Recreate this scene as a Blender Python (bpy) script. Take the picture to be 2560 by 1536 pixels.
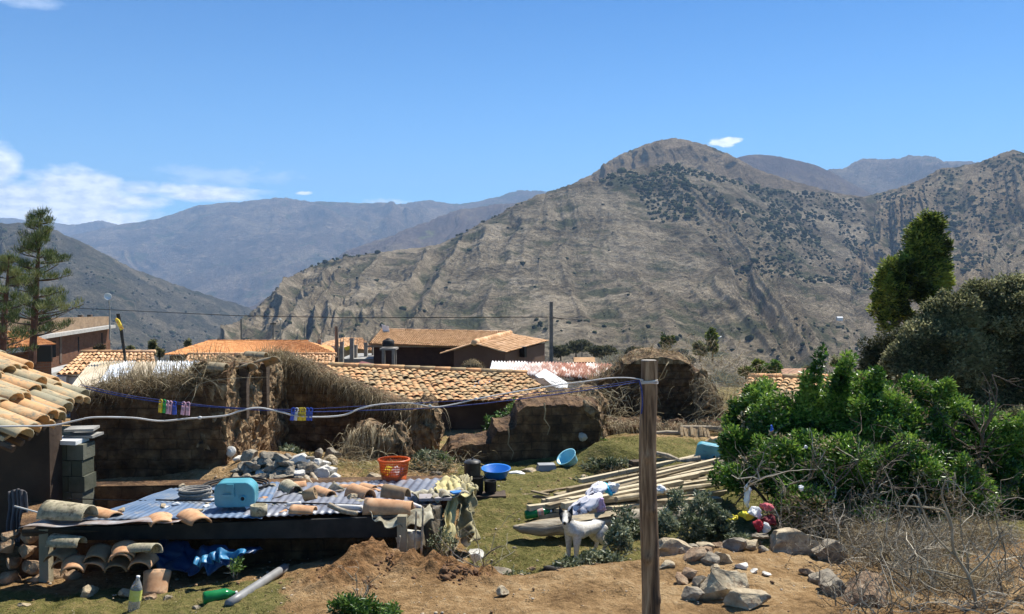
import bpy, math, random
import numpy as np
from mathutils import Vector, Matrix
for _o in list(bpy.data.objects): bpy.data.objects.remove(_o)
SC = bpy.context.scene
COL = SC.collection
R = math.radians
random.seed(7)
RNG = np.random.default_rng(11)

# ---------------------------------------------------------------- camera
FPX = 2200.0; PITCH = math.atan((768 - 715) / FPX)
cam_d = bpy.data.cameras.new('camera'); cam = bpy.data.objects.new('camera', cam_d); COL.objects.link(cam)
cam_d.sensor_width = 36; cam_d.lens = 36 * FPX / 2560; cam_d.clip_start = 0.05; cam_d.clip_end = 40000
cam.location = (0, 0, 0); cam.rotation_euler = (R(90) - PITCH, 0, 0)
SC.camera = cam
SC.render.resolution_x = 1024; SC.render.resolution_y = 614

# ---------------------------------------------------------------- sky, sun, exposure
SUN_EL, SUN_AZ = 56.0, 38.0
wd = bpy.data.worlds.new('World'); SC.world = wd; wd.use_nodes = True
nt = wd.node_tree; nt.nodes.clear()
def N(t, kind, **kw):
    n = t.nodes.new(kind)
    for k, v in kw.items():
        if k.startswith('i_'): n.inputs[k[2:].replace('_', ' ')].default_value = v
        elif k[0] == 'n' and k[1:].isdigit(): n.inputs[int(k[1:])].default_value = v
        else: setattr(n, k, v)
    return n
def mth(t, op, a, b=None, c=None, clamp=False):
    n = t.nodes.new('ShaderNodeMath'); n.operation = op; n.use_clamp = clamp
    for i, v in enumerate((a, b, c)):
        if v is None: continue
        if hasattr(v, 'is_output'): t.links.new(v, n.inputs[i])
        else: n.inputs[i].default_value = v
    return n.outputs[0]
def mixc(t, fac, a, b, mode='MIX'):
    n = t.nodes.new('ShaderNodeMix'); n.data_type = 'RGBA'; n.blend_type = mode
    for i, v in ((0, fac), (6, a), (7, b)):
        if hasattr(v, 'is_output'): t.links.new(v, n.inputs[i])
        else: n.inputs[i].default_value = v if i == 0 else (*v[:3], 1)
    return n.outputs[2]
def ramp(t, fac, *stops):
    n = t.nodes.new('ShaderNodeValToRGB'); cr = n.color_ramp
    while len(cr.elements) < len(stops): cr.elements.new(0.5)
    for e, (p, c) in zip(cr.elements, stops):
        e.position = p; e.color = (*c, 1) if hasattr(c, '__len__') else (c, c, c, 1)
    t.links.new(fac, n.inputs[0]); return n.outputs[0]
sky = N(nt, 'ShaderNodeTexSky', sky_type='NISHITA', sun_disc=False, sun_elevation=R(SUN_EL), sun_rotation=R(SUN_AZ),
        altitude=3300, air_density=1.0, dust_density=0.35, ozone_density=2.5)
bg = N(nt, 'ShaderNodeBackground'); bg.inputs[1].default_value = 0.088
out = N(nt, 'ShaderNodeOutputWorld')
def build_clouds(t, skyc):
    tc = t.nodes.new('ShaderNodeTexCoord')
    sp = t.nodes.new('ShaderNodeSeparateXYZ'); t.links.new(tc.outputs['Generated'], sp.inputs[0])
    az = mth(t, 'ARCTAN2', sp.outputs[0], sp.outputs[1]); el = mth(t, 'ARCSINE', sp.outputs[2])
    cb = t.nodes.new('ShaderNodeCombineXYZ'); t.links.new(az, cb.inputs[0]); t.links.new(mth(t, 'MULTIPLY', el, 2.2), cb.inputs[1])
    nz = N(t, 'ShaderNodeTexNoise', i_Scale=19.0, i_Detail=8.0, i_Roughness=0.6); t.links.new(cb.outputs[0], nz.inputs['Vector'])
    nz2 = N(t, 'ShaderNodeTexNoise', i_Scale=60.0, i_Detail=5.0, i_Roughness=0.6); t.links.new(cb.outputs[0], nz2.inputs['Vector'])
    total = None
    # direction of each cloud: azimuth, elevation, half width, half height (radians), strength, raggedness
    for (px, py, rx, ry, st, rg) in [(40, 556, 480, 75, 1.7, .35), (150, 500, 300, 60, 1.3, .5), (480, 478, 230, 16, .9, .7), (-10, 425, 85, 75, 1.4, .6), (230, 470, 120, 40, 1.0, .8), (150, 470, 135, 62, 1.2, .75), (360, 475, 90, 26, .8, .8),
                                     (425, 470, 34, 15, .9, .5), (340, 505, 110, 26, 1.0, .7), (520, 490, 160, 18, 1.0, .7), (560, 440, 190, 30, .3, 1.3),
                                     (758, 484, 20, 5, 1.2, .8), (1806, 358, 40, 13, 1.7, .7), (1826, 352, 30, 10, 1.7, .6), (960, 505, 60, 9, .55, .8), (60, 8, 130, 16, .25, 1.0), (40, 520, 360, 55, .9, .5)]:
        a0 = math.atan((px - 1280) / FPX); e0 = math.atan((715 - py) / FPX * math.cos(a0)); wa = rx / FPX * math.cos(a0) ** 2; we = ry / FPX * math.cos(a0)
        dx = mth(t, 'DIVIDE', mth(t, 'SUBTRACT', az, a0), wa); dy = mth(t, 'DIVIDE', mth(t, 'SUBTRACT', el, e0), we)
        d = mth(t, 'SQRT', mth(t, 'ADD', mth(t, 'MULTIPLY', dx, dx), mth(t, 'MULTIPLY', dy, dy)))
        src = nz if rx > 60 else nz2
        v = mth(t, 'ADD', mth(t, 'SUBTRACT', 1.0, d), mth(t, 'MULTIPLY', mth(t, 'SUBTRACT', src.outputs[0], 0.5), rg * 2.6))
        v = mth(t, 'MULTIPLY', mth(t, 'MULTIPLY', v, 1.6, clamp=True), st, clamp=True)
        total = v if total is None else mth(t, 'MAXIMUM', total, v)
    shade = ramp(t, nz2.outputs[0], (0.35, (6.6, 7.4, 8.4)), (0.6, (11.5, 11.6, 11.7)))
    return mixc(t, mth(t, 'MULTIPLY', total, .93), skyc, shade)
_g = nt.nodes.new('ShaderNodeTexCoord'); _s = nt.nodes.new('ShaderNodeSeparateXYZ'); nt.links.new(_g.outputs['Generated'], _s.inputs[0])
skyc = mixc(nt, 1.0, sky.outputs[0], ramp(nt, _s.outputs[2], (0.0, (.66, 1.08, 1.16)), (.12, (.50, .98, 1.16)), (.32, (.14, .62, .96))), 'MULTIPLY')
nt.links.new(build_clouds(nt, skyc), bg.inputs[0]); nt.links.new(bg.outputs[0], out.inputs[0])
sd = bpy.data.lights.new('sun', 'SUN'); sd.energy = 5.0; sd.angle = R(0.5); sd.color = (1.0, 0.95, 0.86)
sun = bpy.data.objects.new('sun', sd); COL.objects.link(sun)
SUNV = Vector((math.sin(R(SUN_AZ)) * math.cos(R(SUN_EL)), math.cos(R(SUN_AZ)) * math.cos(R(SUN_EL)), math.sin(R(SUN_EL))))
sun.rotation_euler = SUNV.to_track_quat('Z', 'Y').to_euler()
vs = SC.view_settings; vs.view_transform = 'Standard'; vs.look = 'None'; vs.exposure = 0.9; vs.gamma = 1.0; vs.use_curve_mapping = False
SC.cycles.use_denoising = True; SC.cycles.max_bounces = 5; SC.cycles.diffuse_bounces = 2; SC.cycles.glossy_bounces = 2
SC.cycles.transmission_bounces = 4; SC.cycles.transparent_max_bounces = 6; SC.cycles.volume_bounces = 0; SC.cycles.use_adaptive_sampling = True
SC.cycles.adaptive_threshold = 0.02

# ---------------------------------------------------------------- geometry helpers
CT, ST = math.cos(PITCH), math.sin(PITCH)
def ray(px, py):
    sx = (px - 1280) / FPX; sy = (768 - py) / FPX
    return np.array([sx, CT + sy * ST, -ST + sy * CT])
def W(px, py, Y):                       # the point seen at a photo pixel, at forward distance Y
    r = ray(px, py); return Vector(r * (Y / r[1]))
def WX(px, Y): return (px - 1280) / FPX * Y * 1.0
def PZ(py, Y): return W(1280, py, Y).z
def onplane(px, py, a, b):              # photo ray on the vertical plane through ground points a, b
    r = ray(px, py); n = np.array([-(b[1] - a[1]), b[0] - a[0]]); t = (n[0] * a[0] + n[1] * a[1]) / (n[0] * r[0] + n[1] * r[1])
    return Vector(r * t)
def _h(ix, iy, iz, s):
    n = (ix * 374761393 + iy * 668265263 + iz * 2147483647 + s * 1274126177) & 0x7fffffff
    n = ((n ^ (n >> 13)) * 1274126177) & 0x7fffffff
    n = ((n ^ (n >> 15)) * 668265263) & 0x7fffffff
    return ((n ^ (n >> 16)) & 0xffffff) / float(0xffffff)
def vnoise(P, s=0):                     # value noise, about -1..1, P is (n,3)
    P = np.asarray(P, float); F = np.floor(P); f = P - F; I = F.astype(np.int64); f = f * f * f * (f * (f * 6 - 15) + 10)
    x, y, z = f[:, 0], f[:, 1], f[:, 2]; r = 0
    for dx in (0, 1):
        for dy in (0, 1):
            for dz in (0, 1):
                w = (x if dx else 1 - x) * (y if dy else 1 - y) * (z if dz else 1 - z)
                r = r + w * _h(I[:, 0] + dx, I[:, 1] + dy, I[:, 2] + dz, s)
    return r * 2 - 1
def fbm(P, o=4, s=0, g=0.5, ridged=False):
    P = np.asarray(P, float); r = 0; a = 1.0; tot = 0
    for k in range(o):
        n = vnoise(P * 2.03 ** k + 17.3 * k, s + k)
        r = r + a * ((1 - 2 * np.abs(n)) if ridged else n); tot += a; a *= g
    return r / tot
def smooth(e0, e1, x):
    t = np.clip((x - e0) / (e1 - e0), 0, 1); return t * t * (3 - 2 * t)

def tag(o, label=None, cat=None, group=None, kind=None):
    if label: o['label'] = label
    if cat: o['category'] = cat
    if group: o['group'] = group
    if kind: o['kind'] = kind
    return o
def link(o, parent=None):
    COL.objects.link(o)
    if parent is not None:
        o.parent = parent; o.matrix_parent_inverse = Matrix.Translation(parent.location).inverted() if tuple(parent.rotation_euler) == (0, 0, 0) else parent.matrix_basis.inverted()
    return o
def empty(name, loc=(0, 0, 0), label=None, cat=None, group=None):
    o = bpy.data.objects.new(name, None); o.location = loc; o.empty_display_size = .1; COL.objects.link(o)
    return tag(o, label, cat, group)
class MB:                               # collects shapes, makes one mesh object
    def __init__(s): s.v = []; s.f = []; s.n = 0; s.a = []; s.m = []
    def add(s, V, F, a=0.5, mi=0):
        V = np.asarray(V, float).reshape(-1, 3); s.v.append(V)
        for f in F: s.f.append(tuple(int(i) + s.n for i in f))
        s.a.append(np.full(len(V), a) if np.isscalar(a) else np.asarray(a, float)); s.m += [mi] * len(F); s.n += len(V); return s
    def box(s, c, size, rz=0, rx=0, ry=0, a=0.5, taper=1, mi=0):
        x, y, z = [k / 2 for k in size]
        V = np.array([(i * x * (taper if k > 0 else 1), j * y * (taper if k > 0 else 1), k * z) for k in (-1, 1) for j in (-1, 1) for i in (-1, 1)])
        M = np.array(Matrix.Rotation(rz, 3, 'Z') @ Matrix.Rotation(ry, 3, 'Y') @ Matrix.Rotation(rx, 3, 'X'))
        return s.add(V @ M.T + np.array(c), [(0, 2, 3, 1), (4, 5, 7, 6), (0, 1, 5, 4), (2, 6, 7, 3), (0, 4, 6, 2), (1, 3, 7, 5)], a, mi)
    def hexa(s, b, t, a=0.5):           # four bottom points, four top points in the same order
        return s.add(list(b) + list(t), [(3, 2, 1, 0), (4, 5, 6, 7), (0, 1, 5, 4), (1, 2, 6, 5), (2, 3, 7, 6), (3, 0, 4, 7)], a)
    def tube(s, pts, rad, n=8, a=0.5, cap=True, mi=0):
        pts = [Vector(p) for p in pts]; m = len(pts); rad = [rad] * m if np.isscalar(rad) else list(rad)
        rings = []; ref = None
        for i, p in enumerate(pts):
            d = (pts[min(i + 1, m - 1)] - pts[max(i - 1, 0)]).normalized()
            if ref is None: ref = d.cross(Vector((0, 0, 1)) if abs(d.z) < .9 else Vector((1, 0, 0))).normalized()
            ref = (ref - d * ref.dot(d)).normalized(); b = d.cross(ref)
            for k in range(n):
                th = 2 * math.pi * k / n; rings.append(p + (ref * math.cos(th) + b * math.sin(th)) * rad[i])
        F = [(i * n + k, i * n + (k + 1) % n, (i + 1) * n + (k + 1) % n, (i + 1) * n + k) for i in range(m - 1) for k in range(n)]
        if cap: F += [tuple(range(n - 1, -1, -1)), tuple((m - 1) * n + k for k in range(n))]
        return s.add([tuple(q) for q in rings], F, a, mi)
    def lathe(s, prof, c=(0, 0, 0), n=24, M=None, a=0.5, mi=0, sq=1.0):   # prof [(r, z)]; sq squashes y
        V = np.array([(r * math.cos(2 * math.pi * k / n), r * sq * math.sin(2 * math.pi * k / n), z) for r, z in prof for k in range(n)])
        if M is not None: V = V @ np.array(M).T
        F = [(i * n + k, i * n + (k + 1) % n, (i + 1) * n + (k + 1) % n, (i + 1) * n + k) for i in range(len(prof) - 1) for k in range(n)]
        return s.add(V + np.array(c), F, a, mi)
    def grid(s, G, a=0.5, closed_u=False, mi=0):     # G (nu, nv, 3)
        G = np.asarray(G, float); nu, nv = G.shape[:2]
        i, j = np.meshgrid(np.arange(nu - (0 if closed_u else 1)), np.arange(nv - 1), indexing='ij'); i = i.ravel(); j = j.ravel(); i2 = (i + 1) % nu
        F = np.stack([i * nv + j, i2 * nv + j, i2 * nv + j + 1, i * nv + j + 1], 1)
        return s.add(G.reshape(-1, 3), F, a if np.isscalar(a) else np.asarray(a).ravel(), mi)
    def build(s, name, mat, parent=None, smooth=False, noise=None):
        V = np.concatenate(s.v); A = np.concatenate(s.a)
        if noise:                       # (amplitude, scale)
            V = V + np.stack([fbm(V * noise[1] + 31 * k, 3, k) for k in range(3)], 1) * noise[0]
        me = bpy.data.meshes.new(name); me.from_pydata(V.tolist(), [], s.f)
        at = me.attributes.new('var', 'FLOAT', 'POINT'); at.data.foreach_set('value', A.astype(np.float32))
        for m in (mat if isinstance(mat, (list, tuple)) else [mat]): me.materials.append(m)
        if any(s.m): me.polygons.foreach_set('material_index', s.m)
        if smooth: me.polygons.foreach_set('use_smooth', [True] * len(me.polygons))
        return link(bpy.data.objects.new(name, me), parent)
def fastmesh(name, V, Q, mat, var=None, parent=None, smooth=False, extra=None):   # numpy quads or triangles
    V = np.asarray(V, np.float32); Q = np.asarray(Q, np.int32); k = Q.shape[1]
    me = bpy.data.meshes.new(name); me.vertices.add(len(V)); me.vertices.foreach_set('co', V.ravel())
    me.loops.add(Q.size); me.loops.foreach_set('vertex_index', Q.ravel())
    me.polygons.add(len(Q)); me.polygons.foreach_set('loop_start', np.arange(0, Q.size, k, dtype=np.int32))
    me.update(calc_edges=True)
    if smooth: me.polygons.foreach_set('use_smooth', np.ones(len(Q), bool))
    for nm, val in dict(extra or {}, **({'var': var} if var is not None else {})).items():
        at = me.attributes.new(nm, 'FLOAT', 'POINT'); at.data.foreach_set('value', np.asarray(val, np.float32))
    me.materials.append(mat); return link(bpy.data.objects.new(name, me), parent)
def gridquads(nu, nv):
    i, j = np.meshgrid(np.arange(nu - 1), np.arange(nv - 1), indexing='ij'); i = i.ravel(); j = j.ravel()
    return np.stack([i * nv + j, (i + 1) * nv + j, (i + 1) * nv + j + 1, i * nv + j + 1], 1)

# ---------------------------------------------------------------- material helper
def mat(name, c1, c2=None, c3=None, scale=4.0, detail=6.0, rough=0.85, bump=0.0, bscale=30.0, bdist=0.02, var=0.0, metal=0.0, spec=0.3,
        stretch=(1, 1, 1), bstretch=None, lo=0.35, hi=0.65, trans=0.0, dark=None, alpha=1.0, sub=None, hue=None):
    """colours c1..c3 over a noise; var = how much the 'var' attribute shifts the mix; dark = (colour, scale, lo, hi) stains"""
    m = bpy.data.materials.new(name); m.use_nodes = True; t = m.node_tree; b = t.nodes['Principled BSDF']
    c2 = c2 or c1
    tc = t.nodes.new('ShaderNodeTexCoord'); mp = t.nodes.new('ShaderNodeMapping'); mp.inputs['Scale'].default_value = stretch
    t.links.new(tc.outputs['Object'], mp.inputs[0])
    nz = N(t, 'ShaderNodeTexNoise', i_Scale=scale, i_Detail=detail, i_Roughness=0.6); t.links.new(mp.outputs[0], nz.inputs['Vector'])
    f = nz.outputs[0]
    if var:
        at = N(t, 'ShaderNodeAttribute', attribute_name='var')
        f = mth(t, 'ADD', f, mth(t, 'MULTIPLY', mth(t, 'SUBTRACT', at.outputs['Fac'], 0.5), var))
    col = ramp(t, f, (lo, c1), (hi, c2)) if c3 is None else ramp(t, f, (lo, c1), ((lo + hi) / 2, c2), (hi, c3))
    if dark:
        n2 = N(t, 'ShaderNodeTexNoise', i_Scale=dark[1], i_Detail=5.0, i_Roughness=0.65); t.links.new(mp.outputs[0], n2.inputs['Vector'])
        col = mixc(t, ramp(t, n2.outputs[0], (dark[2], 0.0), (dark[3], 1.0)), col, dark[0])
    t.links.new(col, b.inputs['Base Color'])
    b.inputs['Roughness'].default_value = rough; b.inputs['Metallic'].default_value = metal; b.inputs['Specular IOR Level'].default_value = spec
    if bump:
        n3 = N(t, 'ShaderNodeTexNoise', i_Scale=bscale, i_Detail=8.0, i_Roughness=0.65)
        if bstretch:
            mp2 = t.nodes.new('ShaderNodeMapping'); mp2.inputs['Scale'].default_value = bstretch; t.links.new(tc.outputs['Object'], mp2.inputs[0]); t.links.new(mp2.outputs[0], n3.inputs['Vector'])
        else: t.links.new(tc.outputs['Object'], n3.inputs['Vector'])
        bp = N(t, 'ShaderNodeBump', i_Strength=bump, i_Distance=bdist); t.links.new(n3.outputs[0], bp.inputs['Height']); t.links.new(bp.outputs[0], b.inputs['Normal'])
    if trans:
        b.inputs['Transmission Weight'].default_value = trans; b.inputs['IOR'].default_value = 1.3
    if alpha < 1: b.inputs['Alpha'].default_value = alpha
    if sub:
        tr = t.nodes.new('ShaderNodeBsdfTranslucent'); t.links.new(col, tr.inputs[0])
        mx = t.nodes.new('ShaderNodeMixShader'); mx.inputs[0].default_value = sub
        t.links.new(b.outputs[0], mx.inputs[1]); t.links.new(tr.outputs[0], mx.inputs[2]); t.links.new(mx.outputs[0], t.nodes['Material Output'].inputs[0])
    return m
# ---------------------------------------------------------------- mountains
def hill_mat(name, c1, c2, c3, sc, bump, bdist, green=None, gl=.5, gh=.62, warp=1.0):
    m = bpy.data.materials.new(name); m.use_nodes = True; t = m.node_tree; b = t.nodes['Principled BSDF']
    tc = t.nodes.new('ShaderNodeTexCoord'); o = tc.outputs['Object']
    n1 = N(t, 'ShaderNodeTexNoise', i_Scale=sc, i_Detail=9.0, i_Roughness=0.62, i_Distortion=0.6); t.links.new(o, n1.inputs['Vector'])
    n2 = N(t, 'ShaderNodeTexNoise', i_Scale=sc * 7, i_Detail=6.0, i_Roughness=0.7, i_Distortion=1.2); t.links.new(o, n2.inputs['Vector'])
    at = N(t, 'ShaderNodeAttribute', attribute_name='gully')
    f = mth(t, 'ADD', mth(t, 'MULTIPLY', n1.outputs[0], .62), mth(t, 'MULTIPLY', n2.outputs[0], .38))
    col = ramp(t, f, (.38, c1), (.5, c2), (.62, c3))
    if green:
        n3 = N(t, 'ShaderNodeTexNoise', i_Scale=sc * 2.2, i_Detail=7.0, i_Roughness=0.6); t.links.new(o, n3.inputs['Vector'])
        g = mth(t, 'ADD', n3.outputs[0], mth(t, 'MULTIPLY', at.outputs['Fac'], -.16))
        col = mixc(t, ramp(t, g, (gl, 0.0), (gh, .85)), col, green)
    # ledges of bare rock: distorted layers with a steep break
    mp = t.nodes.new('ShaderNodeMapping'); mp.inputs['Scale'].default_value = (1, 1, 2.6); mp.inputs['Rotation'].default_value = (0, R(14), 0); t.links.new(o, mp.inputs[0])
    n4 = N(t, 'ShaderNodeTexNoise', i_Scale=sc * 11, i_Detail=8.0, i_Roughness=0.7, i_Distortion=1.3); t.links.new(mp.outputs[0], n4.inputs['Vector'])
    crk = ramp(t, mth(t, 'ABSOLUTE', mth(t, 'SUBTRACT', n4.outputs[0], .5)), (0.0, 0.0), (.05, 1.0))
    col = mixc(t, mth(t, 'MULTIPLY', mth(t, 'SUBTRACT', 1.0, crk), .55), col, [k * .4 for k in c1])
    hgt = mth(t, 'ADD', mth(t, 'MULTIPLY', n4.outputs[0], 1.6), mth(t, 'MULTIPLY', crk, .5))
    bp = N(t, 'ShaderNodeBump', i_Strength=bump, i_Distance=bdist); t.links.new(hgt, bp.inputs['Height'])
    b2 = N(t, 'ShaderNodeBump', i_Strength=bump * .8, i_Distance=bdist * .3); t.links.new(n2.outputs[0], b2.inputs['Height']); t.links.new(bp.outputs[0], b2.inputs['Normal'])
    t.links.new(b2.outputs[0], b.inputs['Normal']); t.links.new(col, b.inputs['Base Color']); b.inputs['Roughness'].default_value = 1.0; b.inputs['Specular IOR Level'].default_value = 0.0
    return m
HILLS = {}
def hill(name, guides, nu, nv, mt, amp=20, fine=5, nspur=26, seed=0, back=(500, 260), crest_rough=2.0, kind='structure'):
    """guides: lists of (px, py, Y) from the crest to the foot, left to right"""
    ng = len(guides); Pg = []
    tv = np.linspace(0, 1, nv)
    for g in guides:
        P = np.array([W(*p) for p in g]); L = np.r_[0, np.cumsum(np.linalg.norm(np.diff(P, axis=0), axis=1))]; L /= L[-1]
        q = np.stack([np.interp(tv, L, P[:, k]) for k in range(3)], 1)
        if len(g) > 2:                                   # round the polyline a little
            for _ in range(nv // 10): q[1:-1] = q[1:-1] * .5 + (q[:-2] + q[2:]) * .25
        Pg.append(q)
    Pg = np.array(Pg)                                    # (ng, nv, 3)
    gu = np.arange(ng); uu = np.linspace(0, ng - 1, nu)
    def cat(u):
        i = np.clip(np.floor(u).astype(int), 0, ng - 2); f = u - i; f = f[:, None, None]
        p0 = Pg[np.maximum(i - 1, 0)]; p1 = Pg[i]; p2 = Pg[i + 1]; p3 = Pg[np.minimum(i + 2, ng - 1)]
        m1 = (p2 - p0) * .35; m2 = (p3 - p1) * .35
        return (2 * f**3 - 3 * f**2 + 1) * p1 + (f**3 - 2 * f**2 + f) * m1 + (-2 * f**3 + 3 * f**2) * p2 + (f**3 - f**2) * m2
    G = cat(uu)
    du = np.gradient(G, axis=0); dv = np.gradient(G, axis=1); nrm = np.cross(du, dv); nrm /= np.linalg.norm(nrm, axis=2, keepdims=True) + 1e-9
    nrm *= np.where(nrm[..., 1:2] > 0, -1, 1)
    U = np.repeat((uu / (ng - 1))[:, None], nv, 1); V = np.repeat(tv[None], nu, 0)
    w = fbm(np.stack([U.ravel() * nspur * .45, V.ravel() * 4.5, np.full(U.size, seed * 1.7)], 1), 3, seed).reshape(U.shape)
    us = U * nspur + w * .6
    sp = fbm(np.stack([us.ravel(), V.ravel() * 1.15 + w.ravel() * .35, np.full(U.size, seed * 3.1)], 1), 4, seed + 5, .5, True).reshape(U.shape)
    env = smooth(0, .22, V) * (1 - .5 * smooth(.8, 1, V))
    env = env * (.45 + 1.0 * smooth(-.35, .45, fbm(np.stack([U.ravel() * 7, V.ravel() * 1.2, np.full(U.size, seed + 2.2)], 1), 2, seed + 21).reshape(U.shape)))
    Gf = G.reshape(-1, 3); k = 1.0 / (fine * 9)
    fn = (fbm(Gf * k, 5, seed + 9, .58) * .65 + fbm(Gf * k * np.array([1, 1, 2.2]) * 3, 4, seed + 12, .6, True) * .35).reshape(U.shape)
    D = sp * amp * env + fn * fine * (.35 + .65 * smooth(0, .06, V))
    G = G + nrm * D[..., None]
    cr = fbm(np.stack([uu * 7, uu * 0, uu * 0], 1), 5, seed + 3, .6) * crest_rough
    G[..., 2] += cr[:, None] * (1 - smooth(0, .15, V))
    Bk = G[:, :1] + np.array([0, back[0], -back[1]])     # the far side of the ridge
    bm_ = G[:, :1] * .5 + Bk * .5 + np.array([0, 0, back[1] * .12])
    full = np.concatenate([Bk, bm_, G], 1); gul = np.concatenate([np.zeros((nu, 2)), sp], 1)
    o = fastmesh(name, full.reshape(-1, 3), gridquads(nu, nv + 2), mt, extra={'gully': gul.ravel()}, smooth=True)
    tag(o, kind=kind); HILLS[name] = G; return o
def crestfoot(crest, foot): return [[c, f] for c, f in zip(crest, foot)]

M_far = hill_mat('far mountain earth', (.10, .075, .055), (.22, .16, .12), (.42, .33, .22), .0026, 1.0, 110, (.09, .11, .05), .52, .62)
M_mid = hill_mat('purple slope earth', (.07, .05, .045), (.12, .085, .07), (.22, .17, .10), .004, .5, 30, (.16, .17, .06), .6, .66)
M_left = hill_mat('left slope scrub', (.06, .06, .04), (.15, .135, .09), (.32, .27, .18), .009, .9, 22, (.04, .06, .025), .47, .60)
M_rear = hill_mat('rear peak rock', (.16, .125, .085), (.33, .25, .155), (.46, .355, .23), .008, .8, 18, (.07, .08, .04), .56, .66)
M_main = hill_mat('main hill rock', (.10, .082, .054), (.345, .285, .195), (.62, .515, .37), .011, 1.0, 46, (.10, .115, .06), .47, .60)
M_right = hill_mat('right hill rock', (.17, .135, .082), (.39, .305, .195), (.56, .45, .30), .010, .9, 15, (.07, .09, .04), .49, .60)

hill('far_ridge', crestfoot([(-400, 560, 8000), (-150, 548, 8000), (0, 545, 8000), (60, 551, 7950), (120, 556, 7900), (190, 562, 7800), (245, 552, 7800), (290, 562, 7800), (420, 580, 7800)],
     [(x, 720, 7000) for x in (-400, -150, 0, 60, 120, 190, 245, 290, 420)]), 260, 60, M_far, 60, 25, 18, 1, (1200, 600), 10)
hill('far_mountain', [[(60, 640, 6200), (40, 760, 5000)], [(170, 592, 6400), (200, 700, 5200), (230, 860, 4200)], [(290, 564, 6500), (330, 700, 5200), (330, 870, 4100)],
     [(400, 545, 6500), (420, 700, 5100), (400, 870, 4000)], [(500, 512, 6500), (520, 680, 5100), (470, 870, 3900)], [(600, 505, 6500), (600, 680, 5000), (560, 870, 3900)],
     [(700, 495, 6500), (690, 660, 5000), (620, 870, 3900)], [(760, 503, 6500), (800, 650, 5000), (680, 870, 3900)], [(900, 507, 6600), (900, 640, 5100), (760, 870, 3900)],
     [(1000, 514, 6600), (990, 600, 5400), (860, 820, 4200)], [(1050, 505, 6700), (1060, 600, 5500), (980, 800, 4300)], [(1160, 510, 6800), (1150, 590, 5700), (1100, 780, 4400)],
     [(1250, 492, 6800), (1260, 600, 5700), (1240, 780, 4500)], [(1300, 478, 6800), (1330, 600, 5700), (1340, 780, 4600)], [(1345, 480, 6900), (1420, 600, 5800), (1440, 780, 4700)],
     [(1420, 487, 7000), (1500, 600, 5900), (1560, 780, 4800)], [(1600, 500, 7200), (1650, 600, 6000), (1700, 780, 4800)]], 520, 200, M_far, 80, 75, 10, 2, (2000, 900), 10)
hill('purple_slope', [[(560, 800, 3000), (560, 900, 2400)], [(700, 730, 3200), (640, 900, 2400)], [(800, 680, 3350), (720, 900, 2400)], [(870, 628, 3500), (800, 850, 2500)], [(960, 596, 3600), (900, 800, 2600)],
     [(1060, 558, 3750), (1000, 780, 2700)], [(1150, 525, 3900), (1100, 760, 2800)], [(1240, 512, 4000), (1200, 740, 2900)], [(1340, 505, 4100), (1320, 720, 3000)], [(1460, 500, 4200), (1480, 720, 3000)]],
     320, 110, M_mid, 45, 18, 14, 3, (1200, 500), 8)
hill('left_slope', [[(-500, 520, 1700), (-500, 960, 700)], [(-150, 545, 1800), (-200, 960, 700)], [(0, 560, 1900), (-20, 760, 1300), (-60, 960, 800)], [(60, 559, 1950), (60, 760, 1300), (30, 960, 800)],
     [(130, 572, 2000), (150, 760, 1400), (140, 960, 850)], [(230, 620, 2050), (260, 780, 1500), (260, 960, 900)], [(330, 668, 2100), (370, 800, 1600), (370, 960, 950)],
     [(430, 708, 2200), (470, 820, 1700), (470, 960, 1000)], [(540, 742, 2300), (560, 840, 1800), (560, 960, 1100)], [(620, 770, 2400), (620, 860, 1900), (620, 960, 1200)], [(720, 830, 2500), (720, 960, 1300)]],
     420, 220, M_left, 26, 11, 15, 4, (800, 400), 4)
hill('rear_peak', [[(1180, 600, 1750), (1200, 720, 1400)], [(1290, 530, 1800), (1300, 700, 1400)], [(1355, 494, 1850), (1370, 640, 1450)], [(1440, 458, 1900), (1440, 600, 1500)], [(1490, 430, 1930), (1500, 580, 1500)],
     [(1530, 398, 1950), (1545, 570, 1550)], [(1580, 375, 1960), (1590, 560, 1550)], [(1625, 357, 1980), (1650, 560, 1560)], [(1675, 346, 2000), (1710, 560, 1600)], [(1725, 352, 2000), (1780, 560, 1600)],
     [(1780, 368, 2000), (1850, 570, 1620)], [(1840, 395, 2000), (1920, 580, 1650)], [(1900, 428, 2000), (1990, 600, 1650)], [(1980, 452, 2000), (2060, 620, 1680)], [(2080, 480, 2000), (2120, 640, 1700)], [(2200, 500, 2000), (2200, 640, 1700)]],
     460, 150, M_rear, 20, 8, 15, 5, (700, 350), 3)
hill('right_ridge', crestfoot([(1780, 420, 3400), (1845, 394, 3450), (1890, 387, 3500), (1950, 392, 3500), (2020, 408, 3500), (2080, 432, 3500), (2140, 465, 3500), (2210, 500, 3500), (2300, 540, 3500)],
     [(x, 620, 2800) for x in (1800, 1860, 1920, 1980, 2040, 2100, 2160, 2220, 2300)]), 260, 90, M_mid, 22, 9, 12, 6, (900, 400), 3)
hill('right_far_peak', crestfoot([(1980, 450, 4600), (2050, 428, 4700), (2110, 421, 4800), (2155, 398, 4900), (2200, 399, 4900), (2255, 396, 4900), (2272, 389, 4900), (2300, 391, 4900), (2335, 392, 4900), (2360, 404, 4900), (2420, 404, 4900), (2460, 407, 4900), (2600, 430, 4900)],
     [(x, 620, 3700) for x in (1980, 2050, 2110, 2150, 2190, 2230, 2270, 2300, 2340, 2380, 2430, 2500, 2600)]), 360, 110, M_far, 60, 22, 16, 7, (1200, 500), 8)
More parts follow.
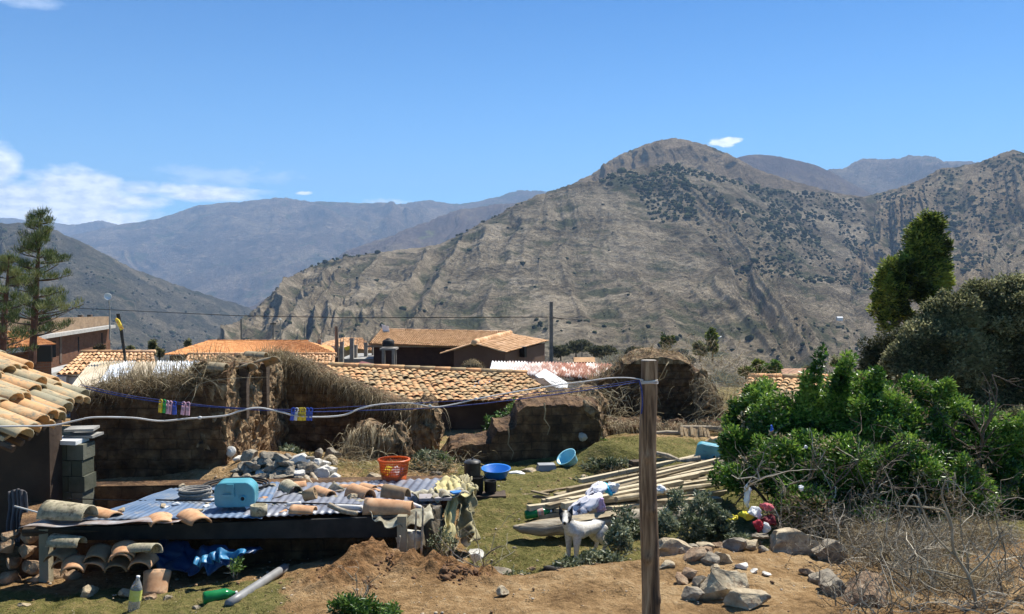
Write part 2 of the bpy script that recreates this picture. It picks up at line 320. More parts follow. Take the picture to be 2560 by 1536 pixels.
hill('right_hill', [[(2060, 505, 1780), (2100, 680, 1300), (2130, 960, 760)], [(2160, 492, 1720), (2170, 680, 1300), (2150, 960, 740)], [(2230, 474, 1680), (2230, 660, 1250), (2180, 960, 720)],
     [(2290, 455, 1660), (2290, 650, 1220), (2220, 960, 700)], [(2350, 425, 1640), (2360, 640, 1200), (2280, 960, 690)], [(2430, 411, 1620), (2430, 640, 1180), (2360, 960, 680)], [(2480, 394, 1600), (2500, 640, 1160), (2450, 960, 670)],
     [(2530, 376, 1600), (2570, 640, 1150), (2560, 960, 660)], [(2600, 384, 1600), (2650, 640, 1140), (2680, 960, 650)], [(2850, 340, 1600), (2900, 640, 1100), (2950, 960, 640)], [(3300, 300, 1600), (3300, 640, 1100), (3300, 960, 640)]],
     420, 240, M_right, 24, 7, 18, 8, (800, 400), 3)
hill('right_spur', [[(2200, 800, 1000), (2160, 900, 820)], [(2270, 752, 1050), (2220, 960, 700)], [(2350, 690, 1120), (2300, 960, 660)], [(2420, 636, 1180), (2380, 960, 640)], [(2480, 590, 1230), (2460, 960, 620)], [(2560, 540, 1280), (2560, 960, 600)],
     [(2700, 480, 1320), (2700, 960, 600)], [(3100, 420, 1400), (3100, 960, 600)]], 260, 200, M_main, 20, 7, 9, 9, (300, 200), 3)
hill('main_hill', [[(500, 900, 880), (450, 980, 620)], [(570, 826, 920), (520, 980, 600)], [(640, 772, 980), (575, 880, 760), (535, 980, 560)], [(700, 716, 1030), (630, 860, 760), (590, 980, 540)], [(780, 668, 1080), (710, 820, 790), (650, 980, 520)],
     [(860, 646, 1110), (780, 800, 800), (715, 980, 510)], [(950, 632, 1130), (850, 800, 790), (780, 980, 500)], [(1110, 608, 1180), (970, 790, 790), (880, 980, 480)], [(1200, 560, 1220), (1080, 770, 800), (990, 980, 470)],
     [(1290, 512, 1250), (1210, 740, 840), (1140, 980, 460)], [(1370, 482, 1290), (1340, 720, 860), (1310, 980, 450)], [(1430, 462, 1300), (1450, 710, 870), (1480, 980, 450)], [(1490, 452, 1310), (1570, 700, 890), (1670, 980, 450)],
     [(1545, 430, 1330), (1700, 700, 900), (1860, 980, 450)], [(1610, 418, 1370), (1800, 690, 940), (1980, 980, 460)], [(1660, 412, 1390), (1870, 680, 980), (2045, 980, 480)], [(1710, 416, 1410), (1935, 670, 1030), (2085, 980, 510)],
     [(1790, 436, 1450), (2000, 670, 1080), (2115, 980, 540)], [(1870, 460, 1490), (2060, 675, 1130), (2135, 980, 570)], [(1960, 474, 1530), (2110, 685, 1180), (2150, 980, 600)], [(2070, 484, 1580), (2155, 695, 1240), (2170, 980, 640)], [(2190, 500, 1640), (2210, 710, 1320), (2200, 980, 700)]],
     1300, 560, M_main, 14, 7.5, 26, 10, (500, 260), 3.0)

def shrubs_on(name, specs, label, mt):
    """dark round shrubs on the slopes: (hill, u0, u1, v0, v1, count, radius)"""
    import itertools
    ico = []; t = (1 + 5 ** .5) / 2
    for a, b in ((-1, t), (1, t), (-1, -t), (1, -t)): ico += [(a, b, 0)]
    for a, b in ((-1, t), (1, t), (-1, -t), (1, -t)): ico += [(0, a, b)]
    for a, b in ((t, -1), (t, 1), (-t, -1), (-t, 1)): ico += [(a, 0, b)]
    I = np.array(ico, float) / math.hypot(1, t)
    F = np.array([(0, 11, 5), (0, 5, 1), (0, 1, 7), (0, 7, 10), (0, 10, 11), (1, 5, 9), (5, 11, 4), (11, 10, 2), (10, 7, 6), (7, 1, 8), (3, 9, 4), (3, 4, 2), (3, 2, 6), (3, 6, 8), (3, 8, 9), (4, 9, 5), (2, 4, 11), (6, 2, 10), (8, 6, 7), (9, 8, 1)])
    VV = []; FF = []; AA = []; n = 0
    for (h, u0, u1, v0, v1, cnt, rad) in specs:
        G = HILLS[h]; nu, nv = G.shape[:2]
        uu = RNG.uniform(u0, u1, cnt * 3); vv = RNG.uniform(v0, v1, cnt * 3)
        keep = (fbm(np.stack([uu * 24, vv * 9, uu * 0], 1), 3, 77) > -.28); uu = uu[keep][:cnt]; vv = vv[keep][:cnt]
        for u, v in zip(uu, vv):
            p = G[int(u * (nu - 1)), int(v * (nv - 1))]; r = rad * RNG.uniform(.35, 1.25) * (1 + .9 * (RNG.random() > .9))
            V = I * RNG.uniform(.6, 1.25, (12, 1)) * r * np.array([1.1, 1.1, .85]); VV.append(V + p + np.array([0, 0, r * .4])); FF.append(F + n); n += 12; AA.append(np.full(12, RNG.random()))
    o = fastmesh(name, np.concatenate(VV), np.concatenate(FF), mt, np.concatenate(AA)); tag(o, label, 'shrubs', kind='stuff'); return o
M_shrub = mat('hill shrub green', (.03, .036, .018), (.07, .078, .036), scale=.05, var=.6, rough=1, spec=0)
shrubs_on('hillside_shrubs', [('main_hill', .63, .98, .012, .30, 1700, 2.5), ('main_hill', .68, 1, .25, .55, 800, 2.1), ('right_hill', .02, .75, .02, .62, 1500, 2.6), ('main_hill', .0, .6, .08, .9, 130, 1.8),
     ('main_hill', .3, .9, .78, .95, 160, 1.8), ('main_hill', .58, .68, .0, .1, 60, 3), ('left_slope', .1, .95, .05, .95, 800, 2.8), ('right_spur', .1, .8, .03, .9, 320, 2.2), ('main_hill', .12, .45, .0, .03, 70, 2.0)],
     'dark round shrubs dotted over the dry hill slopes', M_shrub)
# ---------------------------------------------------------------- ground: one sheet, fine near the camera, reaching past the valley
_cp = [  # (px, py, Y): points read on the ground
 (-400,1600,7.8),(0,1560,7.9),(300,1545,7.8),(600,1540,7.5),(1000,1545,7.2),(1300,1545,7.0),(1600,1545,7.0),(2000,1545,6.9),(2500,1545,6.8),(3000,1545,6.8),
 (100,1480,8.6),(330,1500,8.3),(520,1470,8.5),(700,1450,8.5),(800,1430,8.5),(200,1440,9.3),(500,1420,9.6),(800,1400,9.3),(300,1330,11),(600,1330,11),(900,1320,11),
 (1010,1450,8.2),(1100,1450,8.3),(1230,1470,8.0),(1350,1445,8.3),(1450,1425,8.5),(1560,1408,8.7),(1640,1400,8.8),(1800,1375,8.9),(1950,1385,8.8),(2080,1440,8.3),(2250,1500,7.6),
 (1280,1440,9.5),(1400,1420,9.6),(1530,1405,9.9),(1700,1370,10.3),(1900,1340,10.6),(2100,1320,10.8),(2300,1330,10.5),
 (1250,1370,10.0),(1350,1330,10.5),(1500,1330,10.9),(1220,1290,10.9),(1230,1240,11.4),(1300,1205,12.2),(1400,1200,12.5),(1500,1190,12.9),(1200,1200,12.3),
 (1420,1180,13.0),(1480,1140,13.6),(1560,1112,13.8),(1640,1118,13.8),(1720,1130,14.0),(1800,1160,13.5),(1900,1200,12.6),(2100,1230,12.0),(2300,1230,12.2),(2540,1250,12.0),(2600,1330,9.5),
 (1130,1190,12.6),(1250,1182,12.9),(1350,1178,13.2),(1450,1150,13.7),(1550,1090,15.2),(1700,1085,15.6),(1800,1080,16.0),
 (1040,1190,12.3),(1000,1180,12.6),(950,1180,12.4),(880,1180,12.3),(1000,1135,14.5),(1100,1142,15),(1170,1142,15.2),(800,1190,12.0),(700,1215,11.6),(600,1230,11.3),(560,1240,11.3),(400,1240,11.5),(200,1240,11.5),
 (700,1140,14.5),(900,1130,14.5),(1060,1135,15.0),(400,1130,15),(0,1240,11.5),(-300,1300,10.5),(1300,1135,15.5),(1450,1105,15.8),(1700,1090,18),(2000,1110,17),(2400,1120,17),
 (0,1110,20),(600,1110,20),(1200,1115,20),(1800,1090,20),(2400,1100,20),(0,1060,26),(700,1060,26),(1300,1060,26),(1900,1050,26),(2500,1060,26)]
_P = np.array([W(*p) for p in _cp])
def _tps():
    X = _P[:, :2]; n = len(X); d = np.linalg.norm(X[:, None] - X[None], axis=2); K = d**2 * np.log(d + 1e-9)
    A = np.zeros((n + 3, n + 3)); A[:n, :n] = K + np.eye(n) * .12; A[:n, n] = 1; A[:n, n + 1:] = X; A[n, :n] = 1; A[n + 1:, :n] = X.T
    return np.linalg.solve(A, np.r_[_P[:, 2], 0, 0, 0])
_w = _tps()
MOUNDS = [  # (px, py at its foot, Y, height, rx, ry)
 (925, 1440, 8.6, .17, .30, .26), (1010, 1445, 8.5, .07, .24, .2), (1110, 1455, 8.4, .10, .24, .17), (1175, 1462, 8.3, .05, .2, .16), (860, 1470, 8.2, .05, .25, .2),
 (1510, 1180, 13.5, .22, .45, .3), (720, 1225, 11.75, .34, .62, .42), (1600, 1450, 8.45, .05, .9, .22), (1300, 1460, 8.2, .05, .8, .25)]
_MC = [(W(a, b, c), h, rx, ry) for a, b, c, h, rx, ry in MOUNDS]
def gh(x, y):                           # ground height
    x = np.asarray(x, float); y = np.asarray(y, float); sh = x.shape; q = np.stack([x.ravel(), y.ravel()], 1)
    X = _P[:, :2]; r = np.empty(len(q))
    for s in range(0, len(q), 40000):
        b = q[s:s + 40000]; d = np.linalg.norm(b[:, None] - X[None], axis=2); r[s:s + 40000] = (d**2 * np.log(d + 1e-9)) @ _w[:len(X)] + _w[len(X)] + b @ _w[len(X) + 1:]
    far = -.6 - .128 * q[:, 1] + .00003 * q[:, 1] * np.minimum(q[:, 1], 900)
    far = np.where(q[:, 1] > 1200, -.6 - .128 * 1200 + 32, far)
    k = np.maximum(smooth(19, 27, q[:, 1]), np.maximum(smooth(9, 15, np.abs(q[:, 0])), smooth(-5.5, -12, -(-q[:, 1] + 0) - 0) * 0))
    near_in = smooth(4.0, 6.4, q[:, 1]); r = r * near_in + (-2.5) * (1 - near_in)
    r = r * (1 - k) + np.where(q[:, 1] < 22, -3.0 - .03 * np.maximum(q[:, 1] - 6, 0), far) * k
    for c, h, rx, ry in _MC:
        e = ((q[:, 0] - c.x) / rx)**2 + ((q[:, 1] - c.y) / ry)**2; r = r + h * np.exp(-e * 1.1)
    return r.reshape(sh)
def gz(x, y): return float(gh(np.array([x]), np.array([y]))[0])
def G(px, py, y0=6.0, y1=26.0):         # where the photo ray first meets the ground
    r = ray(px, py); ys = np.linspace(y0, y1, 600); xs = r[0] / r[1] * ys; zs = r[2] / r[1] * ys; h = gh(xs, ys); k = np.argmax(zs <= h)
    if zs[k] > h[k]: k = len(ys) - 1
    return Vector((xs[k], ys[k], h[k]))
def GY(px, Y, dz=0.0):                  # ground point under photo column px at distance Y
    x = (px - 1280) / FPX * Y * 1.0003; return Vector((x, Y, gz(x, Y) + dz))

def build_ground():
    xf = np.linspace(-6.2, 8.0, 520); xo = np.geomspace(1, 9000, 46)
    xs = np.r_[-6.2 - xo[::-1] * .8, xf, 8.0 + xo * .8]
    yf = np.linspace(5.5, 20.5, 560); ys = np.r_[np.linspace(-30, 5.2, 14), yf, 20.5 + np.geomspace(.4, 12000, 60)]
    Xg, Yg = np.meshgrid(xs, ys, indexing='ij'); Z = gh(Xg, Yg)
    near = ((Xg > -7) & (Xg < 9) & (Yg > 5) & (Yg < 22)).astype(float)
    P = np.stack([Xg.ravel(), Yg.ravel(), Z.ravel()], 1)
    lump = fbm(P * 1.6, 3, 4).reshape(Z.shape) * .03 + fbm(P * 6, 4, 8, .6).reshape(Z.shape) * .04
    # where bare crumbly soil lies: front bank and the mound
    md = np.zeros_like(Z)
    for c, h, rx, ry in _MC[:5]: md = np.maximum(md, np.exp(-(((Xg - c.x) / (rx * 1.5))**2 + ((Yg - c.y) / (ry * 1.5))**2)))
    crumb = fbm(P * np.array([9, 9, 9]), 4, 21, .6, True).reshape(Z.shape) * .05 * md
    crumb += fbm(P * 3.4, 3, 44, .6, True).reshape(Z.shape) * .15 * md
    Z = Z + (lump + crumb) * near
    def pxof(X_, Y_): return 1280 + X_ / Y_ * FPX
    px = pxof(Xg, np.maximum(Yg, 1)); n = fbm(P * .9, 4, 31).reshape(Z.shape) * .5
    g = np.zeros_like(Z)
    g += smooth(9.15, 9.6, Yg + n * .5) * smooth(1130, 1200, px) * smooth(15, 14, Yg)                   # the grass lane with the dog
    g += smooth(9.0, 8.2, Yg + n) * smooth(900, 500, px) * smooth(6.5, 7.6, Yg) * 1.1                      # lower left
    g += smooth(11.2, 12, Yg) * smooth(700, 800, px) * .45
    g *= (1 - .85 * md)
    g = np.clip(g + n * .35 * (g > .05), 0, 1); g = np.maximum(g, smooth(22, 30, Yg) * .55)
    m = bpy.data.materials.new('soil and turf'); m.use_nodes = True; t = m.node_tree; b = t.nodes['Principled BSDF']
    o = t.nodes.new('ShaderNodeTexCoord').outputs['Object']
    at = N(t, 'ShaderNodeAttribute', attribute_name='grass').outputs['Fac']
    n1 = N(t, 'ShaderNodeTexNoise', i_Scale=1.1, i_Detail=10.0, i_Roughness=.62); n2 = N(t, 'ShaderNodeTexNoise', i_Scale=14.0, i_Detail=9.0, i_Roughness=.7); n3 = N(t, 'ShaderNodeTexNoise', i_Scale=45.0, i_Detail=4.0)
    n4 = N(t, 'ShaderNodeTexNoise', i_Scale=2.6, i_Detail=9.0, i_Roughness=.7)
    for n_ in (n1, n2, n3, n4): t.links.new(o, n_.inputs['Vector'])
    soil = ramp(t, mth(t, 'ADD', mth(t, 'MULTIPLY', n1.outputs[0], .6), mth(t, 'MULTIPLY', n2.outputs[0], .4)), (.37, (.12, .07, .032)), (.5, (.30, .19, .09)), (.63, (.48, .34, .185)))
    turf = ramp(t, mth(t, 'ADD', mth(t, 'MULTIPLY', n4.outputs[0], .5), mth(t, 'MULTIPLY', n2.outputs[0], .5)), (.36, (.075, .075, .024)), (.5, (.15, .14, .048)), (.66, (.30, .22, .10)))
    f = mth(t, 'ADD', at, mth(t, 'MULTIPLY', mth(t, 'SUBTRACT', n4.outputs[0], .5), 1.5)); f = ramp(t, f, (.38, 0.0), (.58, 1.0))
    dug = N(t, 'ShaderNodeAttribute', attribute_name='dug').outputs['Fac']; soil = mixc(t, mth(t, 'MULTIPLY', dug, .9, clamp=True), soil, ramp(t, n2.outputs[0], (.38, (.09, .042, .018)), (.6, (.29, .155, .07))))
    col = mixc(t, f, soil, turf)
    vor = N(t, 'ShaderNodeTexVoronoi', i_Scale=26.0); t.links.new(o, vor.inputs['Vector'])
    pb = ramp(t, vor.outputs['Distance'], (.10, 1.0), (.16, 0.0)); pk = mth(t, 'MULTIPLY', pb, ramp(t, n2.outputs[0], (.54, 0.0), (.56, 1.0)))
    col = mixc(t, pk, col, (.50, .43, .33))
    hg = mth(t, 'ADD', mth(t, 'MULTIPLY', n2.outputs[0], 1.0), mth(t, 'MULTIPLY', n3.outputs[0], .35)); hg = mth(t, 'ADD', hg, mth(t, 'MULTIPLY', pk, .3))
    bp = N(t, 'ShaderNodeBump', i_Strength=1.0, i_Distance=.06); t.links.new(hg, bp.inputs['Height']); t.links.new(bp.outputs[0], b.inputs['Normal'])
    t.links.new(col, b.inputs['Base Color']); b.inputs['Roughness'].default_value = 1; b.inputs['Specular IOR Level'].default_value = 0.05
    V = np.stack([Xg.ravel(), Yg.ravel(), Z.ravel()], 1)
    tag(fastmesh('ground', V, gridquads(len(xs), len(ys)), m, extra={'grass': g.ravel(), 'dug': md.ravel()}, smooth=True), kind='structure')
    return xs, ys, g
_gxs, _gys, _gg = build_ground()
def grass_at(x, y):
    i = np.clip(np.searchsorted(_gxs, x), 0, len(_gxs) - 1); j = np.clip(np.searchsorted(_gys, y), 0, len(_gys) - 1); return _gg[i, j]

# ---------------------------------------------------------------- blades, stalks and leaves
def blades(name, base, dirv, length, width, mt, droop=.4, seg=3, var=None, parent=None, curl=0.0):
    """ribbons from base points (n,3) along directions (n,3)"""
    n = len(base); length = np.broadcast_to(length, n)[:, None]; width = np.broadcast_to(width, n)[:, None]
    d = dirv / (np.linalg.norm(dirv, axis=1, keepdims=True) + 1e-9)
    side = np.cross(d, RNG.normal(size=(n, 3))); side /= np.linalg.norm(side, axis=1, keepdims=True) + 1e-9
    bend = np.cross(side, d) * RNG.normal(size=(n, 1)) * curl
    rows = []
    for k in range(seg + 1):
        s = k / seg; p = base + d * length * s + bend * length * s * s + np.array([0, 0, -1.0]) * length * droop * s * s
        w = side * width * (1 - s * .8) * .5; rows += [p - w, p + w]
    V = np.stack(rows, 1).reshape(-1, 3); K = 2 * (seg + 1); b = np.arange(n)[:, None] * K
    Q = np.concatenate([np.concatenate([b + 2 * k, b + 2 * k + 1, b + 2 * k + 3, b + 2 * k + 2], 1) for k in range(seg)])
    v = RNG.random(n) if var is None else var
    return fastmesh(name, V, Q, mt, np.repeat(v, K), parent)
def leafmesh(P, size, up=.5, aspect=.45, fold=.25, nrm=None):
    """folded leaves (2 quads) at points P"""
    n = len(P); size = np.broadcast_to(size, n)[:, None]
    a = RNG.normal(size=(n, 3)); a[:, 2] = np.abs(a[:, 2]) * up + a[:, 2] * (1 - up) * .5
    if nrm is not None: a = a * .8 + nrm * 1.1
    a /= np.linalg.norm(a, axis=1, keepdims=True); s = np.cross(a, RNG.normal(size=(n, 3))); s /= np.linalg.norm(s, axis=1, keepdims=True) + 1e-9; u = np.cross(s, a)
    L = size; w = size * aspect
    V = np.stack([P, P + a * L * .5 + s * w * .5 + u * w * fold, P + a * L, P + a * L * .5, P + a * L * .5 - s * w * .5 + u * w * fold], 1).reshape(-1, 3)
    b = np.arange(n)[:, None] * 5
    Q = np.concatenate([np.concatenate([b, b + 1, b + 2, b + 3], 1), np.concatenate([b, b + 3, b + 2, b + 4], 1)])
    return V, Q, 5
def blobpoints(blobs, n, shell=.55):
    """points spread through ellipsoids (cx,cy,cz,rx,ry,rz,weight), denser to the outside"""
    B = np.array(blobs, float); w = B[:, 6] * B[:, 3] * B[:, 5]; w /= w.sum(); k = RNG.choice(len(B), n, p=w)
    d = RNG.normal(size=(n, 3)); d /= np.linalg.norm(d, axis=1, keepdims=True); r = (shell + (1 - shell) * RNG.random(n)) ** .6
    return B[k, :3] + d * r[:, None] * B[k, 3:6], d, k
def foliage(name, blobs, n, size, mt, parent=None, shell=.5, aspect=.45, gap=.0, gapscale=2.0, up=.5, seed=0):
    P, d, k = blobpoints(blobs, n, shell)
    q = fbm(P * gapscale, 3, 60 + seed); keep = q > gap - .35; P = P[keep]; d = d[keep]; q = q[keep]
    V, Q, m_ = leafmesh(P, size * RNG.uniform(.6, 1.35, len(P)), up, aspect, .25, d * .6)
    v = np.clip(.5 + q * .6 + RNG.normal(size=len(P)) * .22, 0, 1)
    return fastmesh(name, V, Q, mt, np.repeat(v, m_), parent)
def leafmat(name, c1, c2, c3, rough=.45, spec=.5, sub=.25):
    return mat(name, c1, c2, c3, scale=3.0, var=1.1, lo=.2, hi=.8, rough=rough, spec=spec, sub=sub)
M_turf = leafmat('turf blade', (.07, .08, .022), (.19, .165, .055), (.42, .32, .16), .7, .15, .3)
M_straw = mat('dry straw', (.16, .115, .06), (.32, .25, .14), (.52, .44, .28), scale=4, var=1.3, lo=.15, hi=.85, rough=.8, sub=.25)
M_straw_d = mat('brown matted straw', (.07, .05, .025), (.15, .11, .055), (.28, .21, .12), scale=4, var=1.3, lo=.15, hi=.85, rough=.9, sub=.15)
def lawn():
    x = RNG.uniform(-5.5, 6.5, 260000); y = RNG.uniform(6.4, 15.5, 260000); px = 1280 + x / y * FPX
    g = grass_at(x, y); keep = (g > .3) & (RNG.random(len(x)) < g * .4) & (px > -60) & (px < 2620); keep &= fbm(np.stack([x * 1.7, y * 1.7, x * 0], 1), 4, 71) > -.25 - g * .2
    x, y = x[keep], y[keep]; z = gh(x, y) + fbm(np.stack([x, y, gh(x, y)], 1) * 1.6, 3, 4) * .03 - .004
    n = len(x); d = RNG.normal(size=(n, 3)) * .5; d[:, 2] = 1
    v = np.clip(.42 + fbm(np.stack([x * 1.2, y * 1.2, x * 0], 1), 3, 5) * .6 + RNG.normal(size=n) * .15, 0, 1)
    tag(blades('grass', np.stack([x, y, z], 1), d, RNG.uniform(.012, .04, n), .007, M_turf, .3, 2, v), 'short green turf growing in the lane and along the bottom left bank', 'grass', kind='stuff')
lawn()
# ---------------------------------------------------------------- roofs and houses
def tile_roof(name, TL, TR, BR, BL, ncol, nrow, mt, parent, h=.07, jit=.012, arc=5, ridge=True, solid=0.0, cover=1.0, holes=0, under=True, overlap=1.28, seed=0, wmul=1.0, lf=.42, deck=None):
    rg = np.random.default_rng(seed + 5); TL, TR, BR, BL = [np.array(p, float) for p in (TL, TR, BR, BL)]
    nrm = np.cross(TR - TL, BL - TL); nrm /= np.linalg.norm(nrm); nrm = nrm if nrm[2] > 0 else -nrm
    def pt(u, v): return (TL * (1 - u) + TR * u) * (1 - v) + (BL * (1 - u) + BR * u) * v
    V = []; Q = []; A = []; n = 0
    wid = np.linalg.norm(TR - TL) / ncol
    for c in range(ncol):
        off = rg.normal() * .06
        for r in range(nrow):
            if holes and rg.random() < holes: continue
            u = (c + .5) / ncol; v0 = (r + off * .6) / nrow; v1 = (r + off * .6 + overlap) / nrow; v0 = max(v0, -.02); v1 = min(v1, 1 + .35 / nrow)
            p0 = pt(u, v0); p1 = pt(u, v1); ax = (p1 - p0) / (np.linalg.norm(p1 - p0) + 1e-9); sd = np.cross(ax, nrm); j0 = rg.normal(size=3) * jit; j1 = j0 + rg.normal(size=3) * jit * .8
            w0, w1 = wid * .40 * wmul, wid * .50 * wmul; hh = h * rg.uniform(.85, 1.15); val = np.clip(.5 + rg.normal() * .27, 0, 1)
            for k in range(3):
                s = k / 2; p = p0 * (1 - s) + p1 * s + j0 * (1 - s) + j1 * s; w = w0 * (1 - s) + w1 * s; lift = .012 + s * h * lf
                for a in range(arc + 1):
                    th = math.pi * a / arc; V.append(p + sd * w * math.cos(th) + nrm * (hh * math.sin(th) * (.85 + .15 * s) + lift - .02)); A.append(val)
            m_ = arc + 1
            for k in range(2):
                for a in range(arc): Q.append((n + k * m_ + a, n + k * m_ + a + 1, n + (k + 1) * m_ + a + 1, n + (k + 1) * m_ + a))
            n += 3 * m_
    o = fastmesh(name, np.array(V), np.array(Q), mt, np.array(A), parent, smooth=True)
    if solid:
        md = o.modifiers.new('s', 'SOLIDIFY'); md.thickness = solid; md.offset = 0
    if under:                                        # channel tiles and boards under the covers
        b = MB(); U_, V_ = np.meshgrid(np.linspace(0, 1, 14), np.linspace(0, 1, 10), indexing='ij'); U_ = U_[..., None]; V_ = V_[..., None]; b.grid((TL * (1 - U_) + TR * U_) * (1 - V_) + (BL * (1 - U_) + BR * U_) * V_ - nrm * .012, .35); dk = b.build('roof_deck', deck or mt, parent); dk.modifiers.new('s', 'SOLIDIFY').thickness = .03
    if ridge:
        b = MB(); L = np.linalg.norm(TR - TL); k = int(L / .42); 
        for i in range(k):
            a = pt(i / k, 0) + nrm * (h * .7); c_ = pt((i + 1.12) / k, 0) + nrm * (h * .75)
            b.tube([a, c_], [wid * .48, wid * .56], 8, float(rg.random()))
        b.build('ridge', mt, parent, smooth=True)
    return o
def corr(name, TL, TR, BR, BL, waves, amp, mt, parent=None, thick=.004, nseg=10, sag=0.0, var=None, wrinkle=0.0, seed=0):
    TL, TR, BR, BL = [np.array(p, float) for p in (TL, TR, BR, BL)]; nrm = np.cross(TR - TL, BL - TL); nrm /= np.linalg.norm(nrm); nrm = nrm if nrm[2] > 0 else -nrm
    nu = waves * 8 + 1; u = np.linspace(0, 1, nu)[:, None, None]; v = np.linspace(0, 1, nseg)[None, :, None]
    P = (TL * (1 - u) + TR * u) * (1 - v) + (BL * (1 - u) + BR * u) * v
    P = P + nrm * (np.sin(u * waves * 2 * math.pi) * amp + np.sin(v * math.pi) * -sag)
    if wrinkle: P = P + nrm * (fbm(P.reshape(-1, 3) * 1.8, 3, seed).reshape(nu, nseg, 1) * wrinkle)
    b = MB(); b.grid(P, .5 if var is None else var); o = b.build(name, mt, parent, smooth=True)
    md = o.modifiers.new('s', 'SOLIDIFY'); md.thickness = thick; return o
def wallbox(mb, a, b, z0, z1, th=.25, z1b=None, var=.5):   # a wall between ground points a and b; th goes away from the camera
    a = np.array(a[:2], float); b_ = np.array(b[:2], float); n = np.array([-(b_ - a)[1], (b_ - a)[0]]); n = n / np.linalg.norm(n); n = n if n[1] > 0 else -n
    z1b = z1 if z1b is None else z1b
    q = [(*a, z0), (*b_, z0), (*(b_ + n * th), z0), (*(a + n * th), z0)]; t_ = [(*a, z1), (*b_, z1b), (*(b_ + n * th), z1b), (*(a + n * th), z1)]
    return mb.hexa(q, t_, var)
def brickmat(name, c1, c2, mortar, bw=.26, bh=.10, msize=.012, noise=.5):
    m = bpy.data.materials.new(name); m.use_nodes = True; t = m.node_tree; b = t.nodes['Principled BSDF']; o = t.nodes.new('ShaderNodeTexCoord').outputs['Object']
    sp = t.nodes.new('ShaderNodeSeparateXYZ'); t.links.new(o, sp.inputs[0]); cb = t.nodes.new('ShaderNodeCombineXYZ')
    t.links.new(mth(t, 'ADD', sp.outputs[0], mth(t, 'MULTIPLY', sp.outputs[1], .8)), cb.inputs[0]); t.links.new(sp.outputs[2], cb.inputs[1])
    br = N(t, 'ShaderNodeTexBrick', offset=.5); br.inputs['Scale'].default_value = 1; br.inputs['Brick Width'].default_value = bw; br.inputs['Row Height'].default_value = bh; br.inputs['Mortar Size'].default_value = msize
    br.inputs['Color1'].default_value = (*c1, 1); br.inputs['Color2'].default_value = (*c2, 1); br.inputs['Mortar'].default_value = (*mortar, 1); t.links.new(cb.outputs[0], br.inputs['Vector'])
    nz = N(t, 'ShaderNodeTexNoise', i_Scale=1.7, i_Detail=8.0, i_Roughness=.7); t.links.new(o, nz.inputs['Vector'])
    col = mixc(t, noise, br.outputs[0], ramp(t, nz.outputs[0], (.35, .35), (.65, 1.0)), 'MULTIPLY')
    bp = N(t, 'ShaderNodeBump', i_Strength=.6, i_Distance=.015); t.links.new(br.outputs['Fac'], bp.inputs['Height']); bp.invert = True; t.links.new(bp.outputs[0], b.inputs['Normal'])
    t.links.new(col, b.inputs['Base Color']); b.inputs['Roughness'].default_value = .95; b.inputs['Specular IOR Level'].default_value = .1; return m
M_tile_dark = mat('tile underside', (.06, .035, .02), (.14, .08, .045), scale=3, bump=.3)
M_tile_near = mat('lichened clay tile', (.30, .27, .18), (.46, .35, .20), (.55, .32, .15), scale=8, detail=9, var=.38, lo=.38, hi=.62, bump=.5, bscale=60, bdist=.004, dark=((.19, .18, .13), 16, .52, .66))
M_tile_mid = mat('weathered clay tile', (.36, .26, .14), (.56, .36, .17), (.62, .33, .15), scale=4, var=.8, lo=.25, hi=.75, dark=((.18, .14, .09), 9, .55, .72))
M_deck = mat('channel tile clay', (.24, .16, .08), (.34, .22, .11), scale=4)
M_tile_new = mat('orange clay tile', (.50, .21, .07), (.62, .27, .09), (.66, .33, .13), scale=2, var=.6, lo=.25, hi=.75)
M_tile_pale = mat('pale clay tile', (.44, .25, .12), (.58, .34, .17), (.66, .42, .24), scale=2, var=.7, lo=.25, hi=.75)
M_brick = brickmat('red clay brick', (.17, .075, .045), (.21, .095, .055), (.16, .12, .09))
M_brick_pale = brickmat('pale clay brick', (.36, .24, .15), (.42, .29, .18), (.30, .25, .19))
M_block = brickmat('grey concrete block', (.20, .20, .15), (.15, .155, .12), (.05, .05, .04), .42, .21, .012, .45)
M_conc = mat('grey concrete', (.22, .21, .19), (.36, .35, .32), scale=3, bump=.2)
M_white = mat('white paint', (.62, .62, .60), (.78, .78, .76), scale=6)
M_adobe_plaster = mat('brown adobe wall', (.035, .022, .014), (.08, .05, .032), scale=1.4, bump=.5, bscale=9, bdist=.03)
M_tin_grey = mat('grey roof sheet', (.42, .38, .29), (.62, .62, .60), (.74, .78, .82), scale=.8, detail=5, lo=.4, hi=.6, rough=.55, stretch=(1, 3, 1), metal=.2)
M_tin_rust = mat('rusty roof sheet', (.25, .10, .05), (.42, .25, .17), (.72, .70, .68), scale=1.1, detail=7, lo=.42, hi=.58, rough=.7, stretch=(2.6, .6, 1), dark=((.5, .47, .45), 3, .6, .7))
M_tin_blue = mat('blue grey roof sheet', (.10, .165, .27), (.145, .21, .315), (.23, .265, .30), scale=2.6, detail=8, rough=.5, metal=.25, spec=.5, dark=((.30, .30, .30), 5, .55, .7))
M_wood_dark = mat('dark weathered wood', (.045, .03, .02), (.10, .07, .045), scale=5, stretch=(1, 1, 6))
M_black = mat('sooty black', (.012, .012, .012), (.03, .028, .025), scale=8, rough=.7)
M_glass_dark = mat('dark opening', (.012, .011, .01), rough=.4)

def w(*a): return np.array(W(*a))
